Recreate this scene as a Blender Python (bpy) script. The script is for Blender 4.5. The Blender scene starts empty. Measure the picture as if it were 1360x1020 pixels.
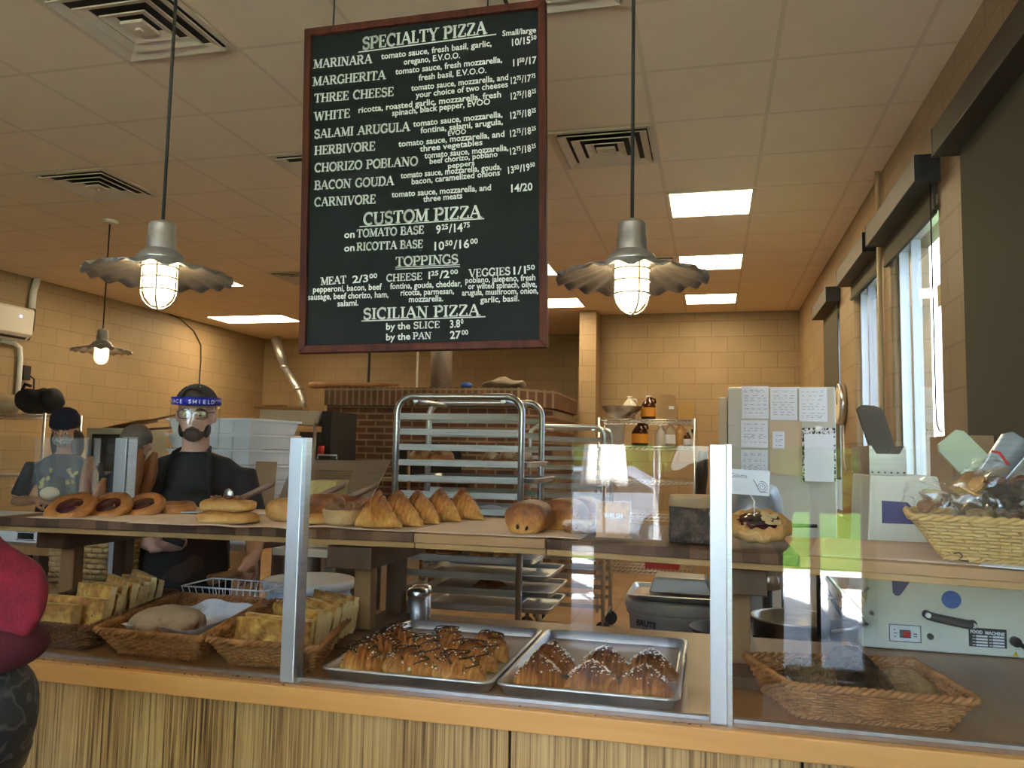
import bpy, bmesh, math, random
from math import sin, cos, pi, radians as RAD, sqrt
from mathutils import Vector, Matrix, noise
random.seed(7)
S = bpy.context.scene
COL = S.collection
# ------------------------------------------------------------------ camera
FPX, HC = 1062.0, 1.50
def _unit(v):
    n = sqrt(sum(a * a for a in v)); return [a / n for a in v]
_Y = _unit([945 - 680, 607 - 510, FPX])
_Z = [920 - 680, -12300 - 510, FPX]
_d = sum(a * b for a, b in zip(_Z, _Y)); _Z = _unit([a - b * _d for a, b in zip(_Z, _Y)])
_X = [_Y[1] * _Z[2] - _Y[2] * _Z[1], _Y[2] * _Z[0] - _Y[0] * _Z[2], _Y[0] * _Z[1] - _Y[1] * _Z[0]]
RW = (_X, _Y, _Z)
def ray(px, py):
    d = (px - 680, py - 510, FPX)
    return Vector([sum(a * b for a, b in zip(r, d)) for r in RW])
EYE = Vector((0, 0, HC))
def ony(px, py, y):
    d = ray(px, py); return EYE + d * (y / d[1])
def onz(px, py, z):
    d = ray(px, py); return EYE + d * ((z - HC) / d[2])
def onx(px, py, x):
    d = ray(px, py); return EYE + d * (x / d[0])
cam = bpy.data.objects.new('camera', bpy.data.cameras.new('camera'))
COL.objects.link(cam); S.camera = cam
cam.data.sensor_fit = 'HORIZONTAL'; cam.data.sensor_width = 36; cam.data.lens = FPX / 1360 * 36
cam.data.clip_start = 0.02; cam.data.clip_end = 200
cm = Matrix.Identity(4)
for i in range(3):
    cm[i][0] = RW[i][0]; cm[i][1] = -RW[i][1]; cm[i][2] = -RW[i][2]
cm.translation = EYE
cam.matrix_world = cm
# ------------------------------------------------------------------ world, sun, exposure
S.view_settings.view_transform = 'Standard'; S.view_settings.look = 'None'
S.view_settings.gamma = 1; S.view_settings.exposure = 2.12
S.view_settings.use_curve_mapping = False
S.cycles.transparent_max_bounces = 40
W = bpy.data.worlds.new('world'); S.world = W; W.use_nodes = True
nt = W.node_tree; nt.nodes.clear()
sky = nt.nodes.new('ShaderNodeTexSky'); sky.sky_type = 'NISHITA'; sky.sun_disc = False
sky.sun_elevation = RAD(48); sky.sun_rotation = RAD(25); sky.air_density = 1.0; sky.dust_density = 1.5
bg = nt.nodes.new('ShaderNodeBackground'); bg.inputs['Strength'].default_value = 0.75
ow = nt.nodes.new('ShaderNodeOutputWorld')
hs = nt.nodes.new('ShaderNodeHueSaturation'); hs.inputs['Saturation'].default_value = .8
nt.links.new(sky.outputs[0], hs.inputs['Color']); nt.links.new(hs.outputs[0], bg.inputs[0]); nt.links.new(bg.outputs[0], ow.inputs[0])
sun = bpy.data.objects.new('sun', bpy.data.lights.new('sun', 'SUN')); COL.objects.link(sun)
sun.data.energy = 38; sun.data.angle = RAD(0.6); sun.data.color = (1, 0.97, 0.93)
sun.rotation_euler = Vector((-0.35, -0.75, -1.0)).to_track_quat('-Z', 'Y').to_euler()
# ------------------------------------------------------------------ materials
def NT(name):
    m = bpy.data.materials.new(name); m.use_nodes = True
    n = m.node_tree; b = n.nodes['Principled BSDF']
    return m, n, b
def mapping(n, scale=(1, 1, 1), rot=(0, 0, 0), coord='Object'):
    tc = n.nodes.new('ShaderNodeTexCoord'); mp = n.nodes.new('ShaderNodeMapping')
    mp.inputs['Scale'].default_value = scale; mp.inputs['Rotation'].default_value = rot
    n.links.new(tc.outputs[coord], mp.inputs['Vector']); return mp.outputs[0]
def noise_node(n, vec, scale, detail=4, rough=.55, dist=0):
    t = n.nodes.new('ShaderNodeTexNoise'); t.inputs['Scale'].default_value = scale
    t.inputs['Detail'].default_value = detail; t.inputs['Roughness'].default_value = rough
    t.inputs['Distortion'].default_value = dist
    n.links.new(vec, t.inputs['Vector']); return t.outputs['Fac']
def ramp_node(n, fac, stops):
    r = n.nodes.new('ShaderNodeValToRGB'); e = r.color_ramp.elements
    while len(e) < len(stops): e.new(0.5)
    for i, (p, c) in enumerate(stops):
        e[i].position = p; e[i].color = (c[0], c[1], c[2], 1)
    n.links.new(fac, r.inputs[0]); return r.outputs[0]
def bump_node(n, b, h, strength, dist=.01):
    k = n.nodes.new('ShaderNodeBump'); k.inputs['Strength'].default_value = strength
    k.inputs['Distance'].default_value = dist
    n.links.new(h, k.inputs['Height']); n.links.new(k.outputs[0], b.inputs['Normal'])
def M(name, c, r=.5, m=0.0, c2=None, scale=8, detail=4, bump=0, bscale=40, bdist=.004, stretch=(1, 1, 1), lo=.35, hi=.65, c3=None, emit=0, spec=None, rvar=0, coat=0):
    mt, n, b = NT(name)
    b.inputs['Base Color'].default_value = (*c, 1); b.inputs['Roughness'].default_value = r
    b.inputs['Metallic'].default_value = m
    if spec is not None: b.inputs['Specular IOR Level'].default_value = spec
    if coat: b.inputs['Coat Weight'].default_value = coat; b.inputs['Coat Roughness'].default_value = .15
    v = None
    if c2 is not None:
        v = mapping(n, stretch)
        f = noise_node(n, v, scale, detail)
        st = [(lo, c), (hi, c2)] if c3 is None else [(lo, c), ((lo + hi) / 2, c2), (hi, c3)]
        n.links.new(ramp_node(n, f, st), b.inputs['Base Color'])
        if rvar:
            rr = ramp_node(n, f, [(lo, (r - rvar,) * 3), (hi, (r + rvar,) * 3)]); n.links.new(rr, b.inputs['Roughness'])
    if bump:
        v = v or mapping(n, stretch)
        bump_node(n, b, noise_node(n, v, bscale, 3), bump, bdist)
    if emit:
        b.inputs['Emission Color'].default_value = (*c, 1); b.inputs['Emission Strength'].default_value = emit
    return mt
def GLASS(name, tint=(1, 1, 1), ior=1.8, rough=0.0, alpha=1.0):
    mt = bpy.data.materials.new(name); mt.use_nodes = True; n = mt.node_tree; n.nodes.clear()
    o = n.nodes.new('ShaderNodeOutputMaterial'); tr = n.nodes.new('ShaderNodeBsdfTransparent'); tr.inputs[0].default_value = (*tint, 1)
    gl = n.nodes.new('ShaderNodeBsdfGlossy'); gl.inputs['Roughness'].default_value = rough
    fr = n.nodes.new('ShaderNodeFresnel'); fr.inputs[0].default_value = ior
    ge = n.nodes.new('ShaderNodeNewGeometry'); ma = n.nodes.new('ShaderNodeMath'); ma.operation = 'SUBTRACT'; ma.inputs[0].default_value = 1
    mu = n.nodes.new('ShaderNodeMath'); mu.operation = 'MULTIPLY'; mx = n.nodes.new('ShaderNodeMixShader')
    n.links.new(ge.outputs['Backfacing'], ma.inputs[1]); n.links.new(ma.outputs[0], mu.inputs[0]); n.links.new(fr.outputs[0], mu.inputs[1])
    n.links.new(mu.outputs[0], mx.inputs[0]); n.links.new(tr.outputs[0], mx.inputs[1]); n.links.new(gl.outputs[0], mx.inputs[2]); n.links.new(mx.outputs[0], o.inputs[0])
    return mt
def WOOD(name, c1, c2, axis=0, scale=6, r=.45, ring=14, coat=0, c0=None):
    """grain running along axis (0 x, 1 y, 2 z)"""
    mt, n, b = NT(name)
    st = [ring, ring, ring]; st[axis] = ring * .06
    v = mapping(n, tuple(st))
    f = noise_node(n, v, scale / 4, 6, .6, .6)
    v2 = mapping(n, tuple(s * .35 for s in st)); f2 = noise_node(n, v2, scale / 4, 2)
    mxx = n.nodes.new('ShaderNodeMath'); mxx.operation = 'ADD'; n.links.new(f, mxx.inputs[0]); n.links.new(f2, mxx.inputs[1])
    half = n.nodes.new('ShaderNodeMath'); half.operation = 'MULTIPLY'; half.inputs[1].default_value = .5; n.links.new(mxx.outputs[0], half.inputs[0])
    stops = [(.36, c1), (.64, c2)] if c0 is None else [(.3, c0), (.45, c1), (.66, c2)]
    n.links.new(ramp_node(n, half.outputs[0], stops), b.inputs['Base Color'])
    b.inputs['Roughness'].default_value = r; b.inputs['Specular IOR Level'].default_value = .28
    if coat: b.inputs['Coat Weight'].default_value = coat; b.inputs['Coat Roughness'].default_value = .12
    bump_node(n, b, f, .12, .002); return mt
def BRICK(name, plane, w, h, mort, c1, c2, cm_, r=.7, bump=.5, bdist=.006, off=.5, shift=(0, 0), noise_amt=.25, freq=2, smooth=.1):
    """plane: 'xz','yz','xy' in object space"""
    mt, n, b = NT(name)
    tc = n.nodes.new('ShaderNodeTexCoord'); sp = n.nodes.new('ShaderNodeSeparateXYZ'); cb = n.nodes.new('ShaderNodeCombineXYZ')
    n.links.new(tc.outputs['Object'], sp.inputs[0])
    for i, ax in enumerate(plane):
        ad = n.nodes.new('ShaderNodeMath'); ad.operation = 'ADD'; ad.inputs[1].default_value = shift[i]
        n.links.new(sp.outputs[ax.upper()], ad.inputs[0]); n.links.new(ad.outputs[0], cb.inputs[i])
    br = n.nodes.new('ShaderNodeTexBrick'); br.offset = off; br.offset_frequency = freq
    br.inputs['Scale'].default_value = 1; br.inputs['Brick Width'].default_value = w; br.inputs['Row Height'].default_value = h
    br.inputs['Mortar Size'].default_value = mort; br.inputs['Mortar Smooth'].default_value = smooth
    br.inputs['Color1'].default_value = (*c1, 1); br.inputs['Color2'].default_value = (*c2, 1); br.inputs['Mortar'].default_value = (*cm_, 1)
    n.links.new(cb.outputs[0], br.inputs['Vector'])
    nf = noise_node(n, tc.outputs['Object'], 3.0, 5)
    rr = ramp_node(n, nf, [(.3, (1 - noise_amt,) * 3), (.7, (1.0,) * 3)])
    mx = n.nodes.new('ShaderNodeMix'); mx.data_type = 'RGBA'; mx.blend_type = 'MULTIPLY'; mx.inputs[0].default_value = 1
    n.links.new(br.outputs['Color'], mx.inputs[6]); n.links.new(rr, mx.inputs[7]); n.links.new(mx.outputs[2], b.inputs['Base Color'])
    b.inputs['Roughness'].default_value = r
    iv = n.nodes.new('ShaderNodeMath'); iv.operation = 'SUBTRACT'; iv.inputs[0].default_value = 1; n.links.new(br.outputs['Fac'], iv.inputs[1])
    nb = noise_node(n, tc.outputs['Object'], 60, 2)
    am = n.nodes.new('ShaderNodeMath'); am.operation = 'MULTIPLY_ADD'; am.inputs[1].default_value = .25; n.links.new(nb, am.inputs[0]); n.links.new(iv.outputs[0], am.inputs[2])
    bump_node(n, b, am.outputs[0], bump, bdist)
    return mt
# ------------------------------------------------------------------ mesh builder
class MB:
    def __init__(s): s.v = []; s.f = []; s.mi = []; s.sm = []; s.cur = 0
    def add(s, vs, fs, smooth=False):
        o = len(s.v); s.v += [Vector(p) for p in vs]
        for f in fs: s.f.append([i + o for i in f]); s.mi.append(s.cur); s.sm.append(smooth)
        return s
    def mat(s, i): s.cur = i; return s
    def box(s, c, d, rz=0, rx=0, ry=0):
        R = Matrix.Rotation(rz, 3, 'Z') @ Matrix.Rotation(ry, 3, 'Y') @ Matrix.Rotation(rx, 3, 'X')
        vs = [Vector(c) + R @ Vector((sx * d[0] / 2, sy * d[1] / 2, sz * d[2] / 2)) for sz in (-1, 1) for sy in (-1, 1) for sx in (-1, 1)]
        return s.add(vs, [(0, 2, 3, 1), (4, 5, 7, 6), (0, 1, 5, 4), (1, 3, 7, 5), (3, 2, 6, 7), (2, 0, 4, 6)])
    def b2(s, a, b):
        return s.box([(a[i] + b[i]) / 2 for i in range(3)], [abs(b[i] - a[i]) for i in range(3)])
    def rings(s, rs, cap=True, closed=False, smooth=True, flip=False):
        n = len(rs[0]); vs = [p for r in rs for p in r]; fs = []
        m = len(rs)
        for i in range(m if closed else m - 1):
            a = i * n; b = ((i + 1) % m) * n
            for j in range(n):
                k = (j + 1) % n; q = (a + j, a + k, b + k, b + j); fs.append(q[::-1] if flip else q)
        s.add(vs, fs, smooth)
        if cap and not closed:
            o = len(s.v) - len(vs)
            c0 = list(range(n))[::-1]; c1 = [(m - 1) * n + j for j in range(n)]
            if flip: c0 = c0[::-1]; c1 = c1[::-1]
            for c in (c0, c1): s.f.append([o + i for i in c]); s.mi.append(s.cur); s.sm.append(False)
        return s
    def lathe(s, prof, c=(0, 0, 0), n=24, axis=None, wave=None, cap=True):
        """prof: (r,z) pairs bottom to top"""
        c = Vector(c); Q = Vector(axis).normalized().to_track_quat('Z', 'Y').to_matrix() if axis else Matrix.Identity(3)
        rs = []
        for (r, z) in prof:
            rs.append([c + Q @ Vector((r * cos(2 * pi * j / n), r * sin(2 * pi * j / n), z)) for j in range(n)])
        return s.rings(rs, cap)
    def cyl(s, a, b, r, r2=None, n=16, cap=True):
        a, b = Vector(a), Vector(b); L = (b - a).length
        return s.lathe([(r, 0), (r if r2 is None else r2, L)], a, n, b - a, cap=cap)
    def tube(s, pts, r, n=8, closed=False, cap=True):
        pts = [Vector(p) for p in pts]; m = len(pts); rs = []
        up = None
        for i, p in enumerate(pts):
            if closed: t = pts[(i + 1) % m] - pts[i - 1]
            else: t = pts[min(i + 1, m - 1)] - pts[max(i - 1, 0)]
            t.normalize()
            if up is None: up = Vector((0, 0, 1)) if abs(t.z) < .9 else Vector((1, 0, 0))
            x = up.cross(t)
            if x.length < 1e-4: x = Vector((1, 0, 0)).cross(t)
            x.normalize(); y = t.cross(x); up = y
            rr = r[i] if isinstance(r, (list, tuple)) else r
            rs.append([p + (x * cos(2 * pi * j / n) + y * sin(2 * pi * j / n)) * rr for j in range(n)])
        return s.rings(rs, cap, closed)
    def ell(s, c, d, n=16, m=10, rot=None):
        c = Vector(c); rs = []
        R = rot if rot is not None else Matrix.Identity(3)
        for i in range(m + 1):
            a = -pi / 2 + pi * i / m; a = max(min(a, pi / 2 - .02), -pi / 2 + .02)
            rs.append([c + R @ Vector((d[0] * cos(a) * cos(2 * pi * j / n), d[1] * cos(a) * sin(2 * pi * j / n), d[2] * sin(a))) for j in range(n)])
        return s.rings(rs)
    def prism(s, poly, z0, z1, plane='xy', smooth=False):
        """poly 2-D ccw; extruded along the third axis from z0 to z1"""
        def P(u, v, w):
            return {'xy': (u, v, w), 'xz': (u, w, v), 'yz': (w, u, v)}[plane]
        n = len(poly); vs = [P(u, v, z0) for u, v in poly] + [P(u, v, z1) for u, v in poly]
        fs = [[(i + 1) % n, i, n + i, n + (i + 1) % n] for i in range(n)]
        o = len(s.v); s.add(vs, fs, smooth)
        for c in (list(range(n)), list(range(2 * n - 1, n - 1, -1))):
            s.f.append([o + i for i in c]); s.mi.append(s.cur); s.sm.append(False)
        return s
    def xf(s, mtx, start=0):
        for i in range(start, len(s.v)): s.v[i] = mtx @ s.v[i]
        return s
    def jit(s, amp, fr, seed=0, start=0):
        for i in range(start, len(s.v)):
            p = s.v[i]; q = p * fr + Vector((seed * 3.7, seed * 1.3, seed * 2.1))
            s.v[i] = p + Vector((noise.noise(q), noise.noise(q + Vector((31, 0, 0))), noise.noise(q + Vector((0, 47, 0))))) * amp
        return s
    def build(s, name, mats, parent=None, bevel=0, seg=2, sub=0, remesh=0, smooth_it=0, recalc=True, local=False, solid=0):
        me = bpy.data.meshes.new(name)
        off = Vector(parent['_o']) if (parent is not None and not local) else Vector((0, 0, 0))
        me.from_pydata([p - off for p in s.v], [], s.f); me.update()
        if not isinstance(mats, (list, tuple)): mats = [mats]
        for m in mats: me.materials.append(m)
        me.polygons.foreach_set('material_index', s.mi); me.polygons.foreach_set('use_smooth', s.sm)
        if recalc:
            bm = bmesh.new(); bm.from_mesh(me); bmesh.ops.recalc_face_normals(bm, faces=bm.faces[:]); bm.to_mesh(me); bm.free()
        o = bpy.data.objects.new(name, me); COL.objects.link(o)
        if parent is not None: o.parent = parent
        o['_o'] = off
        if remesh:
            md = o.modifiers.new('r', 'REMESH'); md.mode = 'VOXEL'; md.voxel_size = remesh; md.use_smooth_shade = True
        if smooth_it:
            md = o.modifiers.new('s', 'SMOOTH'); md.iterations = smooth_it; md.factor = .5
        if solid:
            md = o.modifiers.new('t', 'SOLIDIFY'); md.thickness = solid; md.offset = 0
        if bevel:
            md = o.modifiers.new('b', 'BEVEL'); md.width = bevel; md.segments = seg; md.limit_method = 'ANGLE'; md.angle_limit = RAD(40)
        if sub:
            md = o.modifiers.new('u', 'SUBSURF'); md.levels = sub; md.render_levels = sub
        return o
def tag(o, label=None, cat=None, group=None, kind=None):
    if label: o['label'] = label
    if cat: o['category'] = cat
    if group: o['group'] = group
    if kind: o['kind'] = kind
    return o
def thing(name, label, cat, loc=(0, 0, 0), group=None):
    o = bpy.data.objects.new(name, None); COL.objects.link(o); o.location = loc; o['_o'] = Vector(loc)
    o.empty_display_size = .05
    return tag(o, label, cat, group)
def one(name, mb, mats, label, cat, group=None, **k):
    """a thing that is a single mesh, origin at its base"""
    xs = [p.x for p in mb.v]; ys = [p.y for p in mb.v]; z = min(p.z for p in mb.v)
    c = Vector(((min(xs) + max(xs)) / 2, (min(ys) + max(ys)) / 2, z))
    for i in range(len(mb.v)): mb.v[i] = mb.v[i] - c
    o = mb.build(name, mats, **k); o.location = c; o['_o'] = c
    return tag(o, label, cat, group)
def copy_tree(o, parent=None):
    c = o.copy(); COL.objects.link(c)
    if parent is not None: c.parent = parent
    for ch in list(o.children): copy_tree(ch, c)
    return c
def struct(name, mb, mats, **k):
    o = mb.build(name, mats, **k); o['kind'] = 'structure'; return o
def text_into(mb, s, size, mtx, align='LEFT', ext=0.0, width=None, bold=0.0, shear=0):
    cu = bpy.data.curves.new('t', 'FONT'); cu.body = s; cu.size = size; cu.align_x = align; cu.extrude = ext; cu.offset = bold; cu.resolution_u = 2; cu.shear = shear
    ob = bpy.data.objects.new('t', cu); COL.objects.link(ob)
    dg = bpy.context.evaluated_depsgraph_get(); ev = ob.evaluated_get(dg); me = ev.to_mesh()
    vs = [v.co.copy() for v in me.vertices]; fs = [list(p.vertices) for p in me.polygons]
    if width and vs:
        x0 = min(v.x for v in vs); x1 = max(v.x for v in vs)
        k = width / max(x1 - x0, 1e-6)
        for v in vs: v.x = (v.x - x0) * k if align == 'LEFT' else v.x * k
    ev.to_mesh_clear(); bpy.data.objects.remove(ob); bpy.data.curves.remove(cu)
    mb.add([mtx @ v for v in vs], fs)
def frame_mtx(origin, xdir, zdir):
    """text plane: text x along xdir, text y along zdir, normal x cross y"""
    x = Vector(xdir).normalized(); y = Vector(zdir).normalized(); z = x.cross(y).normalized(); y = z.cross(x)
    m = Matrix.Identity(4)
    for i in range(3): m[i][0] = x[i]; m[i][1] = y[i]; m[i][2] = z[i]
    m.translation = Vector(origin); return m
# ------------------------------------------------------------------ room shell
CEIL = 3.36
m_cmu = dict(w=.405, h=.203, mort=.006, c1=(.375, .258, .142), c2=(.345, .237, .128), cm_=(.285, .19, .10), r=.55, bump=.5, bdist=.008, noise_amt=.12)
M_CMUX = BRICK('painted_block_x', 'xz', **m_cmu)
M_CMUY = BRICK('painted_block_y', 'yz', **m_cmu)
M_CEIL = BRICK('ceiling_tile', 'xy', .61, .61, .011, (.88, .71, .51), (.87, .70, .50), (.76, .60, .42), r=.85, bump=.8, bdist=.006, off=0, shift=(.31 + .0055, -3.18 + .0055 + 61), noise_amt=.06, smooth=0)
M_FLOOR = BRICK('quarry_tile', 'xy', .305, .305, .008, (.42, .26, .14), (.38, .23, .12), (.25, .18, .12), r=.5, bump=.3, off=0, noise_amt=.25)
M_ALU = M('brushed_aluminium', (.72, .74, .76), .28, 1.0, c2=(.60, .62, .65), scale=6, stretch=(1, 1, 30))
M_ALUX = M('brushed_aluminium_x', (.72, .73, .74), .30, 1.0, c2=(.58, .59, .61), scale=5, stretch=(1, 30, 30), lo=.3, hi=.7)
M_STEEL = M('stainless_steel', (.62, .60, .57), .28, 1.0, c2=(.50, .49, .47), scale=4, stretch=(1, 20, 20))
M_BLK = M('black_plastic', (.018, .018, .02), .45)
M_WHITE = M('white_plastic', (.82, .83, .84), .35)
M_PANE = GLASS('window_glass', (.96, .98, .98), 1.5)
M_SHADE = M('shade_fabric', (.075, .068, .045), .8, c2=(.085, .076, .05), scale=300, bump=.2, bscale=500, bdist=.001)
M_CASS = M('cassette_metal', (.05, .038, .024), .55)
M_FRAME = M('window_frame_metal', (.42, .44, .46), .4, .6)
# floor and ceiling
struct('floor', MB().b2((-7.6, -2.3, -.08), (1.3, 12.4, 0)), M_FLOOR)
struct('ceiling', MB().b2((-7.6, -2.3, CEIL), (1.3, 12.4, CEIL + .15)), M_CEIL)
# right wall: piers with rounded jambs, lintel above, sill wall below
WIN = [(2.35, 3.70), (4.20, 5.25), (5.55, 6.55), (7.30, 8.10)]
X0, X1 = 1.07, 1.29
HEAD, SILL = 2.80, 1.02
mb = MB().b2((X0, -2.3, 0), (X1, 12.4, SILL)).b2((X0, -2.3, HEAD), (X1, 12.4, CEIL + .1))
edges = [-2.3] + [v for w in WIN for v in w] + [12.4]
for i in range(0, len(edges), 2):
    a, b = edges[i], edges[i + 1]; r = .028
    poly = [(X1, a), (X1, b)]
    if i + 2 < len(edges): poly += [(X0 + r - r * sin(t), b - r + r * cos(t)) for t in (0, .5, 1.0, 1.57)]
    else: poly += [(X0, b)]
    if i > 0: poly += [(X0 + r - r * cos(t), a + r - r * sin(t)) for t in (0, .5, 1.0, 1.57)]
    else: poly += [(X0, a)]
    mb.prism(poly, SILL, HEAD)
struct('wall_right', mb, M_CMUY)
# back walls
struct('wall_back', MB().b2((-1.62, 10.52, 0), (X1, 10.74, CEIL)), M_CMUX)
struct('wall_alcove', MB().b2((-7.6, 12.15, 0), (-1.40, 12.35, CEIL)).b2((-1.40, 10.74, 0), (-1.2, 12.35, CEIL)), M_CMUX)
# pier that juts out beside the back wall
struct('pillar', MB().b2((-1.66, 10.18, 0), (-1.44, 10.52, CEIL)), M_CMUX)
struct('wall_left', MB().b2((-7.62, -2.3, 0), (-7.42, 12.4, CEIL)), M_CMUY)
# street side, behind the viewer: one wide glazed opening with a door mullion, plus a high one added for daylight
YF = -2.2
mb = MB().b2((-7.6, YF - .15, 0), (-1.06, YF, 1.75)).b2((-7.6, YF - .15, 3.15), (-1.06, YF, CEIL)).b2((-7.6, YF - .15, 1.75), (-3.5, YF, 3.15)).b2((-1.3, YF - .15, 1.75), (-1.06, YF, 3.15)).b2((-1.06, YF - .15, 2.95), (X1, YF, CEIL + .1)).b2((1.05, YF - .15, 0), (X1, YF, 2.95))
struct('wall_front', mb, M('dark_shop_front', (.06, .045, .035), .7))
# windows
def window(n, a, b, x=1.135, frame=M_FRAME):
    f = MB(); t = .035
    for (ya, yb, za, zb) in ((a, a + t, SILL, HEAD), (b - t, b, SILL, HEAD), (a, b, SILL, SILL + t), (a, b, HEAD - t, HEAD), (b - .33, b - .30, SILL, HEAD)):
        f.b2((x - .022, ya, za), (x + .03, yb, zb))
    o = struct('window_%d' % n, f, frame)
    g = MB().b2((x - .004, a + .02, SILL + .02), (x + .004, b - .02, HEAD - .02)).build('pane', M_PANE, o)
    return o
for i, (a, b) in enumerate(WIN): window(i + 1, a, b)
# shop front frame + glass (door and side light)
f = MB()
for x in (-1.04, .69, 1.02): f.b2((x - .03, YF - .11, 0), (x + .03, YF - .04, 2.95))
for z in (0.05, 2.2, 2.92): f.b2((-1.06, YF - .10, z - .035), (1.05, YF - .05, z + .035))
o = struct('door_1', f, M('dark_bronze', (.08, .075, .07), .4, .6))
MB().b2((-1.04, YF - .079, .06), (1.02, YF - .071, 2.9)).build('pane', M_PANE, o)
f = MB()
for x in (-3.47, -2.76, -2.04, -1.33): f.b2((x - .03, YF - .11, 1.75), (x + .03, YF - .04, 3.15))
for z in (1.78, 3.12): f.b2((-3.5, YF - .10, z - .03), (-1.3, YF - .05, z + .03))
o = struct('window_5', f, M_FRAME)  # high window added behind the viewer to let in more daylight
MB().b2((-3.48, YF - .079, 1.76), (-1.32, YF - .071, 3.14)).build('pane', M_PANE, o)
# conduit running up the right wall
one('wall_conduit', MB().cyl((1.045, 5.45, .9), (1.045, 5.45, CEIL), .016), M('conduit_paint', (.55, .41, .25), .5), 'tan painted vertical pipe between the two bright windows', 'pipe')
# roller shades
def shade(y0, y1, z, drop, lab, chain=False, d=.105):
    r = thing('roller_shade', lab, 'window shade', (1.02, (y0 + y1) / 2, z), 'roller shades on the right wall')
    MB().b2((.955, y0 + .004, z), (1.068, y1 - .004, z + .125)).build('cassette', M_CASS, r, bevel=.004)
    for y in (y0, y1): MB().b2((.953, y - .006, z - .002), (1.068, y + .006, z + .127)).build('end_cap', M_BLK, r)
    if drop: MB().b2((1.052, y0 + .05, z - drop), (1.058, y1 - .05, z)).b2((1.045, y0 + .05, z - drop - .02), (1.064, y1 - .05, z - drop)).build('fabric', M_SHADE, r)
    if chain:
        c = MB(); yy = y0 + .07
        c.tube([(1.04, yy, z), (1.04, yy, 1.75), (1.04, yy - .01, 1.68), (1.04, yy - .05, 1.645), (1.04, yy - .09, 1.64)], .0035, 6)
        c.build('bead_chain', M_BLK, r)
shade(2.30, 3.80, 2.85, 1.75, 'wide dark roller shade pulled all the way down at far right')
shade(4.12, 5.38, 2.85, 0.13, 'raised roller shade over the nearer bright window', True)
shade(5.50, 6.62, 2.85, 0.10, 'raised roller shade over the farther bright window', False)
shade(7.22, 8.20, 2.85, 1.5, 'narrow dark shade pulled down near the wall clock')
# notice on the bright window
one('window_notice', MB().box((1.125, 4.36, 2.34), (.004, .16, .11)), M('notice_paper', (.75, .60, .25), .7), 'small yellow notice stuck to the near bright window', 'sign')
# ------------------------------------------------------------------ outdoors
M_PAVE = M('concrete_paving', (.66, .66, .64), .9, c2=(.60, .60, .58), scale=3, bump=.2, bscale=60)
M_ROAD = M('asphalt', (.24, .24, .25), .9, c2=(.30, .30, .30), scale=4)
M_GRASS = M('grass', (.05, .15, .018), .9, spec=.05, c2=(.12, .24, .04), scale=9, bump=.8, bscale=90, bdist=.03)
M_LEAF = M('foliage', (.006, .018, .004), .9, spec=.05, c2=(.06, .11, .02), scale=2.2, detail=9, bump=1, bscale=7, bdist=.2, lo=.42, hi=.66)
struct('ground', MB().b2((-40, -60, -.3), (40, 40, -.12)), M_GRASS)
pv = MB()
for i in range(-9, 9):
    for j in range(4): pv.b2((i * 1.5 + .008, -2.37 - j * 1.5 - 1.49, -.12), (i * 1.5 + 1.492, -2.37 - j * 1.5, -.04))
struct('pavement', pv, M_PAVE)
struct('road', MB().b2((-40, -15.5, -.12), (-.75, -9.3, -.09)), M_ROAD)
nb = MB()
for k in range(60):
    y = -.4 + k * .2
    nb.prism([(2.9, y), (3.4, y), (3.4, y + .2), (2.9, y + .2), (2.86, y + .15), (2.86, y + .05)][::-1], -.1, 8.6)
struct('neighbouring_wall', nb, M('corrugated_cladding', (.60, .68, .80), .6))
def blob(name, c, d, mat, lab, cat, seed, amp=.35, group=None):
    b = MB().ell(c, d, 40, 24).jit(amp, 1.1, seed).jit(amp * .5, 3.5, seed + 3).jit(amp * .25, 9, seed + 5)
    return one(name, b, mat, lab, cat, group)
blob('hedge', (-9.2, -17, 1.4), (8.4, 1.6, 2.6), M_LEAF, 'dense green hedge across the street', 'hedge', 1, .6)
blob('tree', (3.2, -24, 3.5), (3.4, 2.2, 4.5), M_LEAF, 'tall leafy tree across the street', 'tree', 2, .7)
# parked car (side on), seen only as a reflection in the counter glass
car = thing('car', 'silver white parked car across the pavement', 'car', (-2.2, -11.0, -.1))
prof = [(-2.1, .25), (-2.15, .62), (-1.75, .86), (-1.15, .95), (-.45, 1.36), (.75, 1.40), (1.45, 1.02), (2.0, .92), (2.12, .55), (2.05, .25)]
MB().prism([(x - 2.2, z - .1) for x, z in prof][::-1], -11.85, -10.15, 'xz').build('body', M('car_paint', (.22, .26, .33), .3, .2), car, bevel=.08, seg=3)
MB().prism([(x - 2.2, z - .1) for x, z in [(-1.0, .96), (-.42, 1.30), (.70, 1.34), (1.3, 1.0)]][::-1], -11.87, -10.13, 'xz').build('side_window', M('car_glass', (.03, .04, .05), .1), car)
for x in (-1.3, 1.35):
    w = MB().cyl((x - 2.2, -10.32, .22), (x - 2.2, -10.08, .22), .33, n=28).build('wheel', M_BLK, car, bevel=.03)
    h = MB().lathe([(.2, 0), (.2, .01), (.05, .02)], (x - 2.2, -10.07, .22), 10, (0, 1, 0)); h.build('hubcap', M_ALU, w)
um = thing('patio_umbrella', 'closed white patio umbrella standing beside the added dark box', 'umbrella', (-1.07, -4.6, -.04))
MB().cyl((-1.07, -4.6, -.04), (-1.07, -4.6, 2.7), .022).build('pole', M_ALU, um)
mb = MB()
rs = []
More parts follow.
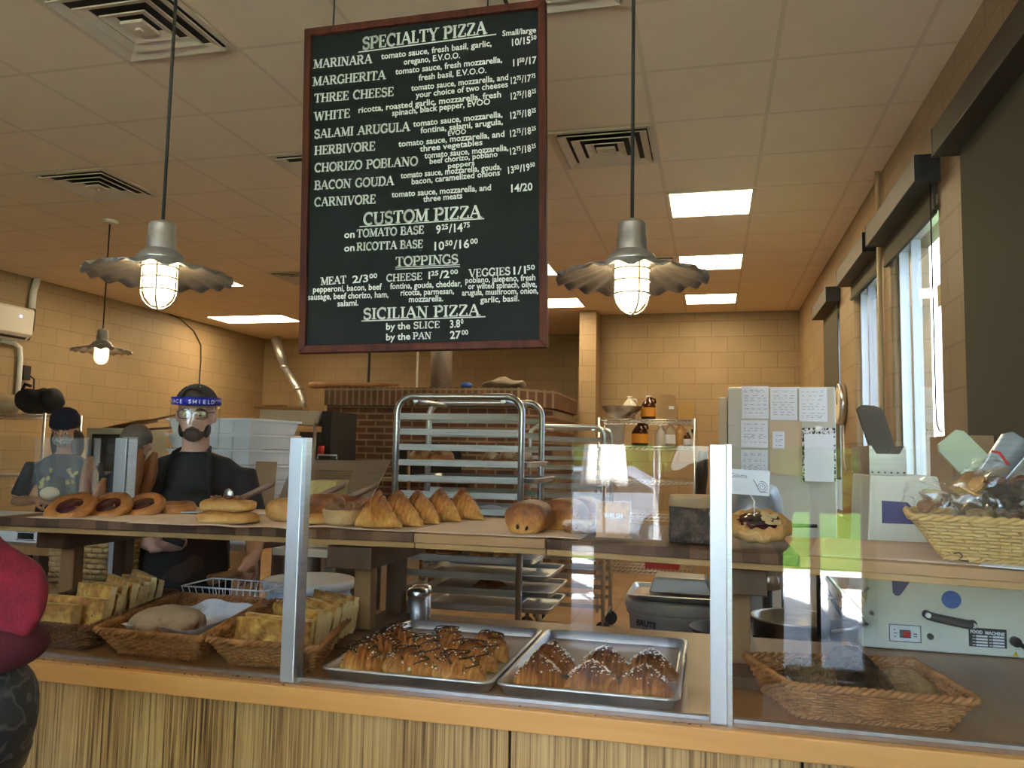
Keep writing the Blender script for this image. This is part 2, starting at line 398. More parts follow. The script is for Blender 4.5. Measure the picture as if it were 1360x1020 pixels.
for k, (r, z) in enumerate([(.20, 1.18), (.19, 1.3), (.16, 1.7), (.11, 2.2), (.03, 2.66)]):
    rs.append([Vector((-1.07 + r * (1 + .25 * cos(8 * 2 * pi * j / 48)) * cos(2 * pi * j / 48), -4.6 + r * (1 + .25 * cos(8 * 2 * pi * j / 48)) * sin(2 * pi * j / 48), z)) for j in range(48)])
mb.rings(rs).build('canopy', M('umbrella_canvas', (.85, .84, .80), .8), um)
pl_ = thing('shade_box', 'dark slatted box added to darken the patio reflection, beside the umbrella', 'shade_box', (-.68, -3.5, -.04))  # box put in to darken the reflection where shaded tables stand
for k in range(5): MB().b2((-1.0, -3.62, -.02 + k * .15), (-.34, -3.40, .115 + k * .15)).build('slat', M('shade_box_slat_%d' % k, (.07, .06, .075), .7), pl_)
MB().b2((-.98, -3.60, .735), (-.36, -3.42, .76)).build('soil', M('soil', (.06, .045, .03), .9), pl_)
for sx, x in enumerate((-2.6, -1.4, 1.5)):
    bn = thing('bench', ('grey slatted bench left of the door outside', 'grey slatted bench before the shop window outside', 'grey slatted bench right of the door outside')[sx], 'bench', (x, -4.0, -.04))
    for q in range(4): MB().b2((x - .5, -4.2 + q * .11, .40), (x + .5, -4.11 + q * .11, .44)).build('slat', M_FRAME, bn)
    for q in (-.45, .45): MB().b2((x + q - .03, -4.18, -.04), (x + q + .03, -3.8, .40)).build('leg', M_FRAME, bn)
one('street_pole', MB().cyl((-.62, -5.9, -.04), (-.62, -5.9, 3.4), .045), M_ALU, 'galvanised pole standing on the pavement', 'pole')
# ------------------------------------------------------------------ ceiling fixtures
M_TROF = M('troffer_lens', (1.0, .80, .48), .4, emit=5.5)
M_TWHITE = M('fixture_enamel', (.78, .68, .54), .5)
def troffer(x0, y0, lab, nx=1):
    x1, y1 = x0 + .61 * nx, y0 + .61
    r = thing('ceiling_light', lab, 'ceiling light', ((x0 + x1) / 2, (y0 + y1) / 2, CEIL), 'square ceiling lights')
    f = MB(); t = .022
    for (a, b, c, d) in ((x0, x1, y0, y0 + t), (x0, x1, y1 - t, y1), (x0, x0 + t, y0, y1), (x1 - t, x1, y0, y1)): f.b2((a, c, CEIL - .008), (b, d, CEIL + .002))
    f.build('frame', M_TWHITE, r)
    MB().b2((x0 + t, y0 + t, CEIL - .005), (x1 - t, y1 - t, CEIL + .001)).build('diffuser', M_TROF, r)
GX = lambda i: -.31 + .61 * i
GY = lambda j: 3.18 + .61 * j
troffer(GX(0), GY(4), 'nearest lit ceiling panel, above the right pendant lamp')
troffer(GX(0), GY(7), 'second lit ceiling panel, partly behind the right pendant lamp')
troffer(GX(0), GY(10), 'farthest lit ceiling panel of the right row, by the back wall')
troffer(GX(-3), GY(10), 'lit ceiling panel whose end shows right of the menu board')
troffer(GX(-3), GY(7), 'lit ceiling panel almost hidden behind the menu board')
troffer(GX(-11), GY(11), 'long lit ceiling panel near the left wall', 2)
troffer(GX(-10), GY(7), 'lit ceiling panel mostly hidden by the left pendant shade', 2)
M_VENT = M('diffuser_enamel', (.66, .54, .41), .5)
M_DARK = M('duct_shade', (.03, .022, .015), .8)
def vent(i, j, lab):
    cx, cy = GX(i) + .305, GY(j) + .305
    r = thing('ceiling_vent', lab, 'ceiling vent', (cx, cy, CEIL), 'square air diffusers in the ceiling')
    f = MB(); h = .30
    for k, (ro, ri, zo, zi) in enumerate(((.300, .268, -.010, -.010), (.258, .215, -.024, -.006), (.188, .145, -.024, -.006), (.115, .07, -.024, -.006))):
        A = [Vector((cx + sx * ro, cy + sy * ro, CEIL + zo)) for sx, sy in ((-1, -1), (1, -1), (1, 1), (-1, 1))]
        B = [Vector((cx + sx * ri, cy + sy * ri, CEIL + zi)) for sx, sy in ((-1, -1), (1, -1), (1, 1), (-1, 1))]
        # each louver is a sloped square ring with thickness
        A2 = [p + Vector((0, 0, .007)) for p in A]; B2 = [p + Vector((0, 0, .007)) for p in B]
        f.rings([A, B, B2, A2], cap=False, closed=True, smooth=False)
    f.build('louver', M_VENT, r)
    MB().b2((cx - .055, cy - .055, CEIL - .03), (cx + .055, cy + .055, CEIL - .016)).b2((cx - .012, cy - .012, CEIL - .04), (cx + .012, cy + .012, CEIL - .03)).build('damper', M_VENT, r)
    MB().b2((cx - .262, cy - .262, CEIL - .0015), (cx + .262, cy + .262, CEIL + .001)).build('throat', M_DARK, r)  # dark sheet painting the shade inside the duct behind the louvers
vent(-4, -1, 'large nearest air vent at the top left of the ceiling')
vent(-7, 2, 'air vent over the left wall, above the small far lamp')
vent(-4, 2, 'air vent half hidden behind the left edge of the menu board')
vent(-1, 2, 'air vent behind the cord of the right pendant lamp')
vent(-1, -1, 'air vent cut by the top of the picture beside the menu board')
vent(-1, 7, 'distant air vent just behind the right pendant shade')
vent(-7, 7, 'distant air vent left of the menu board, lower down')
# ------------------------------------------------------------------ pendant lamps
M_GALV = M('galvanised_metal', (.56, .56, .56), .40, .9, c2=(.46, .46, .46), scale=30)
M_BULB = M('glowing_glass', (1.0, .70, .34), .3, emit=4)
M_CORD = M('lamp_cord', (.03, .028, .025), .6)
def pendant(name_lab, x, y, z, D=.46, canopy=True, ph=0):
    """z: height of the shade's rim"""
    r = thing('pendant_lamp', name_lab, 'lamp', (x, y, z), 'wavy metal pendant lamps')
    s = D / .46; R = .23 * s
    n = 108; prof = [(.074 * s, .055 * s, 0), (.095 * s, .040 * s, .1), (.14 * s, .026 * s, .5), (.19 * s, .012 * s, .8), (R, .0, 1)]
    rs = []
    for up in (0, 1):
        for (rr, zz, w) in (prof if not up else prof[::-1]):
            rs.append([Vector((x + rr * cos(2 * pi * k / n), y + rr * sin(2 * pi * k / n), z + zz + up * .003 + .0075 * s * w * sin(18 * 2 * pi * k / n + ph))) for k in range(n)])
    MB().rings(rs, cap=False, closed=True).build('shade', M_GALV, r)
    MB().lathe([(.072 * s, .045 * s), (.078 * s, .058 * s), (.066 * s, .078 * s), (.046 * s, .090 * s), (.046 * s, .130 * s), (.043 * s, .134 * s), (.043 * s, .172 * s), (.036 * s, .180 * s), (.012 * s, .182 * s), (.012 * s, .190 * s)], (x, y, z), 32).build('socket', M_GALV, r, bevel=.002)
    g = MB().lathe([(.0001, -.098 * s), (.022 * s, -.092 * s), (.042 * s, -.068 * s), (.048 * s, -.035 * s), (.048 * s, .05 * s)], (x, y, z), 24).build('glass_jar', M_BULB, r)
    c = MB(); rr = .056 * s
    for k in range(2):
        a = k * pi / 2 + .5; pts = []
        for i in range(-10, 11):
            t = i / 10; 
            if abs(t) > .45: pts.append((x + rr * cos(a) * (1 if t > 0 else -1), y + rr * sin(a) * (1 if t > 0 else -1), z + (-.045 + (abs(t) - .45) / .55 * .095) * s))
            else:
                q = t / .45 * pi / 2; pts.append((x + rr * sin(q) * cos(a), y + rr * sin(q) * sin(a), z + (-.045 - .062 * cos(q)) * s))
        c.tube(pts, .0032 * s, 6)
    for zz in (.03, -.005, -.045): c.tube([(x + rr * cos(2 * pi * k / 28), y + rr * sin(2 * pi * k / 28), z + zz * s) for k in range(28)], .0028 * s, 6, closed=True)
    c.build('wire_guard', M_GALV, r)
    MB().cyl((x, y, z + .185 * s), (x, y, CEIL), .0055 * s, n=8).build('cord', M_CORD, r)
    MB().lathe([(.065, -.03), (.06, -.012), (.065, 0)], (x, y, CEIL), 24).build('canopy', M_TWHITE, r)
p = ony(839, 372, 2.40); pendant('big pendant lamp hanging right of the menu board', p.x, p.y, p.z, .46)
p = ony(212, 368, 2.22); pendant('big pendant lamp hanging left of the menu board', p.x, p.y, p.z, .46, ph=1)
p = ony(135, 467, 5.50); pendant('small looking far pendant lamp near the left wall', p.x, p.y, p.z, .46, ph=2)
# ------------------------------------------------------------------ menu board
YB = 2.59
bc = [ony(406, 40, YB), ony(725, 0.5, YB), ony(398, 470, YB), ony(727, 462, YB)]   # tl tr bl br
def B(u, v, dy=0.0):
    p = bc[0] * (1 - u) * (1 - v) + bc[1] * u * (1 - v) + bc[2] * (1 - u) * v + bc[3] * u * v
    return Vector((p.x, YB + dy, p.z))
board = thing('menu_board', 'tall framed chalkboard pizza menu hanging over the counter', 'menu board', B(.5, 1), None)
M_CHALK = M('chalkboard_black', (.014, .016, .017), .7, c2=(.020, .022, .024), scale=3, spec=.2)
M_MAHO = WOOD('mahogany', (.055, .010, .006), (.12, .028, .014), 2, 5, .6, 40)
M_PAINT = M('white_board_paint', (.80, .82, .82), .7)
def quadbox(mb, c4, d0, d1):
    """c4: four (u,v); thickness from YB+d0 to YB+d1"""
    a = [B(u, v, d0) for u, v in c4]; b = [B(u, v, d1) for u, v in c4]
    mb.add(a + b, [(0, 1, 2, 3), (7, 6, 5, 4), (0, 4, 5, 1), (1, 5, 6, 2), (2, 6, 7, 3), (3, 7, 4, 0)])
mb = MB(); quadbox(mb, [(.01, .01), (.99, .01), (.99, .99), (.01, .99)], .004, .018); mb.build('panel', M_CHALK, board)
eu, ev = .029, .0225
mb = MB()
quadbox(mb, [(0, 0), (1, 0), (1 - eu, ev), (eu, ev)], -.012, .022)
quadbox(mb, [(0, 1), (eu, 1 - ev), (1 - eu, 1 - ev), (1, 1)], -.012, .022)
quadbox(mb, [(0, 0), (eu, ev), (eu, 1 - ev), (0, 1)], -.012, .022)
quadbox(mb, [(1, 0), (1, 1), (1 - eu, 1 - ev), (1 - eu, ev)], -.012, .022)
mb.build('frame', M_MAHO, board, bevel=.003)
for u in (.12, .77): MB().tube([B(u, .0, .005), Vector((B(u, 0).x, YB + .005, CEIL))], .003, 6).build('hanging_wire', M_CORD, board)
# serif capitals painted with strokes: x in 0..w, y in 0..1 ; t thick, n thin
def arc(cx, cy, rx, ry, a0, a1, k=10): return [(cx + rx * cos(RAD(a0 + (a1 - a0) * i / k)), cy + ry * sin(RAD(a0 + (a1 - a0) * i / k))) for i in range(k + 1)]
T, N = .20, .10
GLY = {
 'A': (.86, [(N, [(.10, 0), (.42, 1)]), (T, [(.42, 1), (.76, 0)]), (N, [(.24, .36), (.62, .36)])], [(.1, 0), (.76, 0)]),
 'B': (.70, [(T, [(.16, 0), (.16, 1)]), (N, [(.1, 1), (.38, .98)]), (T, arc(.36, .76, .2, .22, 90, -90)), (N, [(.16, .53), (.38, .53)]), (T, arc(.38, .27, .24, .26, 90, -90)), (N, [(.1, .02), (.38, .02)])], [(.14, 0), (.14, 1)]),
 'C': (.78, [(T, arc(.44, .5, .34, .47, 50, 310, 18)), (N, [(.68, .68), (.68, .98)])], []),
 'D': (.82, [(T, [(.16, 0), (.16, 1)]), (N, [(.1, .98), (.4, .98)]), (T, arc(.38, .5, .34, .47, 88, -88, 14)), (N, [(.1, .02), (.4, .02)])], [(.12, 0), (.12, 1)]),
 'E': (.68, [(T, [(.16, 0), (.16, 1)]), (N, [(.06, .97), (.58, .97)]), (N, [(.16, .52), (.44, .52)]), (N, [(.06, .03), (.60, .03)]), (N, [(.58, 1), (.58, .76)]), (N, [(.60, 0), (.60, .26)]), (N, [(.44, .42), (.44, .62)])], []),
 'G': (.82, [(T, arc(.44, .5, .34, .47, 50, 320, 18)), (N, [(.68, .68), (.68, .98)]), (T, [(.70, .08), (.70, .42)]), (N, [(.54, .42), (.80, .42)])], []),
 'H': (.86, [(T, [(.17, 0), (.17, 1)]), (T, [(.69, 0), (.69, 1)]), (N, [(.17, .5), (.69, .5)])], [(.17, 0), (.17, 1), (.69, 0), (.69, 1)]),
 'I': (.40, [(T, [(.2, 0), (.2, 1)])], [(.2, 0), (.2, 1)]),
 'L': (.64, [(T, [(.17, 0), (.17, 1)]), (N, [(.06, .03), (.56, .03)]), (N, [(.56, 0), (.56, .28)])], [(.17, 1)]),
 'M': (1.0, [(N, [(.16, 0), (.18, 1)]), (T, [(.18, 1), (.50, .06)]), (N, [(.50, .06), (.82, 1)]), (T, [(.84, 0), (.84, 1)])], [(.14, 0), (.12, 1), (.86, 0), (.88, 1)]),
 'N': (.88, [(N, [(.16, 0), (.16, 1)]), (T, [(.16, 1), (.72, 0)]), (N, [(.72, 0), (.72, 1)])], [(.16, 0), (.12, 1), (.72, 1)]),
 'O': (.86, [(T, arc(.43, .5, .34, .47, 0, 360, 24))], []),
 'P': (.70, [(T, [(.16, 0), (.16, 1)]), (N, [(.1, .98), (.4, .98)]), (T, arc(.38, .72, .24, .25, 90, -90)), (N, [(.16, .46), (.4, .46)])], [(.16, 0), (.12, 1)]),
 'R': (.80, [(T, [(.16, 0), (.16, 1)]), (N, [(.1, .98), (.4, .98)]), (T, arc(.38, .74, .22, .23, 90, -90)), (N, [(.16, .5), (.4, .5)]), (T, [(.38, .5), (.68, .02)])], [(.16, 0), (.12, 1), (.72, 0)]),
 'S': (.66, [(T, arc(.33, .74, .22, .22, 30, 270, 12) + arc(.33, .27, .24, .25, 90, -150, 12)), (N, [(.54, .74), (.54, .98)]), (N, [(.1, .02), (.1, .30)])], []),
 'T': (.76, [(T, [(.38, 0), (.38, 1)]), (N, [(.06, .97), (.70, .97)]), (N, [(.06, 1), (.06, .74)]), (N, [(.70, 1), (.70, .74)])], [(.38, 0)]),
 'U': (.84, [(T, [(.17, 1), (.17, .36)] + arc(.43, .32, .26, .3, 180, 360, 12)), (N, [(.69, .3), (.69, 1)])], [(.17, 1), (.69, 1)]),
 'V': (.84, [(T, [(.12, 1), (.43, 0)]), (N, [(.43, 0), (.74, 1)])], [(.12, 1), (.74, 1)]),
 'W': (1.12, [(T, [(.10, 1), (.34, 0)]), (N, [(.34, 0), (.55, .95)]), (T, [(.55, .95), (.78, 0)]), (N, [(.78, 0), (1.0, 1)])], [(.10, 1), (1.0, 1)]),
 'Y': (.80, [(T, [(.10, 1), (.40, .46)]), (N, [(.40, .46), (.70, 1)]), (T, [(.40, .46), (.40, 0)])], [(.12, 1), (.70, 1), (.40, 0)]),
 'Z': (.72, [(N, [(.10, .97), (.62, .97)]), (T, [(.62, .95), (.10, .05)]), (N, [(.08, .03), (.64, .03)]), (N, [(.12, 1), (.12, .76)]), (N, [(.64, 0), (.64, .26)])], []),
 ' ': (.42, [], [])}
def serif_text(mb, s, h, width, mtx):
    tot = sum(GLY[c][0] for c in s); kx = width / tot; x = 0
    for c in s:
        w, st, se = GLY[c]
        for (t, pl) in st:
            for i in range(len(pl) - 1):
                a = Vector(((x + pl[i][0]) * kx, pl[i][1] * h)); b = Vector(((x + pl[i + 1][0]) * kx, pl[i + 1][1] * h))
                d = (b - a); 
                if d.length < 1e-7: continue
                d.normalize(); q = Vector((-d.y, d.x)) * t * h * .5; e = d * t * h * .12
                mb.add([mtx @ Vector((*(v), 0)) for v in (a - q - e, b - q + e, b + q + e, a + q - e)], [(0, 1, 2, 3)])
        for (sx, sy) in se:
            X = (x + sx) * kx; Y = sy * h - (sy - .5) * .07 * h; dx = .17 * kx; dy = .045 * h
            mb.add([mtx @ Vector(v) for v in ((X - dx, Y - dy, 0), (X + dx, Y - dy, 0), (X + dx, Y + dy, 0), (X - dx, Y + dy, 0))], [(0, 1, 2, 3)])
        x += w
SER, SAN, RUL = 0, 1, 2
MENU = [(SER, 'SPECIALTY PIZZA', 481, 66, 646, 44.7, 16), (RUL, '', 476, 70, 659, 46.3, 1.5), (SAN, 'Small/large', 667, 48, 712, 43, 8),
 (SAN, '10/15⁵⁰', 680, 61, 713.5, 56, 10), (SER, 'MARINARA', 416, 91, 494, 83.7, 11.5), (SAN, 'tomato sauce, fresh basil, garlic,', 506, 78.7, 653, 61, 8.5), (SAN, 'oregano, E.V.O.O.', 536, 86, 611, 77, 8.5),
 (SER, 'MARGHERITA', 415, 114.3, 512, 105, 11.5), (SAN, 'tomato sauce, fresh mozzarella,', 525, 99, 667, 82.6, 8.5), (SAN, 'fresh basil, E.V.O.O.', 556, 107, 646, 96.7, 8.5), (SAN, '11⁵⁰/17', 681.6, 88, 713.5, 83.7, 10),
 (SER, 'THREE CHEESE', 417, 136.4, 523, 127.3, 11.5), (SAN, 'tomato sauce, mozzarella, and', 546, 120.8, 675, 106, 8.5), (SAN, 'your choice of two cheeses', 552, 130, 674.6, 115.5, 8.5), (SAN, '12⁷⁵/17⁷⁵', 678.5, 111.7, 712, 107, 10),
 (SER, 'WHITE', 417, 160.6, 465, 156, 11.5), (SAN, 'ricotta, roasted garlic, mozzarella, fresh', 476, 150, 665.5, 129, 8.5), (SAN, 'spinach, black pepper, EVOO', 520.7, 154, 651, 138.5, 8.5), (SAN, '12⁷⁵/18²⁵', 678.5, 132.5, 712.8, 127.3, 10),
 (SER, 'SALAMI ARUGULA', 417, 184, 544, 173.6, 11.5), (SAN, 'tomato sauce, mozzarella,', 548.5, 168.4, 667.5, 155.4, 8.5), (SAN, 'fontina, salami, arugula,', 558.4, 177, 668, 165, 8.5), (SAN, 'EVOO', 595, 180.5, 619, 177.5, 7), (SAN, '12⁷⁵/18²⁵', 678, 158, 712.8, 152.8, 10),
 (SER, 'HERBIVORE', 417.3, 205.8, 498.4, 199.6, 11.5), (SAN, 'tomato sauce, mozzarella, and', 529, 195, 670, 181.4, 8.5), (SAN, 'three vegetables', 557.6, 201.5, 640.8, 192.5, 8.5), (SAN, '12⁷⁵/18²⁵', 677.7, 182, 712.8, 176.7, 10),
 (SER, 'CHORIZO POBLANO', 417.3, 228.7, 555, 219.6, 11.5), (SAN, 'tomato sauce, mozzarella,', 563.6, 210.5, 675.3, 199.6, 8.5), (SAN, 'beef chorizo, poblano', 570.6, 217.8, 661, 207.8, 8), (SAN, 'peppers', 595, 223.8, 630.4, 219.3, 7.5), (SAN, '12⁷⁵/18²⁵', 677.7, 205.8, 712.8, 200, 10),
 (SER, 'BACON GOUDA', 417.3, 252, 523, 245.6, 11.5), (SAN, 'tomato sauce, mozzarella, gouda,', 532, 237, 666, 224.8, 8.5), (SAN, 'bacon, caramelized onions', 546.7, 245, 664, 232.8, 8.5), (SAN, '13⁵⁰/19⁵⁰', 675, 230.8, 711.7, 224.8, 10),
 (SER, 'CARNIVORE', 417, 274.3, 499, 270, 11.5), (SAN, 'tomato sauce, mozzarella, and', 520, 262.2, 652, 252.6, 8.5), (SAN, 'three meats', 562, 268.3, 614, 263.2, 8.5), (SAN, '14/20', 679, 255.2, 707.3, 252.6, 11),
 (SER, 'CUSTOM PIZZA', 482, 299, 639, 289, 16), (RUL, '', 477.5, 301.8, 643, 291, 1.4), (SAN, 'on', 457, 316.2, 471, 315.4, 10), (SER, 'TOMATO BASE', 473.6, 315.4, 563, 310.3, 10.5), (SAN, '9²⁵/14⁷⁵', 579, 310.3, 625, 306.5, 12),
 (SAN, 'on', 457, 334.2, 471, 333, 10), (SER, 'RICOTTA BASE', 473.6, 333, 561.6, 329, 10.5), (SAN, '10⁵⁰/16⁰⁰', 577, 332.4, 635.8, 328, 12),
 (SER, 'TOPPINGS', 525, 353.5, 608.7, 349.7, 12), (RUL, '', 525, 355.5, 610.8, 352, 1), (RUL, '', 525, 358, 610.8, 354.5, 1),
 (SER, 'MEAT', 426, 378.7, 460, 376, 10), (SAN, '2/3⁰⁰', 468, 376, 502.5, 373, 10.5), (SER, 'CHEESE', 512.7, 374, 561, 371.5, 9.5), (SAN, '1²⁵/2⁰⁰', 569, 370.5, 609.5, 367.7, 10.5), (SER, 'VEGGIES', 622.4, 367.7, 678, 364.8, 10), (SAN, '1/1⁵⁰', 682, 364.5, 712, 362, 11),
 (SAN, 'pepperoni, bacon, beef', 415.7, 388.3, 507, 384.4, 8.5), (SAN, 'sausage, beef chorizo, ham,', 409, 398.3, 516, 394.7, 8.5), (SAN, 'salami.', 448, 407, 476, 405.5, 8.5),
 (SAN, 'fontina, gouda, cheddar,', 518, 384, 613.4, 380, 8.5), (SAN, 'ricotta, parmesan,', 532, 392.6, 603, 390, 8.5), (SAN, 'mozzarella.', 543, 401.3, 588.7, 400, 8.5),
 (SAN, 'poblano, jalepeno, fresh', 618, 376, 711, 372, 8.5), (SAN, 'or wilted spinach, olive,', 621.6, 384, 713, 381, 8.5), (SAN, 'arugula, mushroom, onion,', 613.4, 392.5, 714.7, 389.5, 8.5), (SAN, 'garlic, basil.', 637.6, 402, 689.8, 399.8, 8.5),
 (SER, 'SICILIAN PIZZA', 482, 424.3, 637, 419, 14.5), (RUL, '', 480, 427, 644.8, 421.3, 1.4),
 (SAN, 'by the', 512.7, 438, 545, 436.8, 9.5), (SER, 'SLICE', 548.8, 436.6, 584.3, 435.4, 9), (SAN, '3.8⁰', 597.7, 435.4, 616.5, 434, 11), (SAN, 'by the', 512.7, 452, 545, 450.8, 9.5), (SER, 'PAN', 548.3, 450.5, 572.7, 450, 9), (SAN, '27⁰⁰', 597.7, 450, 622.9, 448.6, 11)]
def sup_text(mb, s, size, m, width, bold):
    """digits written as superscripts are painted small and raised"""
    SUP = '⁰¹²³⁴⁵⁶⁷⁸⁹'
    runs = []
    for c in s:
        k = c in SUP; c = str(SUP.index(c)) if k else c
        if runs and runs[-1][0] == k: runs[-1][1] += c
        else: runs.append([k, c])
    if len(runs) == 1 and not runs[0][0]: text_into(mb, s, size, m, width=width, bold=bold); return
    tmp = []; x = 0
    for k, t in runs:
        q = MB(); text_into(q, t, size * (.62 if k else 1), Matrix.Identity(4), bold=bold * (.7 if k else 1))
        x0 = min(v.x for v in q.v); x1 = max(v.x for v in q.v)
        tmp.append((q, x - x0, size * .30 if k else 0)); x += x1 - x0 + size * .07
    kx = width / x
    for q, dx, dy in tmp: mb.add([m @ Vector(((v.x + dx) * kx, v.y + dy, 0)) for v in q.v], q.f)
let = MB(); ZT = YB + .0032
for (st, s_, x0, y0, x1, y1, h) in MENU:
    a, b = ony(x0, y0, ZT), ony(x1, y1, ZT); up = ony(x0, y0 - h, ZT); hh = (up - a).length
    m = frame_mtx(a, b - a, (0, 0, 1))
    if st == SER: serif_text(let, s_, hh, (b - a).length, m)
    elif st == SAN: sup_text(let, s_, hh * 1.32, m, (b - a).length, hh * .028)
    else:
        L = (b - a).length; let.add([m @ Vector(v) for v in ((0, 0, 0), (L, 0, 0), (L, hh, 0), (0, hh, 0))], [(0, 1, 2, 3)])
let.build('lettering', M_PAINT, board, recalc=False)
# ------------------------------------------------------------------ the counter
CT = .935
M_ZEBRA = None
mt, n, b = NT('zebra_laminate')
v = mapping(n, (1, 1, .012)); f1 = noise_node(n, v, 105, 4, .75, .15); v2 = mapping(n, (1, 1, .03)); f2 = noise_node(n, v2, 9, 2)
ad = n.nodes.new('ShaderNodeMath'); ad.operation = 'MULTIPLY_ADD'; ad.inputs[1].default_value = .35; n.links.new(f2, ad.inputs[0]); n.links.new(f1, ad.inputs[2])
n.links.new(ramp_node(n, ad.outputs[0], [(.52, (.10, .045, .014)), (.62, (.32, .18, .06)), (.72, (.52, .33, .125)), (.85, (.60, .41, .17))]), b.inputs['Base Color']); b.inputs['Roughness'].default_value = .4
M_ZEBRA = mt
M_MAPLE = WOOD('maple', (.62, .31, .09), (.76, .43, .15), 0, 5, .42, 10)
M_TOP = WOOD('counter_wood', (.30, .145, .05), (.44, .24, .095), 1, 5, .34, 10, coat=.12)
counter = thing('counter', 'long service counter with zebra wood front and maple edge', 'counter', (-.8, 2.2, 0))
seams = [-3.2, onz(18, 960, .80).x, ony(312, 960, 1.80).x, ony(677, 980, 1.80).x, ony(677, 980, 1.80).x + .62, 1.065]
seams[1] = ony(18, 960, 1.80).x
for i in range(5): MB().b2((seams[i] + .0035, 1.80, .08), (seams[i + 1] - .0035, 1.82, .888)).build('front_panel', M_ZEBRA, counter)
MB().b2((-3.2, 1.775, .887), (1.066, 1.80, CT)).build('edge_strip', M_MAPLE, counter, bevel=.003)
for i in range(9):
    xa = -3.2 + i * .474
    if xa < 1.0: pass
mb = MB(); MB().b2((-3.2, 1.80, .889), (1.066, 2.70, CT)).build('worktop', M_TOP, counter)
MB().b2((-3.2, 1.83, 0), (1.066, 2.68, .885)).build('carcass', M('carcass_board', (.03, .02, .012), .8), counter)
# ------------------------------------------------------------------ sneeze guard
M_GUARD = GLASS('guard_glass', (.97, .985, .98), 1.6)
M_POST = M('post_aluminium', (.58, .62, .66), .34, .55)
guard = thing('sneeze_guard', 'clear glass sneeze guard with square metal posts along the counter', 'sneeze guard', (-.6, 1.84, CT))
GT = 1.524
def post(x, y, w=.036, d=.030, top=GT + .004):
    o = MB().b2((x - w / 2, y - d / 2, CT), (x + w / 2, y + d / 2, top)).build('post', M_POST, guard, bevel=.002)
    MB().b2((x + w / 2, y - d / 2 + .002, CT), (x + w / 2 + .010, y + d / 2, top)).build('glass_channel', M_ALU, o)
    return o
PX = [-2.2, -1.003, .014]
for x in PX: post(x, 1.822)
post(-2.205, 2.655, .05, .05)
ga = [(-2.18, -1.022), (-.975, -.006), (.045, 1.06)]
for a, b_ in ga: MB().b2((a, 1.832, CT + .001), (b_, 1.840, GT)).build('glass_panel', M_GUARD, guard)
MB().b2((-2.214, 1.842, CT + .001), (-2.206, 2.63, GT)).build('glass_panel', M_GUARD, guard)
for a, b_ in ga: MB().b2((a, 1.829, CT + .0005), (b_, 1.843, CT + .008)).build('base_channel', M_GALV, guard)
# ------------------------------------------------------------------ display shelf
ST = 1.27
def block_wood(name, c1, c2, c3, w=.042, axis='x'):
    """edge-glued staves of differing tone, banded along one axis"""
    mt, n, b = NT(name)
    tc = n.nodes.new('ShaderNodeTexCoord'); sp = n.nodes.new('ShaderNodeSeparateXYZ'); n.links.new(tc.outputs['Object'], sp.inputs[0])
    dv = n.nodes.new('ShaderNodeMath'); dv.operation = 'DIVIDE'; dv.inputs[1].default_value = w; n.links.new(sp.outputs[axis.upper()], dv.inputs[0])
    fl = n.nodes.new('ShaderNodeMath'); fl.operation = 'FLOOR'; n.links.new(dv.outputs[0], fl.inputs[0])
    wn = n.nodes.new('ShaderNodeTexWhiteNoise'); wn.noise_dimensions = '1D'; n.links.new(fl.outputs[0], wn.inputs['W'])
    gr = noise_node(n, mapping(n, (60, 6, 60)), 1, 4)
    ad = n.nodes.new('ShaderNodeMath'); ad.operation = 'MULTIPLY_ADD'; ad.inputs[1].default_value = .35; n.links.new(gr, ad.inputs[0])
    m2 = n.nodes.new('ShaderNodeMath'); m2.operation = 'MULTIPLY'; m2.inputs[1].default_value = .7; n.links.new(wn.outputs['Value'], m2.inputs[0]); n.links.new(m2.outputs[0], ad.inputs[2])
    n.links.new(ramp_node(n, ad.outputs[0], [(.12, c1), (.5, c2), (.9, c3)]), b.inputs['Base Color']); b.inputs['Roughness'].default_value = .6; b.inputs['Specular IOR Level'].default_value = .2
    return mt
M_WALNUT = block_wood('walnut_staves', (.06, .028, .014), (.105, .052, .026), (.19, .10, .052))
M_OAKS = WOOD('oak_board', (.34, .17, .065), (.46, .26, .11), 0, 5, .55, 12)
M_STRIP = WOOD('strip_wood', (.40, .22, .075), (.54, .32, .125), 0, 5, .6, 12)
M_LEG = WOOD('support_wood', (.24, .115, .045), (.36, .195, .08), 2, 5, .45, 14)
M_LEGD = WOOD('support_walnut', (.085, .042, .02), (.16, .085, .042), 2, 5, .45, 14)
shelf = thing('display_shelf', 'raised wooden bread shelf on walnut stands behind the glass', 'shelf', (-.6, 2.4, ST))
def board_part(x0, x1, yf0, yf1, yb, top, name='board'):
    def q(z0, z1, off):
        return [Vector(p) for p in ((x0, yf0 + off, z0), (x1, yf1 + off, z0), (x1, yb, z0), (x0, yb, z0), (x0, yf0 + off, z1), (x1, yf1 + off, z1), (x1, yb, z1), (x0, yb, z1))]
    F = [(0, 3, 2, 1), (4, 5, 6, 7), (0, 1, 5, 4), (1, 2, 6, 5), (2, 3, 7, 6), (3, 0, 4, 7)]
    MB().add(q(ST - .026, ST, 0), F).build(name, top, shelf, bevel=.002)
    MB().add(q(ST - .043, ST - .0265, .012), F).build('edge_strip', M_STRIP, shelf, bevel=.002)
board_part(-2.185, -.815, 2.06, 2.145, 2.74, M_WALNUT)
board_part(-.813, -.435, 2.145, 2.14, 2.76, M_OAKS)
board_part(-.433, .20, 2.14, 2.045, 2.76, M_WALNUT)
board_part(.202, 1.05, 2.03, 1.885, 2.52, M_OAKS)
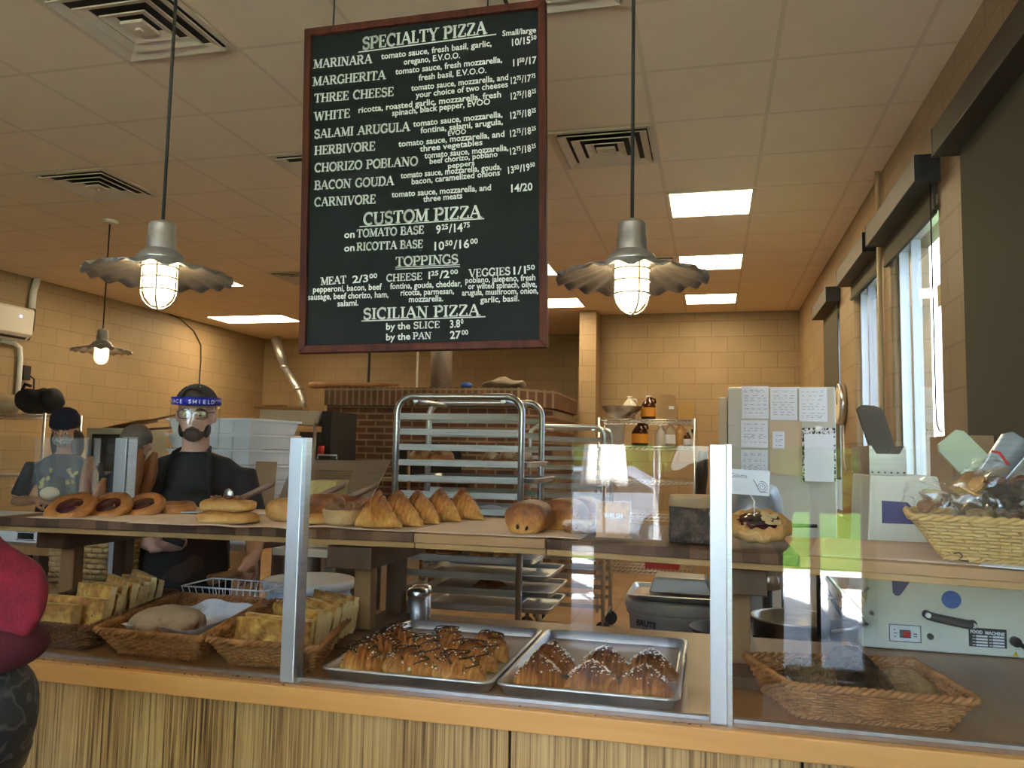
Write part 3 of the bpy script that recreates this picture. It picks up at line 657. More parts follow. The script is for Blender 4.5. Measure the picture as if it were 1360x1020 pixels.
def stand(x, ya, yb_, wide=.045):
    MB().b2((x - .05, ya - .13, CT), (x + .05, yb_ + .16, CT + .03)).build('stand_rail', M_LEGD, shelf, bevel=.003)
    MB().b2((x - .028, ya, CT + .03), (x + .028, ya + wide, ST - .05)).build('stand_leg', M_LEG, shelf, bevel=.003)
    MB().b2((x - .028, yb_, CT + .03), (x + .028, yb_ + wide, ST - .05)).build('stand_leg', M_LEGD, shelf, bevel=.003)
    MB().b2((x - (.075 if x > -2 else .045), ya - .09, ST - .115), (x + .065, yb_ + .12, ST - .05)).build('stand_bracket', M_LEGD, shelf, bevel=.003)
stand(-1.02, 2.27, 2.52); stand(.07, 2.22, 2.50); stand(-2.14, 2.33, 2.58)
# ------------------------------------------------------------------ paper
M_PARCH = M('parchment_brown', (.58, .43, .31), .75, c2=(.66, .50, .37), scale=6, bump=.25, bscale=22, bdist=.01, lo=.3, hi=.7)
M_PARW = M('white_liner_paper', (.72, .73, .78), .7, bump=.5, bscale=14, bdist=.02)
def sheet(name, x0, x1, y0, y1, z, lab, mat=M_PARCH, sag=.0, rz=0, amp=.004, nx=24, ny=14, group=None, seed=0, hang=0):
    mb = MB(); vs = []; cx, cy = (x0 + x1) / 2, (y0 + y1) / 2
    for j in range(ny + 1):
        for i in range(nx + 1):
            x = x0 + (x1 - x0) * i / nx; y = y0 + (y1 - y0) * j / ny
            zz = z + .001 + amp * max(0, noise.noise(Vector((x * 6 + seed, y * 6, seed)))) * 1.6
            vs.append((cx + (x - cx) * cos(rz) - (y - cy) * sin(rz), cy + (x - cx) * sin(rz) + (y - cy) * cos(rz), zz))
    fs = [(j * (nx + 1) + i, j * (nx + 1) + i + 1, (j + 1) * (nx + 1) + i + 1, (j + 1) * (nx + 1) + i) for j in range(ny) for i in range(nx)]
    mb.add(vs, fs, True)
    return one(name, mb, mat, lab, 'paper', group, solid=.0006)
PG = 'brown paper sheets on the shelf'
sheet('parchment_sheet', -2.08, -1.62, 2.085, 2.68, ST, 'brown paper sheet under the jam danishes on the shelf', rz=.03, seed=1, group=PG)
sheet('parchment_sheet', -1.70, -1.18, 2.06, 2.70, ST + .0015, 'brown paper sheet under the large puff pastry on the shelf', rz=.06, seed=2, group=PG, amp=.007)
sheet('parchment_sheet', -1.17, -.84, 2.165, 2.72, ST, 'brown paper sheet under the row of plain croissants', seed=3, group=PG)
sheet('parchment_sheet', -.835, -.34, 2.16, 2.73, ST + .0015, 'crumb-strewn brown paper sheet under the chocolate rolls', rz=-.01, seed=4, group=PG, amp=.003)
sheet('parchment_sheet', .26, 1.0, 2.0, 2.48, ST, 'brown paper sheet under the basket of bagged bread', rz=-.16, seed=5, group=PG)
# ------------------------------------------------------------------ bakery goods
def CRUST(name, pale, mid, dark, a=.25, b_=.6, c=.9, nscale=14, bump=.4, r=.5, wave=None, zamt=.55, spots=None, coord='Generated', bd=.010):
    """baked colour: paler at the base, browner towards the top, mottled"""
    mt, n, b = NT(name)
    tc = n.nodes.new('ShaderNodeTexCoord'); sp = n.nodes.new('ShaderNodeSeparateXYZ'); n.links.new(tc.outputs['Generated'], sp.inputs[0])
    f = noise_node(n, tc.outputs['Object'], nscale, 6, .62)
    m1 = n.nodes.new('ShaderNodeMath'); m1.operation = 'MULTIPLY'; m1.inputs[1].default_value = zamt; n.links.new(sp.outputs['Z'], m1.inputs[0])
    ad = n.nodes.new('ShaderNodeMath'); ad.operation = 'MULTIPLY_ADD'; ad.inputs[1].default_value = 1.25 - zamt; n.links.new(f, ad.inputs[0]); n.links.new(m1.outputs[0], ad.inputs[2])
    h = ad.outputs[0]
    if wave:
        wv = n.nodes.new('ShaderNodeTexWave'); wv.inputs['Scale'].default_value = wave; wv.inputs['Distortion'].default_value = 2.5; wv.inputs['Detail'].default_value = 3; wv.inputs['Detail Scale'].default_value = 1.2
        n.links.new(tc.outputs['Object'], wv.inputs['Vector'])
        a2 = n.nodes.new('ShaderNodeMath'); a2.operation = 'MULTIPLY_ADD'; a2.inputs[1].default_value = -.06; n.links.new(wv.outputs['Fac'], a2.inputs[0]); n.links.new(h, a2.inputs[2]); h = a2.outputs[0]
    col = ramp_node(n, h, [(a, pale), (b_, mid), (c, dark)])
    if spots:
        vo = n.nodes.new('ShaderNodeTexNoise'); vo.inputs['Scale'].default_value = spots[1]; vo.inputs['Detail'].default_value = 2; n.links.new(tc.outputs['Object'], vo.inputs['Vector'])
        sf = ramp_node(n, vo.outputs['Fac'], [(spots[2], (0, 0, 0)), (spots[2] + .04, (1, 1, 1))])
        mx = n.nodes.new('ShaderNodeMix'); mx.data_type = 'RGBA'; n.links.new(sf, mx.inputs[0]); n.links.new(col, mx.inputs[6]); mx.inputs[7].default_value = (*spots[0], 1); col = mx.outputs[2]
    n.links.new(col, b.inputs['Base Color']); b.inputs['Roughness'].default_value = r
    bump_node(n, b, noise_node(n, tc.outputs['Object'], nscale * 5, 5), bump * 1.6, bd)
    return mt
M_CROI = CRUST('croissant_crust', (.72, .40, .10), (.50, .19, .035), (.20, .055, .01), .36, .60, .86, 26, wave=26)
M_PAIN = CRUST('glazed_roll_crust', (.60, .29, .06), (.42, .145, .025), (.17, .045, .010), .36, .58, .80, 30, r=.34)
M_PUFF = CRUST('puff_crust', (.74, .46, .16), (.58, .28, .07), (.30, .11, .025), .38, .70, .96, 26)
M_DAN = CRUST('danish_crust', (.64, .32, .08), (.44, .17, .035), (.20, .06, .012), .28, .6, .9, 24, r=.35)
M_FOC = CRUST('focaccia_crust', (.78, .50, .13), (.54, .26, .05), (.27, .10, .018), .48, .64, .82, 26, zamt=.0, spots=((.09, .10, .02), 85, .68))
M_CRUMB = M('focaccia_crumb', (.80, .66, .36), .85, c2=(.68, .50, .22), scale=60, bump=.8, bscale=90, bdist=.006)
M_CRUMBD = M('crumble_topping', (.30, .15, .07), .9, c2=(.18, .08, .04), scale=70, bump=1, bscale=110, bdist=.01)
M_LOAF = CRUST('rustic_crust', (.40, .17, .05), (.27, .095, .026), (.60, .46, .32), .40, .58, .74, 22, bump=.8)
M_BAG = CRUST('baguette_crust', (.60, .40, .22), (.40, .18, .055), (.24, .085, .022), .36, .58, .82, 16)
M_RYE = CRUST('spiced_cookie', (.15, .075, .028), (.24, .13, .05), (.34, .21, .10), .40, .56, .74, 40, bump=.9, zamt=.2)
M_OAT = CRUST('oat_cookie', (.24, .11, .03), (.44, .24, .08), (.58, .37, .17), .40, .54, .72, 55, bump=1.4, zamt=.2, bd=.02)
M_GING = CRUST('ginger_cookie', (.26, .13, .035), (.42, .25, .085), (.52, .34, .14), .40, .56, .74, 30, bump=1.0, zamt=.2)
M_JAM = M('dark_jam', (.035, .006, .012), .12, c2=(.08, .01, .015), scale=40, coat=.1)
M_CHOC = M('chocolate_drizzle', (.028, .012, .007), .3)
M_CREAM = M('vanilla_cream', (.80, .73, .55), .5)
M_SUGAR = M('sugar_and_almond', (.80, .72, .60), .8)
M_APPLE = M('apple_slices', (.66, .52, .28), .5, c2=(.5, .34, .14), scale=40)
def croissant_mb(L, H, Wd, bend=.0, seg=4.6, seed=0, peak=.8, nn=18, m=44):
    mb = MB(); rs = []
    for i in range(m + 1):
        t = -1 + 2 * i / m
        env = max(1 - abs(t) ** 1.15, .0) ** peak
        env = .10 + .90 * env
        ph = (abs(t) * seg) % 1
        rid = 1 + .24 * (1 - ph) - .12
        x = L / 2 * t; y = bend * t * t - bend * .3
        ring = []
        for j in range(nn):
            a = 2 * pi * j / nn
            yy = Wd / 2 * env * rid * cos(a) * (1.0 - .25 * max(0, sin(a))); zz = H * env * rid * (.45 + .55 * sin(a))
            ring.append(Vector((x + .06 * L * sin(a) * (-1 if t > 0 else 1) * .2, y + yy, max(zz, 0))))
        rs.append(ring)
    mb.rings(rs)
    mb.jit(.0035, 40, seed); mb.jit(.006, 14, seed + 9)
    for v in mb.v: v.z = max(v.z, 0)
    return mb
def put(mb, x, y, z, rz=0, ry=0, rx=0, s=1):
    return mb.xf(Matrix.Translation((x, y, z)) @ Matrix.Rotation(rz, 4, 'Z') @ Matrix.Rotation(ry, 4, 'Y') @ Matrix.Rotation(rx, 4, 'X') @ Matrix.Scale(s, 4))
# five plain croissants in a receding row
for i, (x, y, rz, lab) in enumerate(((-.965, 2.235, -.05, 'nearest plain croissant at the front of the row on the shelf'), (-.935, 2.33, -.25, 'second plain croissant in the row, counted from the front'), (-.905, 2.425, -.30, 'middle plain croissant of the row of five'), (-.87, 2.53, -.35, 'fourth plain croissant in the row, next to last'), (-.825, 2.64, -.40, 'plain croissant at the back end of the row'))):
    one('croissant', put(croissant_mb(.155 + .008 * (i % 2), .098, .105, .015, seed=i), x, y, ST + .003, rz), M_CROI, lab, 'croissant', 'plain croissants on the shelf')
# chocolate rolls
def roll_mb(L, H, Wd, seed):
    mb = MB(); rs = []; m = 20; nn = 26
    for i in range(m + 1):
        t = -1 + 2 * i / m; e = max(1 - abs(t) ** 5, 0) ** .5 * .62 + .38
        rs.append([Vector((Wd / 2 * e * cos(2 * pi * j / nn), L / 2 * t, max(0, H * (.46 + .54 * sin(2 * pi * j / nn)) * (.35 + .65 * e)))) for j in range(nn)])
    mb.rings(rs); mb.jit(.005, 16, seed); 
    for v in mb.v: v.z = max(v.z, 0)
    return mb
for i, (x, y, rz, s, lab) in enumerate(((-.515, 2.30, -.12, 1.0, 'front chocolate filled roll with two dark chocolate ends showing'), (-.435, 2.44, -.2, 1.02, 'second chocolate filled roll, directly behind the front one'), (-.40, 2.58, -.1, 1.0, 'third chocolate filled roll at the back of the shelf'))):
    r = thing('chocolate_roll', lab, 'pastry', (x, y, ST + .003), 'chocolate rolls on the shelf')
    put(roll_mb(.135, .092, .135, i), x, y, ST + .003, rz, s=s).build('crust', M_PAIN, r)
    if i == 0:
        for dx, cz in ((-.010, .022), (.017, .019)): MB().ell((x + dx - .010, y - .067, ST + cz), (.0045, .012, .0075), 10, 8, Matrix.Rotation(dx * 20, 3, 'Y')).build('chocolate_stick', M_CHOC, r)
# jam danishes leaning on one another
def danish(x, y, z, ry, rx, rz, R, lab, jam=True):
    r = thing('jam_danish', lab, 'pastry', (x, y, ST), 'danishes at the left end of the shelf')
    mb = MB().lathe([(.0005, .004), (R * .8, 0), (R * .98, .008), (R, .018), (R * .9, .031), (R * .66, .033), (R * .5, .022), (.0005, .018)], n=36).jit(.004, 26, x * 9)
    put(mb, x, y, z, rz, ry, rx).build('pastry_ring', M_DAN, r)
    if jam:
        j = MB().lathe([(.0005, .016), (R * .54, .018), (R * .50, .029), (R * .2, .033), (.0005, .033)], n=24).jit(.003, 50, x)
        put(j, x, y, z, rz, ry, rx).build('jam', M_JAM, r)
danish(-2.005, 2.19, ST + .012, .06, .52, 0, .078, 'leftmost jam danish, facing the glass')
danish(-1.935, 2.28, ST + .012, .0, .55, .15, .074, 'second jam danish from the left, half covered')
danish(-1.865, 2.36, ST + .012, -.05, .5, .2, .070, 'third jam danish from the left')
danish(-1.80, 2.44, ST + .003, 0, .12, .2, .064, 'small flat danish at the right of the danishes', False)
# puff pastries
def pillow(w, d, h, seed, p=3.2, cut=.0):
    mb = MB(); rs = []; nn = 30
    for i in range(9):
        t = i / 8; k = (1 - (2 * t - 1) ** 4 * .42) if t < .99 else .5
        rs.append([Vector((w / 2 * k * math.copysign(abs(cos(2 * pi * j / nn)) ** (2 / p), cos(2 * pi * j / nn)), d / 2 * k * math.copysign(abs(sin(2 * pi * j / nn)) ** (2 / p), sin(2 * pi * j / nn)), h * t)) for j in range(nn)])
    mb.rings(rs); mb.jit(.006, 22, seed); mb.jit(.004, 50, seed)
    for v in mb.v: v.z = max(v.z, 0)
    return mb
r = thing('puff_pastry', 'large pale square puff pastry at the front of the shelf', 'pastry', (-1.415, 2.155, ST), 'puff pastries on the shelf')
put(pillow(.185, .12, .038, 1), -1.415, 2.155, ST + .003, .06).build('base_layer', M_PUFF, r)
put(pillow(.165, .10, .042, 2), -1.42, 2.165, ST + .035, .04).build('top_layer', M_PUFF, r)
o = MB(); random.seed(3)
for k in range(26): o.ell((-1.42 + random.uniform(-.06, .06), 2.165 + random.uniform(-.035, .035), ST + .08), (.007, .006, .005), 6, 4)
o.build('crumb_topping', M_CRUMBD, r)['kind'] = 'stuff'
for i, (x, y, w, h, mat, lab) in enumerate(((-1.295, 2.30, .13, .072, M_PUFF, 'pale puff pastry just behind the large square one'), (-1.235, 2.42, .14, .08, M_PAIN, 'dark glazed pastry second behind the square one'), (-1.16, 2.27, .10, .03, M_PUFF, 'low flat pastry beside the left glass post'), (-1.22, 2.57, .15, .07, M_PAIN, 'dark glazed pastry at the rear beside the spatulas'))):
    one('puff_pastry', put(pillow(w, w * .8, h, i + 5), x, y, ST + .003, .2 * i), mat, lab, 'pastry', 'puff pastries on the shelf')
# crumble pies in pale crust cups
for i, (x, y, lab) in enumerate(((-1.088, 2.262, 'front crumble pie in a pale crust, beside the plain croissants'), (-1.06, 2.42, 'crumble pie standing behind the front one'))):
    r = thing('crumble_pie', lab, 'pie', (x, y, ST + .003), 'crumble pies on the shelf')
    MB().lathe([(.0005, 0), (.042, 0), (.054, .012), (.061, .042), (.0625, .047), (.055, .047), (.0005, .040)], (x, y, ST + .003), 30).jit(.002, 40, i).build('crust_cup', CRUST('pale_crust_%d' % i, (.66, .48, .22), (.60, .40, .17), (.50, .28, .10), .3, .7, 1.1), r)
    cr = MB()
    for k in range(3): cr.ell((x + .026 * cos(k * 2.1 + i), y + .024 * sin(k * 2.1 + i), ST + .052), (.034, .032, .022), 18, 10)
    cr.jit(.004, 60, i); cr.build('crumble', M_CRUMBD, r)
# metal spatulas lying on the shelf with handles raised
M_SPAT = M('spatula_steel', (.45, .43, .40), .35, 1.0)
M_SPATH = M('spatula_handle', (.20, .13, .09), .5, .2)
for i, (x, y, rz, lab) in enumerate(((-1.645, 2.46, .25, 'serving spatula alone left of the puff pastries'), (-1.40, 2.50, .30, 'serving spatula behind the large puff pastry'), (-1.30, 2.54, .38, 'serving spatula closest to the left glass post'))):
    r = thing('serving_spatula', lab, 'spatula', (x, y, ST), 'spatulas on the shelf')
    T_ = Matrix.Translation((x, y, ST + .006)) @ Matrix.Rotation(rz, 4, 'Z')
    MB().prism([(-.15, -.035), (-.02, -.028), (0, -.012), (0, .012), (-.02, .028), (-.15, .035)], 0, .0025).xf(T_).build('blade', M_SPAT, r)
    MB().tube([(-.005, 0, .002), (.03, 0, .03), (.06, 0, .045)], .005, 8).xf(T_).build('neck', M_SPAT, r)
    d = Vector((.13, 0, .062)); 
    MB().rings([[Vector((.055, 0, .043)) + d * t + Vector((0, w_ * cos(2 * pi * j / 12), h_ * sin(2 * pi * j / 12))) for j in range(12)] for t, w_, h_ in ((0, .009, .007), (.1, .013, .010), (.6, .015, .012), (.95, .014, .011), (1, .009, .007))]).xf(T_).build('handle', M_SPATH, r)
r = thing('serving_spoon', 'round steel spoon bowl standing behind the shelf paper', 'spoon', (-1.72, 2.62, ST))
MB().ell((-1.72, 2.62, ST + .055), (.020, .008, .026), 14, 10).build('bowl', M_SPAT, r)
MB().tube([(-1.72, 2.62, ST + .03), (-1.71, 2.60, ST + .004), (-1.62, 2.56, ST + .005)], .004, 6).build('handle', M_SPAT, r)
# bread slice + sign in holder + log
one('bread_slice', put(pillow(.10, .035, .042, 3), -.365, 2.30, ST + .003, .25), M_LOAF, 'small cut piece of bread beside the sign holder', 'bread')
one('bread_slice', put(pillow(.05, .04, .040, 4), -.325, 2.36, ST + .003, .2), M_LOAF, 'short bread end nearest the sign holder', 'bread')
sg = thing('sign_holder', 'clear upright sign holder with an orange brown pastry card', 'sign', (-.265, 2.24, ST))
MB().box((-.265, 2.24, ST + .052), (.092, .004, .098), rx=.0).build('card', M('card_print', (.30, .13, .05), .4, c2=(.55, .28, .09), c3=(.20, .09, .05), scale=22, lo=.3, hi=.7, spec=.05), sg)
MB().box((-.265, 2.2445, ST + .052), (.100, .002, .104), rx=.0).b2((-.315, 2.225, ST), (-.215, 2.275, ST + .004)).build('acrylic', M_GUARD, sg)
tx = MB(); text_into(tx, 'WELSH', .019, frame_mtx((-.291, 2.2375, ST + .056), (1, 0, 0), (0, .0, 1)), width=.052, bold=.0006); tx.build('lettering', M_PAINT, sg, recalc=False)
M_BARK = M('bark', (.045, .028, .018), .95, c2=(.15, .105, .075), scale=26, detail=8, bump=1.0, bscale=40, bdist=.02)
lg = thing('log_block', 'bark covered split log block with pale sawn top beside the post', 'log', (-.05, 2.24, ST))
mb = MB(); rs = []
for z, k in ((0, 1), (.03, 1.03), (.06, .98), (.095, 1.0)): rs.append([Vector((-.05 + .062 * k * math.copysign(abs(cos(a)) ** .55, cos(a)), 2.24 + .055 * k * math.copysign(abs(sin(a)) ** .55, sin(a)), ST + z)) for a in [2 * pi * j / 40 for j in range(40)]])
mb.rings(rs).jit(.006, 30, 2)
for v in mb.v: v.z = max(v.z, ST)
mb.build('bark', M_BARK, lg)
MB().rings([[Vector((-.05 + .066 * k * math.copysign(abs(cos(a)) ** .55, cos(a)), 2.24 + .058 * k * math.copysign(abs(sin(a)) ** .55, sin(a)), ST + z)) for a in [2 * pi * j / 40 for j in range(40)]] for z, k in ((.096, .98), (.122, .93), (.126, .88))]).jit(.003, 30, 5).build('sawn_top', WOOD('pale_log', (.34, .22, .11), (.52, .37, .21), 0, 6, .7, 16), lg)
tx = MB(); tx.box((-.003, 2.182, ST + .082), (.006, .003, .012)).build('inlay_mark', M_PAINT, lg)
# galette with its name card on a pick
gx, gy = .12, 2.235
ga = thing('galette', 'round fruit galette with folded crust on the shelf', 'galette', (gx, gy, ST + .002))
n_ = 60; rs = []
for (r_, z_) in ((.0005, .002), (.070, .0), (.083, .010), (.084, .024), (.070, .036), (.054, .034), (.050, .026)):
    rs.append([Vector((gx + r_ * (1 + .05 * sin(11 * a + r_ * 60)) * cos(a), gy + r_ * (1 + .05 * sin(11 * a + r_ * 60)) * sin(a), ST + .002 + z_ * (1 + .12 * cos(11 * a)))) for a in [2 * pi * j / n_ for j in range(n_)]])
TG = Matrix.Translation((gx, gy, ST + .034)) @ Matrix.Rotation(.36, 4, 'X') @ Matrix.Translation((-gx, -gy, -ST))
MB().rings(rs).jit(.002, 40, 4).xf(TG).build('folded_crust', CRUST('galette_crust', (.68, .42, .17), (.60, .33, .11), (.42, .19, .05), .25, .6, 1.0), ga)
mb = MB().lathe([(.058, .022), (.054, .032), (.03, .037), (.0005, .038)], (gx, gy, ST + .002), 30).jit(.004, 80, 3); mb.xf(TG).build('fruit_filling', M_JAM, ga)
mb = MB(); random.seed(5)
for k in range(16):
    a, q = random.uniform(-.9, 1.5), random.uniform(.008, .047)
    mb.ell((gx + .012 + q * cos(a) * .8, gy - .008 + q * sin(a), ST + .041), (.013, .008, .003), 10, 6, Matrix.Rotation(random.uniform(0, 3), 3, 'Z'))
mb.xf(TG).build('apple_slices', M_APPLE, ga)['kind'] = 'stuff'
nc = thing('name_card', 'white paper card with a snail drawing on a pick above the galette', 'sign', (gx - .01, gy, ST + .04))
M_CARD = M('card_paper', (.80, .82, .86), .7)
MB().box((gx - .033, gy + .005, 1.435), (.125, .002, .066), ry=.04).build('card', M_CARD, nc)
MB().tube([(gx - .01, gy, ST + .036), (gx - .01, gy, 1.385), (gx - .02, gy + .008, 1.402)], .0022, 6).build('pick', M_WHITE, nc)
tx = MB(); text_into(tx, 'Galette', .017, frame_mtx((gx - .070, gy + .0035, 1.447), (1, 0, -.04), (0, 0, 1)), width=.042); tx.build('lettering', M('ink', (.16, .18, .24), .8), nc, recalc=False)
sn = [(gx + .010 + (.003 + .0012 * k * .35) * cos(k * .5), gy + .0035, 1.423 + (.003 + .0012 * k * .35) * sin(k * .5)) for k in range(30)]
MB().tube(sn, .0007, 4).tube([(gx - .012, gy + .0035, 1.442), (gx - .004, gy + .0035, 1.428), (gx + .006, gy + .0035, 1.409), (gx + .024, gy + .0035, 1.409)], .0008, 4).build('snail_drawing', bpy.data.materials['ink'], nc)
# ------------------------------------------------------------------ wicker baskets
def WICKER(name, c1, c2):
    mt, n, b = NT(name)
    f = noise_node(n, mapping(n), 24, 4)
    n.links.new(ramp_node(n, f, [(.3, c1), (.7, c2)]), b.inputs['Base Color']); b.inputs['Roughness'].default_value = .5
    return mt
M_WICK = WICKER('wicker', (.30, .115, .03), (.50, .23, .075))
M_WICKP = WICKER('pale_wicker', (.52, .31, .09), (.68, .45, .16))
M_WICKD = WICKER('dark_wicker', (.13, .055, .025), (.24, .11, .045))
def basket(lab, rim, base, zr, zb, mat=M_WICK, rows=12, group='wicker trays on the counter', pitch=.017):
    """rim, base: four (x,y) corners ccw starting front-left"""
    cx = sum(p[0] for p in base) / 4; cy = sum(p[1] for p in base) / 4
    r = thing('wicker_basket', lab, 'basket', (cx, cy, zb), group)
    def outline(t, n, k=None):
        pts = []; q = [Vector((base[i][0] + (rim[i][0] - base[i][0]) * t, base[i][1] + (rim[i][1] - base[i][1]) * t, zb + (zr - zb) * t)) for i in range(4)]
        per = []
        rad = .02
        # rounded corners
        loop = []
        for i in range(4):
            a, b_, c = q[i - 1], q[i], q[(i + 1) % 4]
            u = (a - b_).normalized() * rad; w = (c - b_).normalized() * rad
            for s in range(5):
                f = s / 4; loop.append(b_ + u * (1 - f) ** 2 + w * f ** 2)
        loop.append(loop[0]); L = [0]
        for i in range(1, len(loop)): L.append(L[-1] + (loop[i] - loop[i - 1]).length)
        cen = sum(q, Vector()) / 4; j = 0
        for i in range(n):
            s = L[-1] * i / n
            while L[j + 1] < s: j += 1
            f = (s - L[j]) / max(L[j + 1] - L[j], 1e-9); p = loop[j].lerp(loop[j + 1], f)
            tn = (loop[j + 1] - loop[j]).normalized(); nrm = Vector((tn.y, -tn.x, 0))
            pts.append((p, nrm))
        return pts, L[-1]
    _, per = outline(1, 8)
    ns = 2 * int(per / pitch / 2); n = ns * 4
    body = MB(); h = (zr - zb) / rows
    for k in range(rows):
        o, _ = outline((k + .5) / rows, n)
        rr = []
        for i, (p, nr) in enumerate(o):
            off = .0030 * cos(pi * (i / 4 + k)) 
            c = p + nr * off
            rr.append([c + nr * .0022 * cos(a) + Vector((0, 0, h * .50 * sin(a))) for a in (0, 1.05, 2.1, 3.14, 4.19, 5.24)])
        body.rings(rr, closed=True)
    body.build('woven_side', mat, r)
    st = MB()
    o0, _ = outline(0, ns); o1, _ = outline(1, ns)
    for (a, na), (b_, nb_) in zip(o0, o1): st.cyl(a, b_, .0026, n=5, cap=False)
    st.build('stakes', mat, r)
    for tt, nm, rad in ((1.0, 'rim', .0065), (0.0, 'foot', .005)):
        o, _ = outline(tt, n); br = MB()
        for ph in (0, pi):
            br.tube([p + nr * (rad * .7 * cos(i * .8 + ph)) + Vector((0, 0, rad * .7 * sin(i * .8 + ph))) for i, (p, nr) in enumerate(o)], rad * .8, 6, closed=True)
        br.build(nm, mat, r)
    o, _ = outline(.02, 40); fl = MB(); fl.add([p + Vector((0, 0, .003)) for p, _n in o] + [p + Vector((0, 0, .008)) for p, _n in o], [tuple(range(39, -1, -1)), tuple(range(40, 80))] + [(i, (i + 1) % 40, 40 + (i + 1) % 40, 40 + i) for i in range(40)])
    fl.build('bottom', mat, r)
    return r
def sl(c, w0, d0, sh=0): return [(c[0] - w0 / 2 - sh, c[1] - d0 / 2), (c[0] + w0 / 2 - sh, c[1] - d0 / 2), (c[0] + w0 / 2 + sh, c[1] + d0 / 2), (c[0] - w0 / 2 + sh, c[1] + d0 / 2)]
ZR, ZB = 1.006, CT + .006
basket('shallow wicker tray of focaccia in front of the left glass post', [(-1.265, 1.86), (-.95, 1.86), (-1.075, 2.39), (-1.39, 2.39)], [(-1.235, 1.905), (-.985, 1.905), (-1.105, 2.35), (-1.35, 2.35)], ZR, ZB)
basket('shallow wicker tray with a round loaf and white liner paper', [(-1.61, 1.86), (-1.285, 1.86), (-1.41, 2.39), (-1.735, 2.39)], [(-1.57, 1.905), (-1.325, 1.905), (-1.445, 2.35), (-1.69, 2.35)], ZR, ZB)
basket('dark wicker tray of focaccia slices farthest left', [(-1.99, 1.87), (-1.635, 1.87), (-1.76, 2.42), (-2.12, 2.42)], [(-1.95, 1.91), (-1.675, 1.91), (-1.795, 2.38), (-2.075, 2.38)], ZR, ZB, M_WICKD)
basket('wicker tray of cookies at the right end of the counter', [(.165, 1.872), (.535, 1.865), (.475, 2.20), (.075, 2.12)], [(.185, 1.90), (.49, 1.905), (.445, 2.165), (.115, 2.09)], 1.012, CT + .006)
basket('pale wicker basket of bagged bread on the shelf at right', [(.445, 2.03), (.83, 1.93), (.93, 2.27), (.50, 2.33)], [(.52, 2.06), (.79, 1.99), (.86, 2.22), (.56, 2.27)], 1.372, ST + .008, M_WICKP, rows=12, group='pale baskets of bagged bread', pitch=.026)
# focaccia slices
def slab(w, t, h, seed):
    """upright slice: crust faces +-y, crumb at the ends"""
    mb = MB(); nx, nz = 12, 9
    for side in (-1, 1):
        mb.mat(0)
        vs = []
        for k in range(nz + 1):
            for i in range(nx + 1):
                u, v = i / nx * 2 - 1, k / nz * 2 - 1
                e = (1 - abs(u) ** 8) * (1 - abs(v) ** 8)
                y = side * t / 2 * (.75 + .25 * e) + side * .004 * noise.noise(Vector((u * 2.5 + seed, v * 2.5, side)))
                vs.append((w / 2 * u, y, h / 2 + h / 2 * v))
        fs = [(k * (nx + 1) + i, k * (nx + 1) + i + 1, (k + 1) * (nx + 1) + i + 1, (k + 1) * (nx + 1) + i) for k in range(nz) for i in range(nx)]
        if side > 0: fs = [f[::-1] for f in fs]
        mb.add(vs, fs, True)
    a = len(mb.v) - 2 * (nx + 1) * (nz + 1); b_ = a + (nx + 1) * (nz + 1)
    ring = [i for i in range(nx + 1)] + [k * (nx + 1) + nx for k in range(1, nz + 1)] + [nz * (nx + 1) + i for i in range(nx - 1, -1, -1)] + [k * (nx + 1) for k in range(nz - 1, 0, -1)]
    m = len(ring)
    for q in range(m):
        i, j = ring[q], ring[(q + 1) % m]
        mb.f.append([a + j, a + i, b_ + i, b_ + j]); mb.mi.append(1 if True else 0); mb.sm.append(False)
    return mb
M_FSIDE = M_CRUMB
def foc(x, y, z, w, t, h, rx, rz, seed, lab, grp, ry=0):
    mb = slab(w, t, h, seed); put(mb, x, y, z, rz, ry, rx)
    return one('focaccia_slice', mb, [M_FOC, M_FSIDE], lab, 'bread', grp)
ORD = ['first', 'second', 'third', 'fourth', 'fifth', 'sixth', 'seventh', 'eighth', 'ninth', 'tenth', 'eleventh', 'twelfth']
G1 = 'focaccia slices in the tray by the post'
for i in range(11):
    t = max(0, (i - 2) / 8)
    if i < 2: x, y, rz, w, h = -1.115 - .012 * i, 1.928 + .040 * i, .03, .215 - .02 * i, .100
    else: x, y, rz, w, h = -1.115 + .006 * (i % 2) + .0 * t, 2.03 + .27 * t, -.42 - .22 * t, .20, .096 + .009 * (i % 3)
    lab = 'big herbed focaccia slice facing the glass, frontmost in its tray' if i == 0 else ('focaccia slice at the very back of the tray by the post' if i == 10 else '%s focaccia slice from the front in the tray by the post' % ORD[i])
    foc(x, y, ZB + .012, w, .023, h, -.12 + .05 * sin(i * 2.3), rz, i, lab, G1, .05 * sin(i * 1.7))
G2 = 'focaccia slices in the leftmost tray'
for i in range(10):
    t = max(0, (i - 2) / 7)
    if i == 0: x, y, rz, w, th, h = -1.825, 1.948, .05, .14, .045, .092
    elif i == 1: x, y, rz, w, th, h = -1.80, 2.0, .05, .19, .022, .105
    else: x, y, rz, w, th, h = -1.80 - .03 * t, 2.06 + .28 * t, -.40 - .22 * t, .20, .024, .110 + .010 * (i % 3)
    lab = 'square focaccia block frontmost in the leftmost tray' if i == 0 else ('last focaccia slice at the back of the leftmost tray' if i == 9 else '%s focaccia slice from the front in the leftmost tray' % ORD[i])
    foc(x, y, ZB + .012, w, th, h, -.14 + .05 * sin(i * 1.9), rz, i + 20, lab, G2, .05 * sin(i * 2.7))
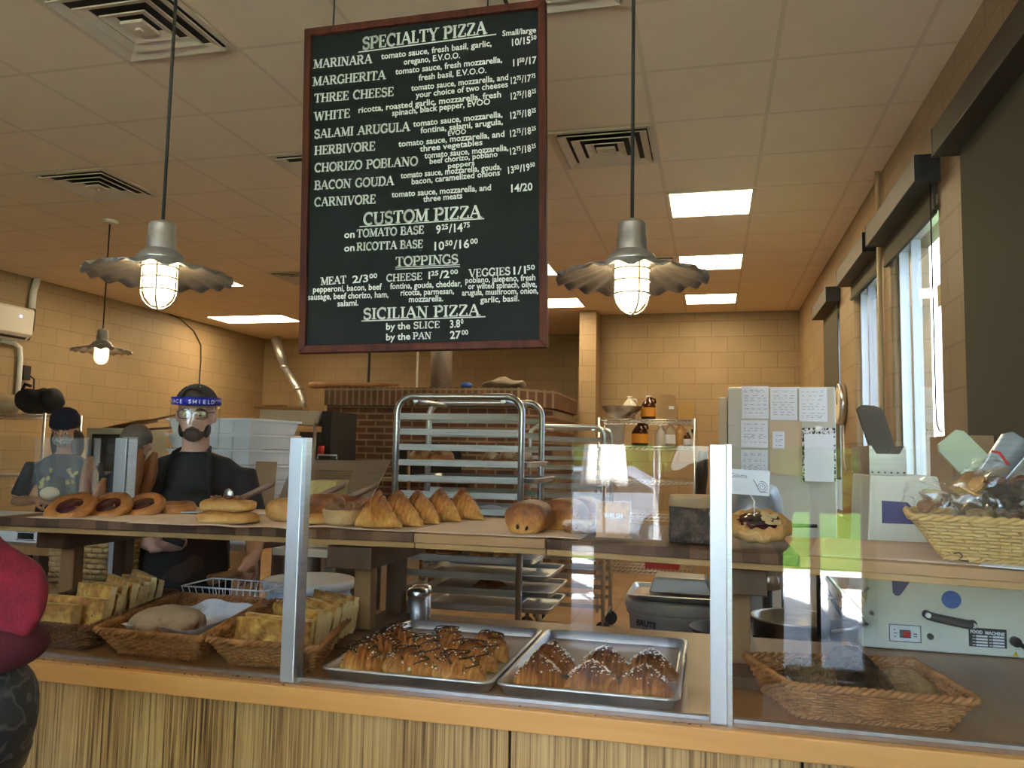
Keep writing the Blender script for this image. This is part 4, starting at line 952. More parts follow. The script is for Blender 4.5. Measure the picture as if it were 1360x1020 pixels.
# round loaf and its white liner
one('round_loaf', MB().ell((-1.50, 2.02, ZB + .055), (.105, .10, .052), 60, 36).jit(.010, 12, 4).jit(.004, 34, 6), M_LOAF, 'floury round loaf in the middle wicker tray', 'bread')
def crumple(lab, x0, x1, y0, y1, z, amp, seed, up):
    mb = MB(); n = 16; vs = []
    for j in range(n + 1):
        for i in range(n + 1):
            u, v = i / n, j / n; x = x0 + (x1 - x0) * u; y = y0 + (y1 - y0) * v
            e = max(abs(2 * u - 1), abs(2 * v - 1))
            vs.append((x, y, z + up * max(0, e - .55) ** 1.3 * 2 + amp * noise.noise(Vector((x * 14, y * 14, seed)))))
    mb.add(vs, [(j * (n + 1) + i, j * (n + 1) + i + 1, (j + 1) * (n + 1) + i + 1, (j + 1) * (n + 1) + i) for j in range(n) for i in range(n)])
    return one('liner_paper', mb, M_PARW, lab, 'paper', 'white liner papers', solid=.0008)
crumple('crumpled white paper lining the middle wicker tray', -1.58, -1.36, 1.93, 2.31, ZB + .018, .012, 1, .07)
crumple('white paper lining the cookie tray', .17, .46, 1.93, 2.12, CT + .020, .006, 2, .055)
mb = MB(); random.seed(11)
for k in range(46):
    x, y = random.choice(((random.uniform(-1.75, -.96), random.uniform(1.782, 1.80)), (random.uniform(-.6, 0), random.uniform(1.782, 1.80)), (random.uniform(-1.22, -.98), 1.815))); s_ = random.uniform(.001, .0028)
    mb.ell((x, y, CT + s_ * .5), (s_ * 1.3, s_, s_ * .6), 6, 4)
one('crumbs', mb, M_CRUMBD, 'scattered dark crumbs on the counter edge before the glass', 'crumbs')['kind'] = 'stuff'
# cookies
def cookie(x, y, z, R, h, rx, ry, mat, seed, lab, grp):
    mb = MB().lathe([(.0005, 0), (R * .92, .001), (R, h * .35), (R * .86, h * .8), (R * .5, h), (.0005, h * 1.05)], n=32).jit(.004, 34, seed).jit(.002, 110, seed)
    put(mb, x, y, z, 0, ry, rx); one('cookie', mb, mat, lab, 'cookie', grp)
GC = 'cookies in the right tray'
zc = CT + .03
cookie(.215, 2.04, zc + .024, .052, .018, .75, -.1, M_RYE, 1, 'dark seeded cookie at the back left of the cookie tray', GC)
cookie(.240, 1.985, zc + .022, .056, .018, .78, .05, M_RYE, 2, 'dark seeded cookie in front of its twin', GC)
cookie(.310, 2.075, zc + .050, .050, .022, .95, 0, M_OAT, 3, 'rearmost oat cookie of the tall middle stack', GC)
cookie(.318, 2.035, zc + .045, .052, .022, .95, .05, M_OAT, 4, 'second oat cookie of the leaning middle stack', GC)
cookie(.326, 1.99, zc + .036, .053, .022, .90, .0, M_OAT, 5, 'third oat cookie of the leaning middle stack', GC)
cookie(.338, 1.945, zc + .028, .052, .022, .85, .08, M_OAT, 6, 'front oat cookie resting on the tray rim', GC)
cookie(.43, 1.99, zc + .014, .062, .020, .45, .02, M_GING, 7, 'broad cracked ginger cookie at the right of the cookie tray', GC)
cookie(.425, 2.03, zc + .018, .058, .020, .5, 0, M_GING, 8, 'ginger cookie mostly hidden under the front ginger cookie', GC)
# ------------------------------------------------------------------ sheet pans
M_PAN = M('worn_aluminium', (.72, .74, .77), .36, .85, c2=(.46, .46, .45), scale=7, lo=.45, hi=.75, bump=.1, bscale=30)
M_PANL = M('greasy_parchment', (.48, .39, .33), .6, c2=(.58, .48, .41), scale=8)
def pan(x0, x1, y0, y1, z, lab, group, liner=M_PANL, h=.027, cat='tray', mat=M_PAN):
    cx, cy = (x0 + x1) / 2, (y0 + y1) / 2
    r = thing('sheet_pan', lab, cat, (cx, cy, z), group)
    def loop(inset, zz, rad=.03, n=5):
        pts = []; a, b_, c, d = x0 + inset, x1 - inset, y0 + inset, y1 - inset; rad = max(rad - inset * .3, .008)
        for (qx, qy, a0) in ((b_ - rad, c + rad, -90), (b_ - rad, d - rad, 0), (a + rad, d - rad, 90), (a + rad, c + rad, 180)):
            for k in range(n + 1):
                t = RAD(a0 + 90 * k / n); pts.append(Vector((qx + rad * cos(t), qy + rad * sin(t), zz)))
        return pts
    rr = [loop(.018, z + .001), loop(.014, z), loop(.004, z + h - .003), loop(0, z + h - .004), loop(0, z + h), loop(.006, z + h + .002), loop(.010, z + h - .001), loop(.020, z + .003)]
    mb = MB().rings(rr, cap=False); n = len(rr[0])
    mb.add(loop(.0185, z + .001) , [tuple(range(n))[::-1]]); mb.add(loop(.020, z + .003), [tuple(range(n))])
    mb.build('pan', mat, r)
    if liner:
        vs = [(x0 + .024 + (x1 - x0 - .048) * i / 8, y0 + .024 + (y1 - y0 - .048) * j / 8, z + .0055 + .0015 * noise.noise(Vector((i, j, x0 * 5)))) for j in range(9) for i in range(9)]
        MB().add(vs, [(j * 9 + i, j * 9 + i + 1, (j + 1) * 9 + i + 1, (j + 1) * 9 + i) for j in range(8) for i in range(8)], True).build('liner', liner, r, recalc=False, solid=.0006)
    return r
pan(-.942, -.500, 1.853, 2.465, CT + .001, 'sheet pan of chocolate drizzled croissants on the counter', 'sheet pans on the counter')
pan(-.493, -.068, 1.855, 2.475, CT + .001, 'sheet pan of almond croissants on the counter', 'sheet pans on the counter')
ZP = CT + .0075
def filled(x, y, rz, L, seed, lab, choc, grp):
    r = thing('filled_croissant', lab, 'croissant', (x, y, ZP), grp)
    T_ = Matrix.Translation((x, y, ZP)) @ Matrix.Rotation(rz, 4, 'Z')
    random.seed(seed * 13 + 1)
    b_ = croissant_mb(L, .070, .104, .02, seed=seed, peak=.58).jit(.008, 22, seed + 50); b_.xf(T_); b_.build('crust', M_CROI if choc else M_PAIN, r)
    if choc:
        MB().ell((0, -.034, .024), (.030, .016, .012), 16, 10).jit(.004, 60, seed).xf(T_).build('cream_filling', M_CREAM, r)
        dz = MB()
        for k in range(6):
            x0 = -L * .34 + k * L * .13; pts = []
            for q in range(9):
                a = -1.1 + 2.2 * q / 8; env = (.10 + .9 * max(1 - abs(2 * x0 / L) ** 1.15, 0) ** .58)
                pts.append((x0 + .018 * sin(q * .9 + k), sin(a) * .05 * env * 1.05, (.45 + .55 * cos(a)) * .074 * env * 1.03 + .001))
            dz.tube(pts, .0016, 5)
        dz.xf(T_).build('chocolate_drizzle', M_CHOC, r)
    fl = MB(); 
    for k in range(90 if not choc else 34):
        x0 = random.uniform(-.40, .40) * L; a = random.gauss(0, .55); env = (.10 + .9 * max(1 - abs(2 * x0 / L) ** 1.15, 0) ** .58)
        p = Vector((x0, sin(a) * .05 * env, (.45 + .55 * cos(a)) * .074 * env + .001)); s = random.uniform(.0012, .0034)
        fl.ell(p, (s * 1.4, s, s * .6), 5, 3, Matrix.Rotation(a, 3, 'X') @ Matrix.Rotation(random.uniform(0, 3), 3, 'Z'))
    fl.xf(T_).build('sugar_topping', M_SUGAR, r)['kind'] = 'stuff'
GF = 'chocolate drizzled croissants'
for i, (x, y, rz, L, lab) in enumerate(((-.86, 1.925, .1, .125, 'front left chocolate drizzled croissant with cream showing'), (-.735, 1.925, -.1, .14, 'front middle chocolate drizzled croissant with cream showing'), (-.605, 1.92, -.2, .15, 'front right chocolate drizzled croissant on its pan'),
        (-.865, 2.04, .5, .135, 'second row left chocolate drizzled croissant'), (-.735, 2.055, -.5, .14, 'second row middle chocolate drizzled croissant'), (-.60, 2.04, -.5, .14, 'second row right chocolate drizzled croissant'),
        (-.855, 2.15, .2, .13, 'back left chocolate drizzled croissant, by the pan rim'), (-.715, 2.17, -.3, .13, 'back middle chocolate drizzled croissant'), (-.585, 2.15, -.8, .12, 'back right dark chocolate drizzled croissant'))):
    filled(x, y, rz, L, i, lab, True, GF)
GA = 'almond croissants'
for i, (x, y, rz, L, lab) in enumerate(((-.405, 1.935, .15, .135, 'front left almond croissant on the right hand pan'), (-.275, 1.93, -.05, .14, 'front middle sugar dusted almond croissant'), (-.152, 1.93, -.1, .14, 'front right sugar dusted almond croissant'),
        (-.40, 2.07, -.35, .15, 'second row left almond croissant'), (-.265, 2.085, -.2, .14, 'second row middle almond croissant'), (-.15, 2.09, -.3, .14, 'second row right almond croissant'))):
    filled(x, y, rz, L, i + 30, lab, False, GA)
# two metal shakers behind the trays
for i, (x, y, lab) in enumerate(((-.955, 2.575, 'front metal shaker with a domed lid behind the left stand'), (-.965, 2.635, 'rear metal shaker peeking out behind its twin'))):
    r = thing('metal_shaker', lab, 'shaker', (x, y, CT), 'metal shakers behind the trays')
    MB().lathe([(.033, 0), (.034, .004), (.034, .085)], (x, y, CT), 24).build('body', M_GALV, r)
    MB().lathe([(.0355, .083), (.0365, .088), (.0355, .100), (.030, .108), (.0005, .112)], (x, y, CT), 24).build('lid', M_ALU, r)
# wire rack beside the middle tray
wr = thing('wire_basket', 'white wire basket standing behind the middle wicker tray', 'wire basket', (-1.60, 2.56, CT))
mb = MB(); a0, a1, c0, c1 = -1.78, -1.46, 2.46, 2.64; zt_ = CT + .085
mb.tube([(a0, c0, zt_), (a1, c0, zt_), (a1, c1, zt_), (a0, c1, zt_)], .003, 6, closed=True)
mb.tube([(a0 + .02, c0 + .02, CT + .005), (a1 - .02, c0 + .02, CT + .005), (a1 - .02, c1 - .02, CT + .005), (a0 + .02, c1 - .02, CT + .005)], .0025, 6, closed=True)
for k in range(13):
    x = a0 + (a1 - a0) * k / 12; xb = a0 + .02 + (a1 - a0 - .04) * k / 12
    mb.tube([(x, c0, zt_), (xb, c0 + .02, CT + .005), (xb, c1 - .02, CT + .005), (x, c1, zt_)], .0016, 5)
mb.build('wires', M_WHITE, wr)
# ------------------------------------------------------------------ speed racks
M_RACK = M('rack_aluminium', (.44, .41, .37), .5, .75, c2=(.34, .32, .29), scale=5, stretch=(1, 14, 14))
def speed_rack(lab, x0, x1, y0, y1, zt, n=18, z0=.24, pitch=.0815, posts=True):
    r = thing('speed_rack', lab, 'rack', ((x0 + x1) / 2, (y0 + y1) / 2, 0), 'aluminium tray racks')
    for y in (y0, y1):
        fr = MB(); rad = .085; pts = [(x0, y, .10), (x0, y, zt - rad)]
        for k in range(1, 9): t = RAD(90 * k / 8); pts.append((x0 + rad - rad * cos(t), y, zt - rad + rad * sin(t)))
        for k in range(0, 9): t = RAD(90 - 90 * k / 8); pts.append((x1 - rad + rad * cos(t), y, zt - rad + rad * sin(t)))
        pts.append((x1, y, .10)); fr.tube(pts, .0175, 12)
        fr.build('side_frame', M_ALU, r)
        for k in range(n):
            z = zt - .105 - pitch * k
            if z < z0: break
            s = 1 if y == y0 else -1
            MB().b2((x0 + .012, y - .004, z - .016), (x1 - .012, y + .004, z + .016)).b2((x0 + .012, y, z - .016), (x1 - .012, y + s * .035, z - .012)).build('tray_runner', M_RACK, r)
        br = MB()
        for x in (x0 + .12, x1 - .12): br.b2((x - .02, y - .020, zt - .02), (x + .02, y + .020, zt + .006))
    for x in (x0, x1):
        for z in (zt - .02, .75, .16): MB().cyl((x + (.10 if x == x0 else -.10) * (z > 1.5), y0, z), (x + (.10 if x == x0 else -.10) * (z > 1.5), y1, z), .014, n=10).build('cross_bar', M_ALU, r)
        for y in (y0, y1): MB().cyl((x, y - .012, .065), (x, y + .012, .065), .062, n=18).build('caster', M_BLK, r)
    return r
RX0, RX1, RY0, RY1 = -1.63, -.945, 4.0, 4.50
speed_rack('tall aluminium tray rack in front of the brick oven', RX0, RX1, RY0, RY1, 1.79)
speed_rack('farther aluminium tray rack beside the block pillar', -1.52, -.875, 6.75, 7.25, 1.735)
runz = [1.79 - .105 - .0815 * k for k in range(20)]
def ptray(k, dx, lab, liner=M_PANL):
    return pan(RX0 + .02 + dx, RX1 - .02 + dx + .05, RY0 + .012, RY1 - .012, runz[k] - .012, lab, 'pans in the near tray rack', liner)
ptray(3, .02, 'rack pan with two round loaves and dark rolls'); ptray(4, .06, 'empty rack pan one level under the loaves', None)
ptray(6, .0, 'rack pan with a loose paper sheet just above the shelf line', None)
ptray(8, .03, 'rack pan of pale flat dough under the shelf'); ptray(9, .05, 'rack pan holding browned pastry and pale loaves')
ptray(10, .12, 'dark empty rack pan sticking out to the right', None); ptray(11, .14, 'pan with one croissant sticking out of the rack'); ptray(12, .13, 'lowest rack pan seen above the counter', None)
GL_ = 'goods on the rack pans'
zz = runz[3] - .006
for i, (x, y, s, lab, mt_) in enumerate(((-1.53, 4.12, .075, 'left round loaf on the upper rack pan', M_PAIN), (-1.42, 4.14, .075, 'second round loaf on the upper rack pan', M_PAIN), (-1.16, 4.2, .07, 'dark roll left of centre on the upper rack pan', M_LOAF), (-1.07, 4.22, .075, 'middle dark roll on the upper rack pan', M_LOAF), (-.98, 4.2, .07, 'dark roll at the right on the upper rack pan', M_LOAF))):
    mb = MB().ell((x, y, zz + s * .45), (s * (.9 if i < 2 else .75), s, s * .62), 24, 14).jit(.008, 20, i)
    for v in mb.v: v.z = max(v.z, zz)
    one('bread_roll', mb, mt_, lab, 'bread', GL_)
zz = runz[8] - .006
for i in range(4):
    mb = MB().ell((-1.50 + i * .16, 4.2, zz + .012), (.075, .14, .016), 20, 10).jit(.006, 18, i)
    for v in mb.v: v.z = max(v.z, zz)
    one('dough_piece', mb, M('raw_dough_%d' % i, (.66, .56, .40), .7), '%s flat pale dough piece from the left on the rack' % ORD[i], 'dough', 'pale dough pieces on the rack')
zz = runz[9] - .006
for i, (x, m_) in enumerate(((-1.5, M_PAIN), (-1.38, M_PAIN), (-1.2, M_FOC), (-1.06, M_FOC))):
    mb = MB().ell((x, 4.18, zz + .018), (.065, .13, .026), 20, 10).jit(.010, 20, i + 3)
    for v in mb.v: v.z = max(v.z, zz)
    one('flat_pastry', mb, m_, '%s flat pastry from the left on the mixed rack pan' % ORD[i], 'pastry', 'flat pastries on the rack')
zz = runz[11] - .006
mb = croissant_mb(.19, .06, .10, .03, seed=77); one('croissant', put(mb, -1.15, 4.2, zz, .3), M_PAIN, 'single dark croissant on a low pan of the rack', 'croissant')
sheet('loose_paper', -1.32, -1.10, 4.08, 4.36, runz[6] + .004, 'loose grey paper sheet curling on a rack pan', M_PARW, amp=.02, rz=.4, seed=8)
# ------------------------------------------------------------------ brick oven
M_BRK = BRICK('oven_brick', 'xz', .215, .0735, .011, (.145, .055, .028), (.09, .04, .024), (.25, .185, .12), r=.8, bump=.6, bdist=.006, noise_amt=.45)
M_BRKY = BRICK('oven_brick_side', 'yz', .215, .0735, .011, (.145, .055, .028), (.09, .04, .024), (.25, .185, .12), r=.8, bump=.6, bdist=.006, noise_amt=.45)
M_SOLD = BRICK('oven_soldier_course', 'xz', .0735, .2, .011, (.17, .08, .04), (.11, .055, .032), (.28, .21, .14), r=.8, bump=.6, off=0, noise_amt=.4, shift=(0, .02))
ov = thing('brick_oven', 'large brick bread oven with a soldier course at its top', 'oven', (-3.1, 9.2, 0))
P_ = [(-4.24, 8.3), (-2.02, 8.3), (-1.70, 8.75), (-1.70, 10.1), (-4.24, 10.1)]
MB().prism(P_, 0, 2.0).build('brick_body', M_BRK, ov)
MB().prism([(-4.26, 8.27), (-2.01, 8.27), (-1.67, 8.74), (-1.67, 10.12), (-4.26, 10.12)], 2.002, 2.20).build('soldier_course', M_SOLD, ov)
ar = [(-3.42, 1.22), (-2.62, 1.22), (-2.62, 1.46)] + [(-3.02 + .40 * cos(RAD(a)), 1.46 + .14 * sin(RAD(a))) for a in range(15, 180, 15)] + [(-3.42, 1.46)]
MB().prism(ar[::-1], 8.285, 8.31, 'xz').build('oven_mouth', M('oven_mouth_shade', (.006, .005, .005), .9), ov)  # flat near-black plate, its colour standing in for the shaded oven opening
MB().b2((-3.5, 8.1, 1.17), (-2.5, 8.3, 1.21)).build('hearth_slab', M('hearth_stone', (.30, .26, .20), .8), ov)
one('flue_pipe', MB().cyl((-3.09, 8.9, 2.2), (-3.09, 8.9, CEIL), .128, n=28).cyl((-3.09, 8.9, 2.75), (-3.09, 8.9, 2.79), .134, n=28), M_GALV, 'thick metal flue rising from the brick oven', 'pipe')
one('baker_peel', MB().rings([[Vector((-4.5 + t * 1.1, 8.34 + .02 * cos(a), 2.235 + w * sin(a))) for a in [2 * pi * j / 10 for j in range(10)]] for t, w in ((0, .03), (.06, .045), (.7, .03), (1, .012))]), M_LEG, 'wooden baker peel lying on the left edge of the oven top', 'peel')
one('folded_cloth', MB().ell((-2.2, 8.42, 2.25), (.24, .12, .06), 24, 12).jit(.05, 8, 3), M('grey_cloth', (.24, .20, .16), .9), 'crumpled grey cloth on the right of the oven top', 'cloth')
one('blue_cap', MB().ell((-2.62, 8.4, 2.235), (.07, .06, .035), 18, 10), M('blue_plastic', (.03, .10, .40), .5), 'small blue cap on the oven top', 'cap')
# slim hoses behind the board
one('wall_hose', MB().tube([(-4.42, 9.8, CEIL), (-4.42, 9.8, 2.3), (-4.38, 9.8, 1.6)], .02, 8), M_CORD, 'dark vertical cable left of the brick oven', 'cable')
one('wall_pipe', MB().tube([(-4.0, 10.5, CEIL), (-4.0, 10.5, 2.0)], .018, 8), M_WHITE, 'thin pale vertical pipe behind the oven, left of the flue', 'pipe')
# stainless prep table with open lid
pt = thing('prep_table', 'stainless steel prep table with raised slanted lid', 'prep table', (-2.2, 4.6, 0))
MB().add([(-2.56, 4.40, 1.17), (-1.96, 4.40, 1.19), (-1.915, 4.60, 1.44), (-2.56, 4.60, 1.43), (-2.56, 4.415, 1.165), (-1.96, 4.415, 1.185), (-1.915, 4.615, 1.435), (-2.56, 4.615, 1.425)], [(0, 1, 2, 3), (7, 6, 5, 4), (0, 4, 5, 1), (1, 5, 6, 2), (2, 6, 7, 3), (3, 7, 4, 0)]).build('lid', M_STEEL, pt)
MB().tube([(-2.4, 4.60, 1.44), (-2.4, 4.60, 1.465), (-2.27, 4.60, 1.465), (-2.27, 4.60, 1.44)], .006, 6).build('lid_handle', M_ALU, pt)
MB().b2((-2.62, 4.40, 1.10), (-1.86, 5.1, 1.16)).build('worktop', M_STEEL, pt, bevel=.004)
MB().b2((-2.60, 4.44, .12), (-1.88, 5.08, 1.10)).build('cabinet', M_STEEL, pt, bevel=.004)
for x in (-2.56, -1.92):
    for y in (4.48, 5.04): MB().cyl((x, y, 0), (x, y, .12), .03).build('leg', M_BLK, pt)
one('cardboard_sheet', MB().box((-2.62, 4.36, 1.28), (.14, .006, .28), rx=-.1), M('cardboard', (.36, .23, .12), .8, c2=(.42, .28, .15), scale=5), 'brown cardboard sheet leaning left of the steel lid', 'cardboard')
M_CARDB = bpy.data.materials['cardboard']
one('wood_stick', MB().cyl((-1.90, 4.9, 1.17), (-1.95, 5.0, 1.50), .010), M_LEG, 'thin wooden stick leaning by the steel lid', 'stick')
one('white_jug', MB().lathe([(.06, 0), (.075, .02), (.075, .09), (.03, .13), (.03, .15)], (-1.78, 4.72, 1.10), 20), M_WHITE, 'white plastic tub just left of the tray rack', 'tub')
MB().b2((-1.86, 4.55, 1.04), (-1.66, 4.95, 1.10)).build('side_ledge', M_STEEL, pt)
# table with clear cheese boxes
t_ = thing('work_table', 'small white topped work table behind the counter', 'table', (-1.8, 3.5, 0))
MB().b2((-1.93, 3.30, 1.02), (-1.60, 3.75, 1.052)).build('tabletop', M_WHITE, t_, bevel=.003)
for x in (-1.90, -1.66):
    for y in (3.34, 3.70): MB().b2((x - .02, y - .02, 0), (x + .02, y + .02, 1.02)).build('leg', M_STEEL, t_)
M_TUB = GLASS('clear_tub', (.93, .93, .90), 1.45, .05)
M_CHEESE = M('grated_cheese', (.70, .52, .20), .9, c2=(.60, .42, .14), scale=90, bump=.8, bscale=120)
M_MOZZ = M('white_cheese', (.72, .68, .55), .9, c2=(.62, .57, .42), scale=90, bump=.8, bscale=120)
for i, (m_, lab, fil) in enumerate(((M_MOZZ, 'bottom clear box of white cheese standing on the work table', .075), (M_MOZZ, 'middle clear box of white cheese in the stack', .075), (M_CHEESE, 'top clear box of yellow grated cheese', .068))):
    z = 1.0535 + i * .118
    r = thing('cheese_box', lab, 'food box', (-1.72, 3.42, z), 'stacked clear cheese boxes')
    rs_ = [[Vector((-1.72 + sx * w, 3.42 + sy * w, z + h)) for sx, sy in ((-1, -1), (1, -1), (1, 1), (-1, 1))] for w, h in ((.064, 0), (.074, .105))]
    b_ = MB().rings(rs_, smooth=False); b_.f = b_.f[:-1]; b_.mi.pop(); b_.sm.pop(); b_.build('box', M_TUB, r)
    MB().b2((-1.80, 3.34, z + .105), (-1.64, 3.50, z + .113)).build('lid', M_TUB, r)
    rs_ = [[Vector((-1.72 + sx * w, 3.42 + sy * w, z + h)) for sx, sy in ((-1, -1), (1, -1), (1, 1), (-1, 1))] for w, h in ((.061, .003), (.067, fil))]
    MB().rings(rs_, smooth=False).build('cheese', m_, r)
# big white bucket on a stool
st_ = thing('stool', 'low wooden stool under the white bucket', 'stool', (-1.58, 3.0, 0))
MB().cyl((-1.58, 3.0, .52), (-1.58, 3.0, .56), .19, n=28).build('seat', M_LEG, st_)
for k in range(4): MB().cyl((-1.58 + .15 * cos(k * pi / 2 + .78), 3.0 + .15 * sin(k * pi / 2 + .78), 0), (-1.58 + .12 * cos(k * pi / 2 + .78), 3.0 + .12 * sin(k * pi / 2 + .78), .52), .018).build('leg', M_LEG, st_)
bk = thing('bucket', 'large white lidded plastic bucket behind the focaccia tray', 'bucket', (-1.58, 3.0, .56))
MB().lathe([(.135, .0), (.140, .01), (.163, .33), (.170, .335), (.170, .35), (.163, .352), (.165, .39)], (-1.58, 3.0, .56), 40).build('pail', M('bucket_plastic', (.74, .78, .84), .4), bk)
MB().lathe([(.178, .385), (.186, .39), (.186, .412), (.178, .418), (.160, .416), (.150, .410), (.0005, .410)], (-1.58, 3.0, .56), 40).build('lid', M('lid_plastic', (.80, .78, .74), .4), bk)
tx = MB(); text_into(tx, 'Hus', .040, frame_mtx((-1.487, 2.862, .875), (.86, .50, 0), (0, 0, 1)), width=.055, bold=.001); tx.build('lettering', M_BLK, bk, recalc=False)
# stack of white dough boxes
M_DB = M('dough_box_plastic', (.76, .80, .84), .45)
for i in range(8):
    z = .92 + i * .0955; w, d = .33, .23
    T_ = Matrix.Translation((-3.01, 4.62, z)) @ Matrix.Rotation(-.16, 4, 'Z')
    mb = MB().rings([[Vector((sx * (w + a), sy * (d + a), h)) for sx, sy in ((-1, -1), (1, -1), (1, 1), (-1, 1))] for a, h in ((-.02, 0), (0, .078), (.014, .078), (.014, .092), (.0, .092), (-.02, .010))], smooth=False)
    for k in (-.20, .0, .20): mb.box((k, -d - .006, .04), (.006, .012, .07))
    mb.xf(T_)
    labs = ['bottom', 'second', 'third', 'fourth', 'fifth', 'sixth', 'seventh', 'top']
    one('dough_box', mb, M_DB, '%s white dough box of the stack behind the man%s' % (labs[i], '' if i in (0, 7) else ', counted from the bottom'), 'box', 'stacked white dough boxes')
dl = thing('dolly', 'steel stand carrying the stack of white dough boxes', 'stand', (-2.98, 4.62, 0))
MB().box((-3.01, 4.62, .90), (.70, .50, .035), rz=-.16).build('deck', M_STEEL, dl)
for sx in (-.3, .3):
    for sy in (-.2, .2): MB().cyl((-2.98 + sx, 4.62 + sy, 0), (-2.98 + sx, 4.62 + sy, .885), .02).build('leg', M_STEEL, dl)
# bakery hampers and baguettes at the left end
M_WICKM = WICKER('tan_wicker', (.36, .20, .075), (.52, .33, .14))
basket('tall tan wicker hamper holding upright baguettes', sl((-2.55, 2.93), .30, .22), sl((-2.55, 2.93), .24, .18), 1.19, .44, M_WICKM, rows=34, group='tall wicker hampers', pitch=.026)
bh = thing('hamper_bench', 'low bench under the tall wicker hamper', 'bench', (-2.57, 2.94, 0))
MB().b2((-2.75, 2.80, .39), (-2.40, 3.08, .435)).build('seat', M_LEG, bh)
for x in (-2.71, -2.44): MB().b2((x - .03, 2.82, 0), (x + .03, 3.06, .39)).build('leg', M_LEG, bh)
def baguette(a, b_, R, lab, seed):
    a, b_ = Vector(a), Vector(b_); rs = []; d = (b_ - a); n_ = 22; ax = d.normalized(); x = ax.cross(Vector((0, 1, 0))).normalized(); y = ax.cross(x)
    for i in range(n_ + 1):
        t = i / n_; k = R * max(0.2, 1 - abs(2 * t - 1) ** 9) ** .8 * (1 + .06 * abs(sin(t * 16)))
        rs.append([a + d * t + x * k * cos(2 * pi * j / 16) + y * k * .8 * sin(2 * pi * j / 16) for j in range(16)])
    one('baguette', MB().rings(rs).jit(.004, 25, seed), M_BAG, lab, 'bread', 'baguettes in the hamper')
def bag_line(p_top, p_low, y, z0=.62):
    a, b_ = ony(*p_top, y), ony(*p_low, y); d = (b_ - a); return b_ + d * ((z0 - b_.z) / d.z), a
lo_, hi_ = bag_line((187, 597), (167, 668), 2.90); baguette(lo_, hi_, .040, 'left tall baguette standing in the tan hamper', 1)
lo_, hi_ = bag_line((206, 601), (182, 668), 2.97, .70); baguette(lo_, hi_, .042, 'right tall baguette with floury edge in the tan hamper', 2)
baguette((-2.64, 2.86, .62), (-2.47, 2.86, 1.36), .034, 'shorter baguette at the left edge of the tan hamper', 3)
baguette((-2.62, 3.0, .62), (-2.655, 2.98, 1.45), .042, 'baguette seen through the side glass, left of the glass post', 4)
baguette((-2.56, 2.88, .60), (-2.565, 2.87, 1.36), .034, 'short baguette right behind the rear glass post', 5)
# left work bench with printed carton and bagged loaves
wb = thing('side_bench', 'wooden work bench at the far left behind the glass', 'bench', (-3.6, 3.55, 0))
MB().b2((-4.3, 3.3, .955), (-3.05, 3.74, 1.0)).build('top', M_LEG, wb)
for x in (-4.25, -3.1): MB().b2((x - .03, 3.35, 0), (x + .03, 3.7, .955)).build('leg', M_LEGD, wb)
cb = thing('carton', 'white printed carton with a barcode on the side bench', 'box', (-3.45, 3.5, 1.0))
MB().b2((-3.86, 3.38, 1.002), (-3.275, 3.70, 1.125)).build('box', M('white_carton', (.62, .62, .64), .7), cb, bevel=.003)
bc_ = MB(); random.seed(2); x = -3.41
while x < -3.315: w_ = random.choice((.002, .003, .005)); bc_.b2((x, 3.376, 1.02), (x + w_, 3.379, 1.05)); x += w_ + random.choice((.002, .003))
bc_.b2((-3.42, 3.377, 1.014), (-3.305, 3.379, 1.017)).b2((-3.42, 3.377, 1.053), (-3.305, 3.379, 1.056))
text_into(bc_, 'RUCS FLIR', .026, frame_mtx((-3.50, 3.377, 1.08), (1, 0, 0), (0, 0, 1)), width=.13)
bc_.build('print', M_BLK, cb, recalc=False)
M_FILM = GLASS('plastic_film', (1, 1, 1), 1.6, .08)
def bagged(x, y, z, d, mat, lab, seed, grp, tie=None, rz=0):
    r = thing('bagged_bread', lab, 'bagged bread', (x, y, z), grp)
    MB().ell((x, y, z + d[2]), d, 30, 20, Matrix.Rotation(rz, 3, 'Z')).jit(.012, 18, seed).jit(.003, 50, seed).build('bread', mat, r)
    q_ = MB().ell((x, y, z + d[2]), [q * 1.14 for q in d], 26, 16, Matrix.Rotation(rz, 3, 'Z')).jit(.018, 26, seed + 2).jit(.012, 60, seed); q_.sm = [False] * len(q_.sm); q_.build('clear_bag', M_FILM, r)
    if tie: MB().tube(tie, .0035, 6).build('twist_tie', M('red_tie', (.55, .03, .03), .5), r)
GB = 'bags of bread in the pale basket'
zb_ = ST + .02
HEAP = [(.535, 2.11, .045, M_OAT, 'bagged crisps at the left edge of the pale basket'), (.515, 2.15, .125, M_LOAF, 'bagged crisps on the left top of the heap'), (.60, 2.05, .075, M_GING, 'bagged crisps at the left front of the heap'), (.585, 2.12, .150, M_PUFF, 'pale bagged crisps topping the left side of the heap'),
 (.675, 2.03, .060, M_PAIN, 'orange brown bagged crisps at the middle front of the heap'), (.655, 2.08, .135, M_OAT, 'bagged crisps in the second layer near the middle front'), (.645, 2.16, .175, M_LOAF, 'highest bag of crisps, closed by a red tie'), (.735, 2.04, .105, M_GING, 'bagged crisps second layer right of the middle'),
 (.755, 2.02, .040, M_OAT, 'bagged crisps at the right front corner of the basket'), (.725, 2.12, .150, M_PAIN, 'glossy bagged crisps near the top right of the heap'), (.80, 2.10, .085, M_LOAF, 'bagged crisps at the right edge of the basket'), (.62, 2.21, .090, M_RYE, 'dark bagged crisps at the rear left of the heap'), (.73, 2.20, .095, M_GING, 'bagged crisps at the rear middle of the heap'), (.805, 2.19, .05, M_RYE, 'dark bagged crisps at the rear right of the heap')]
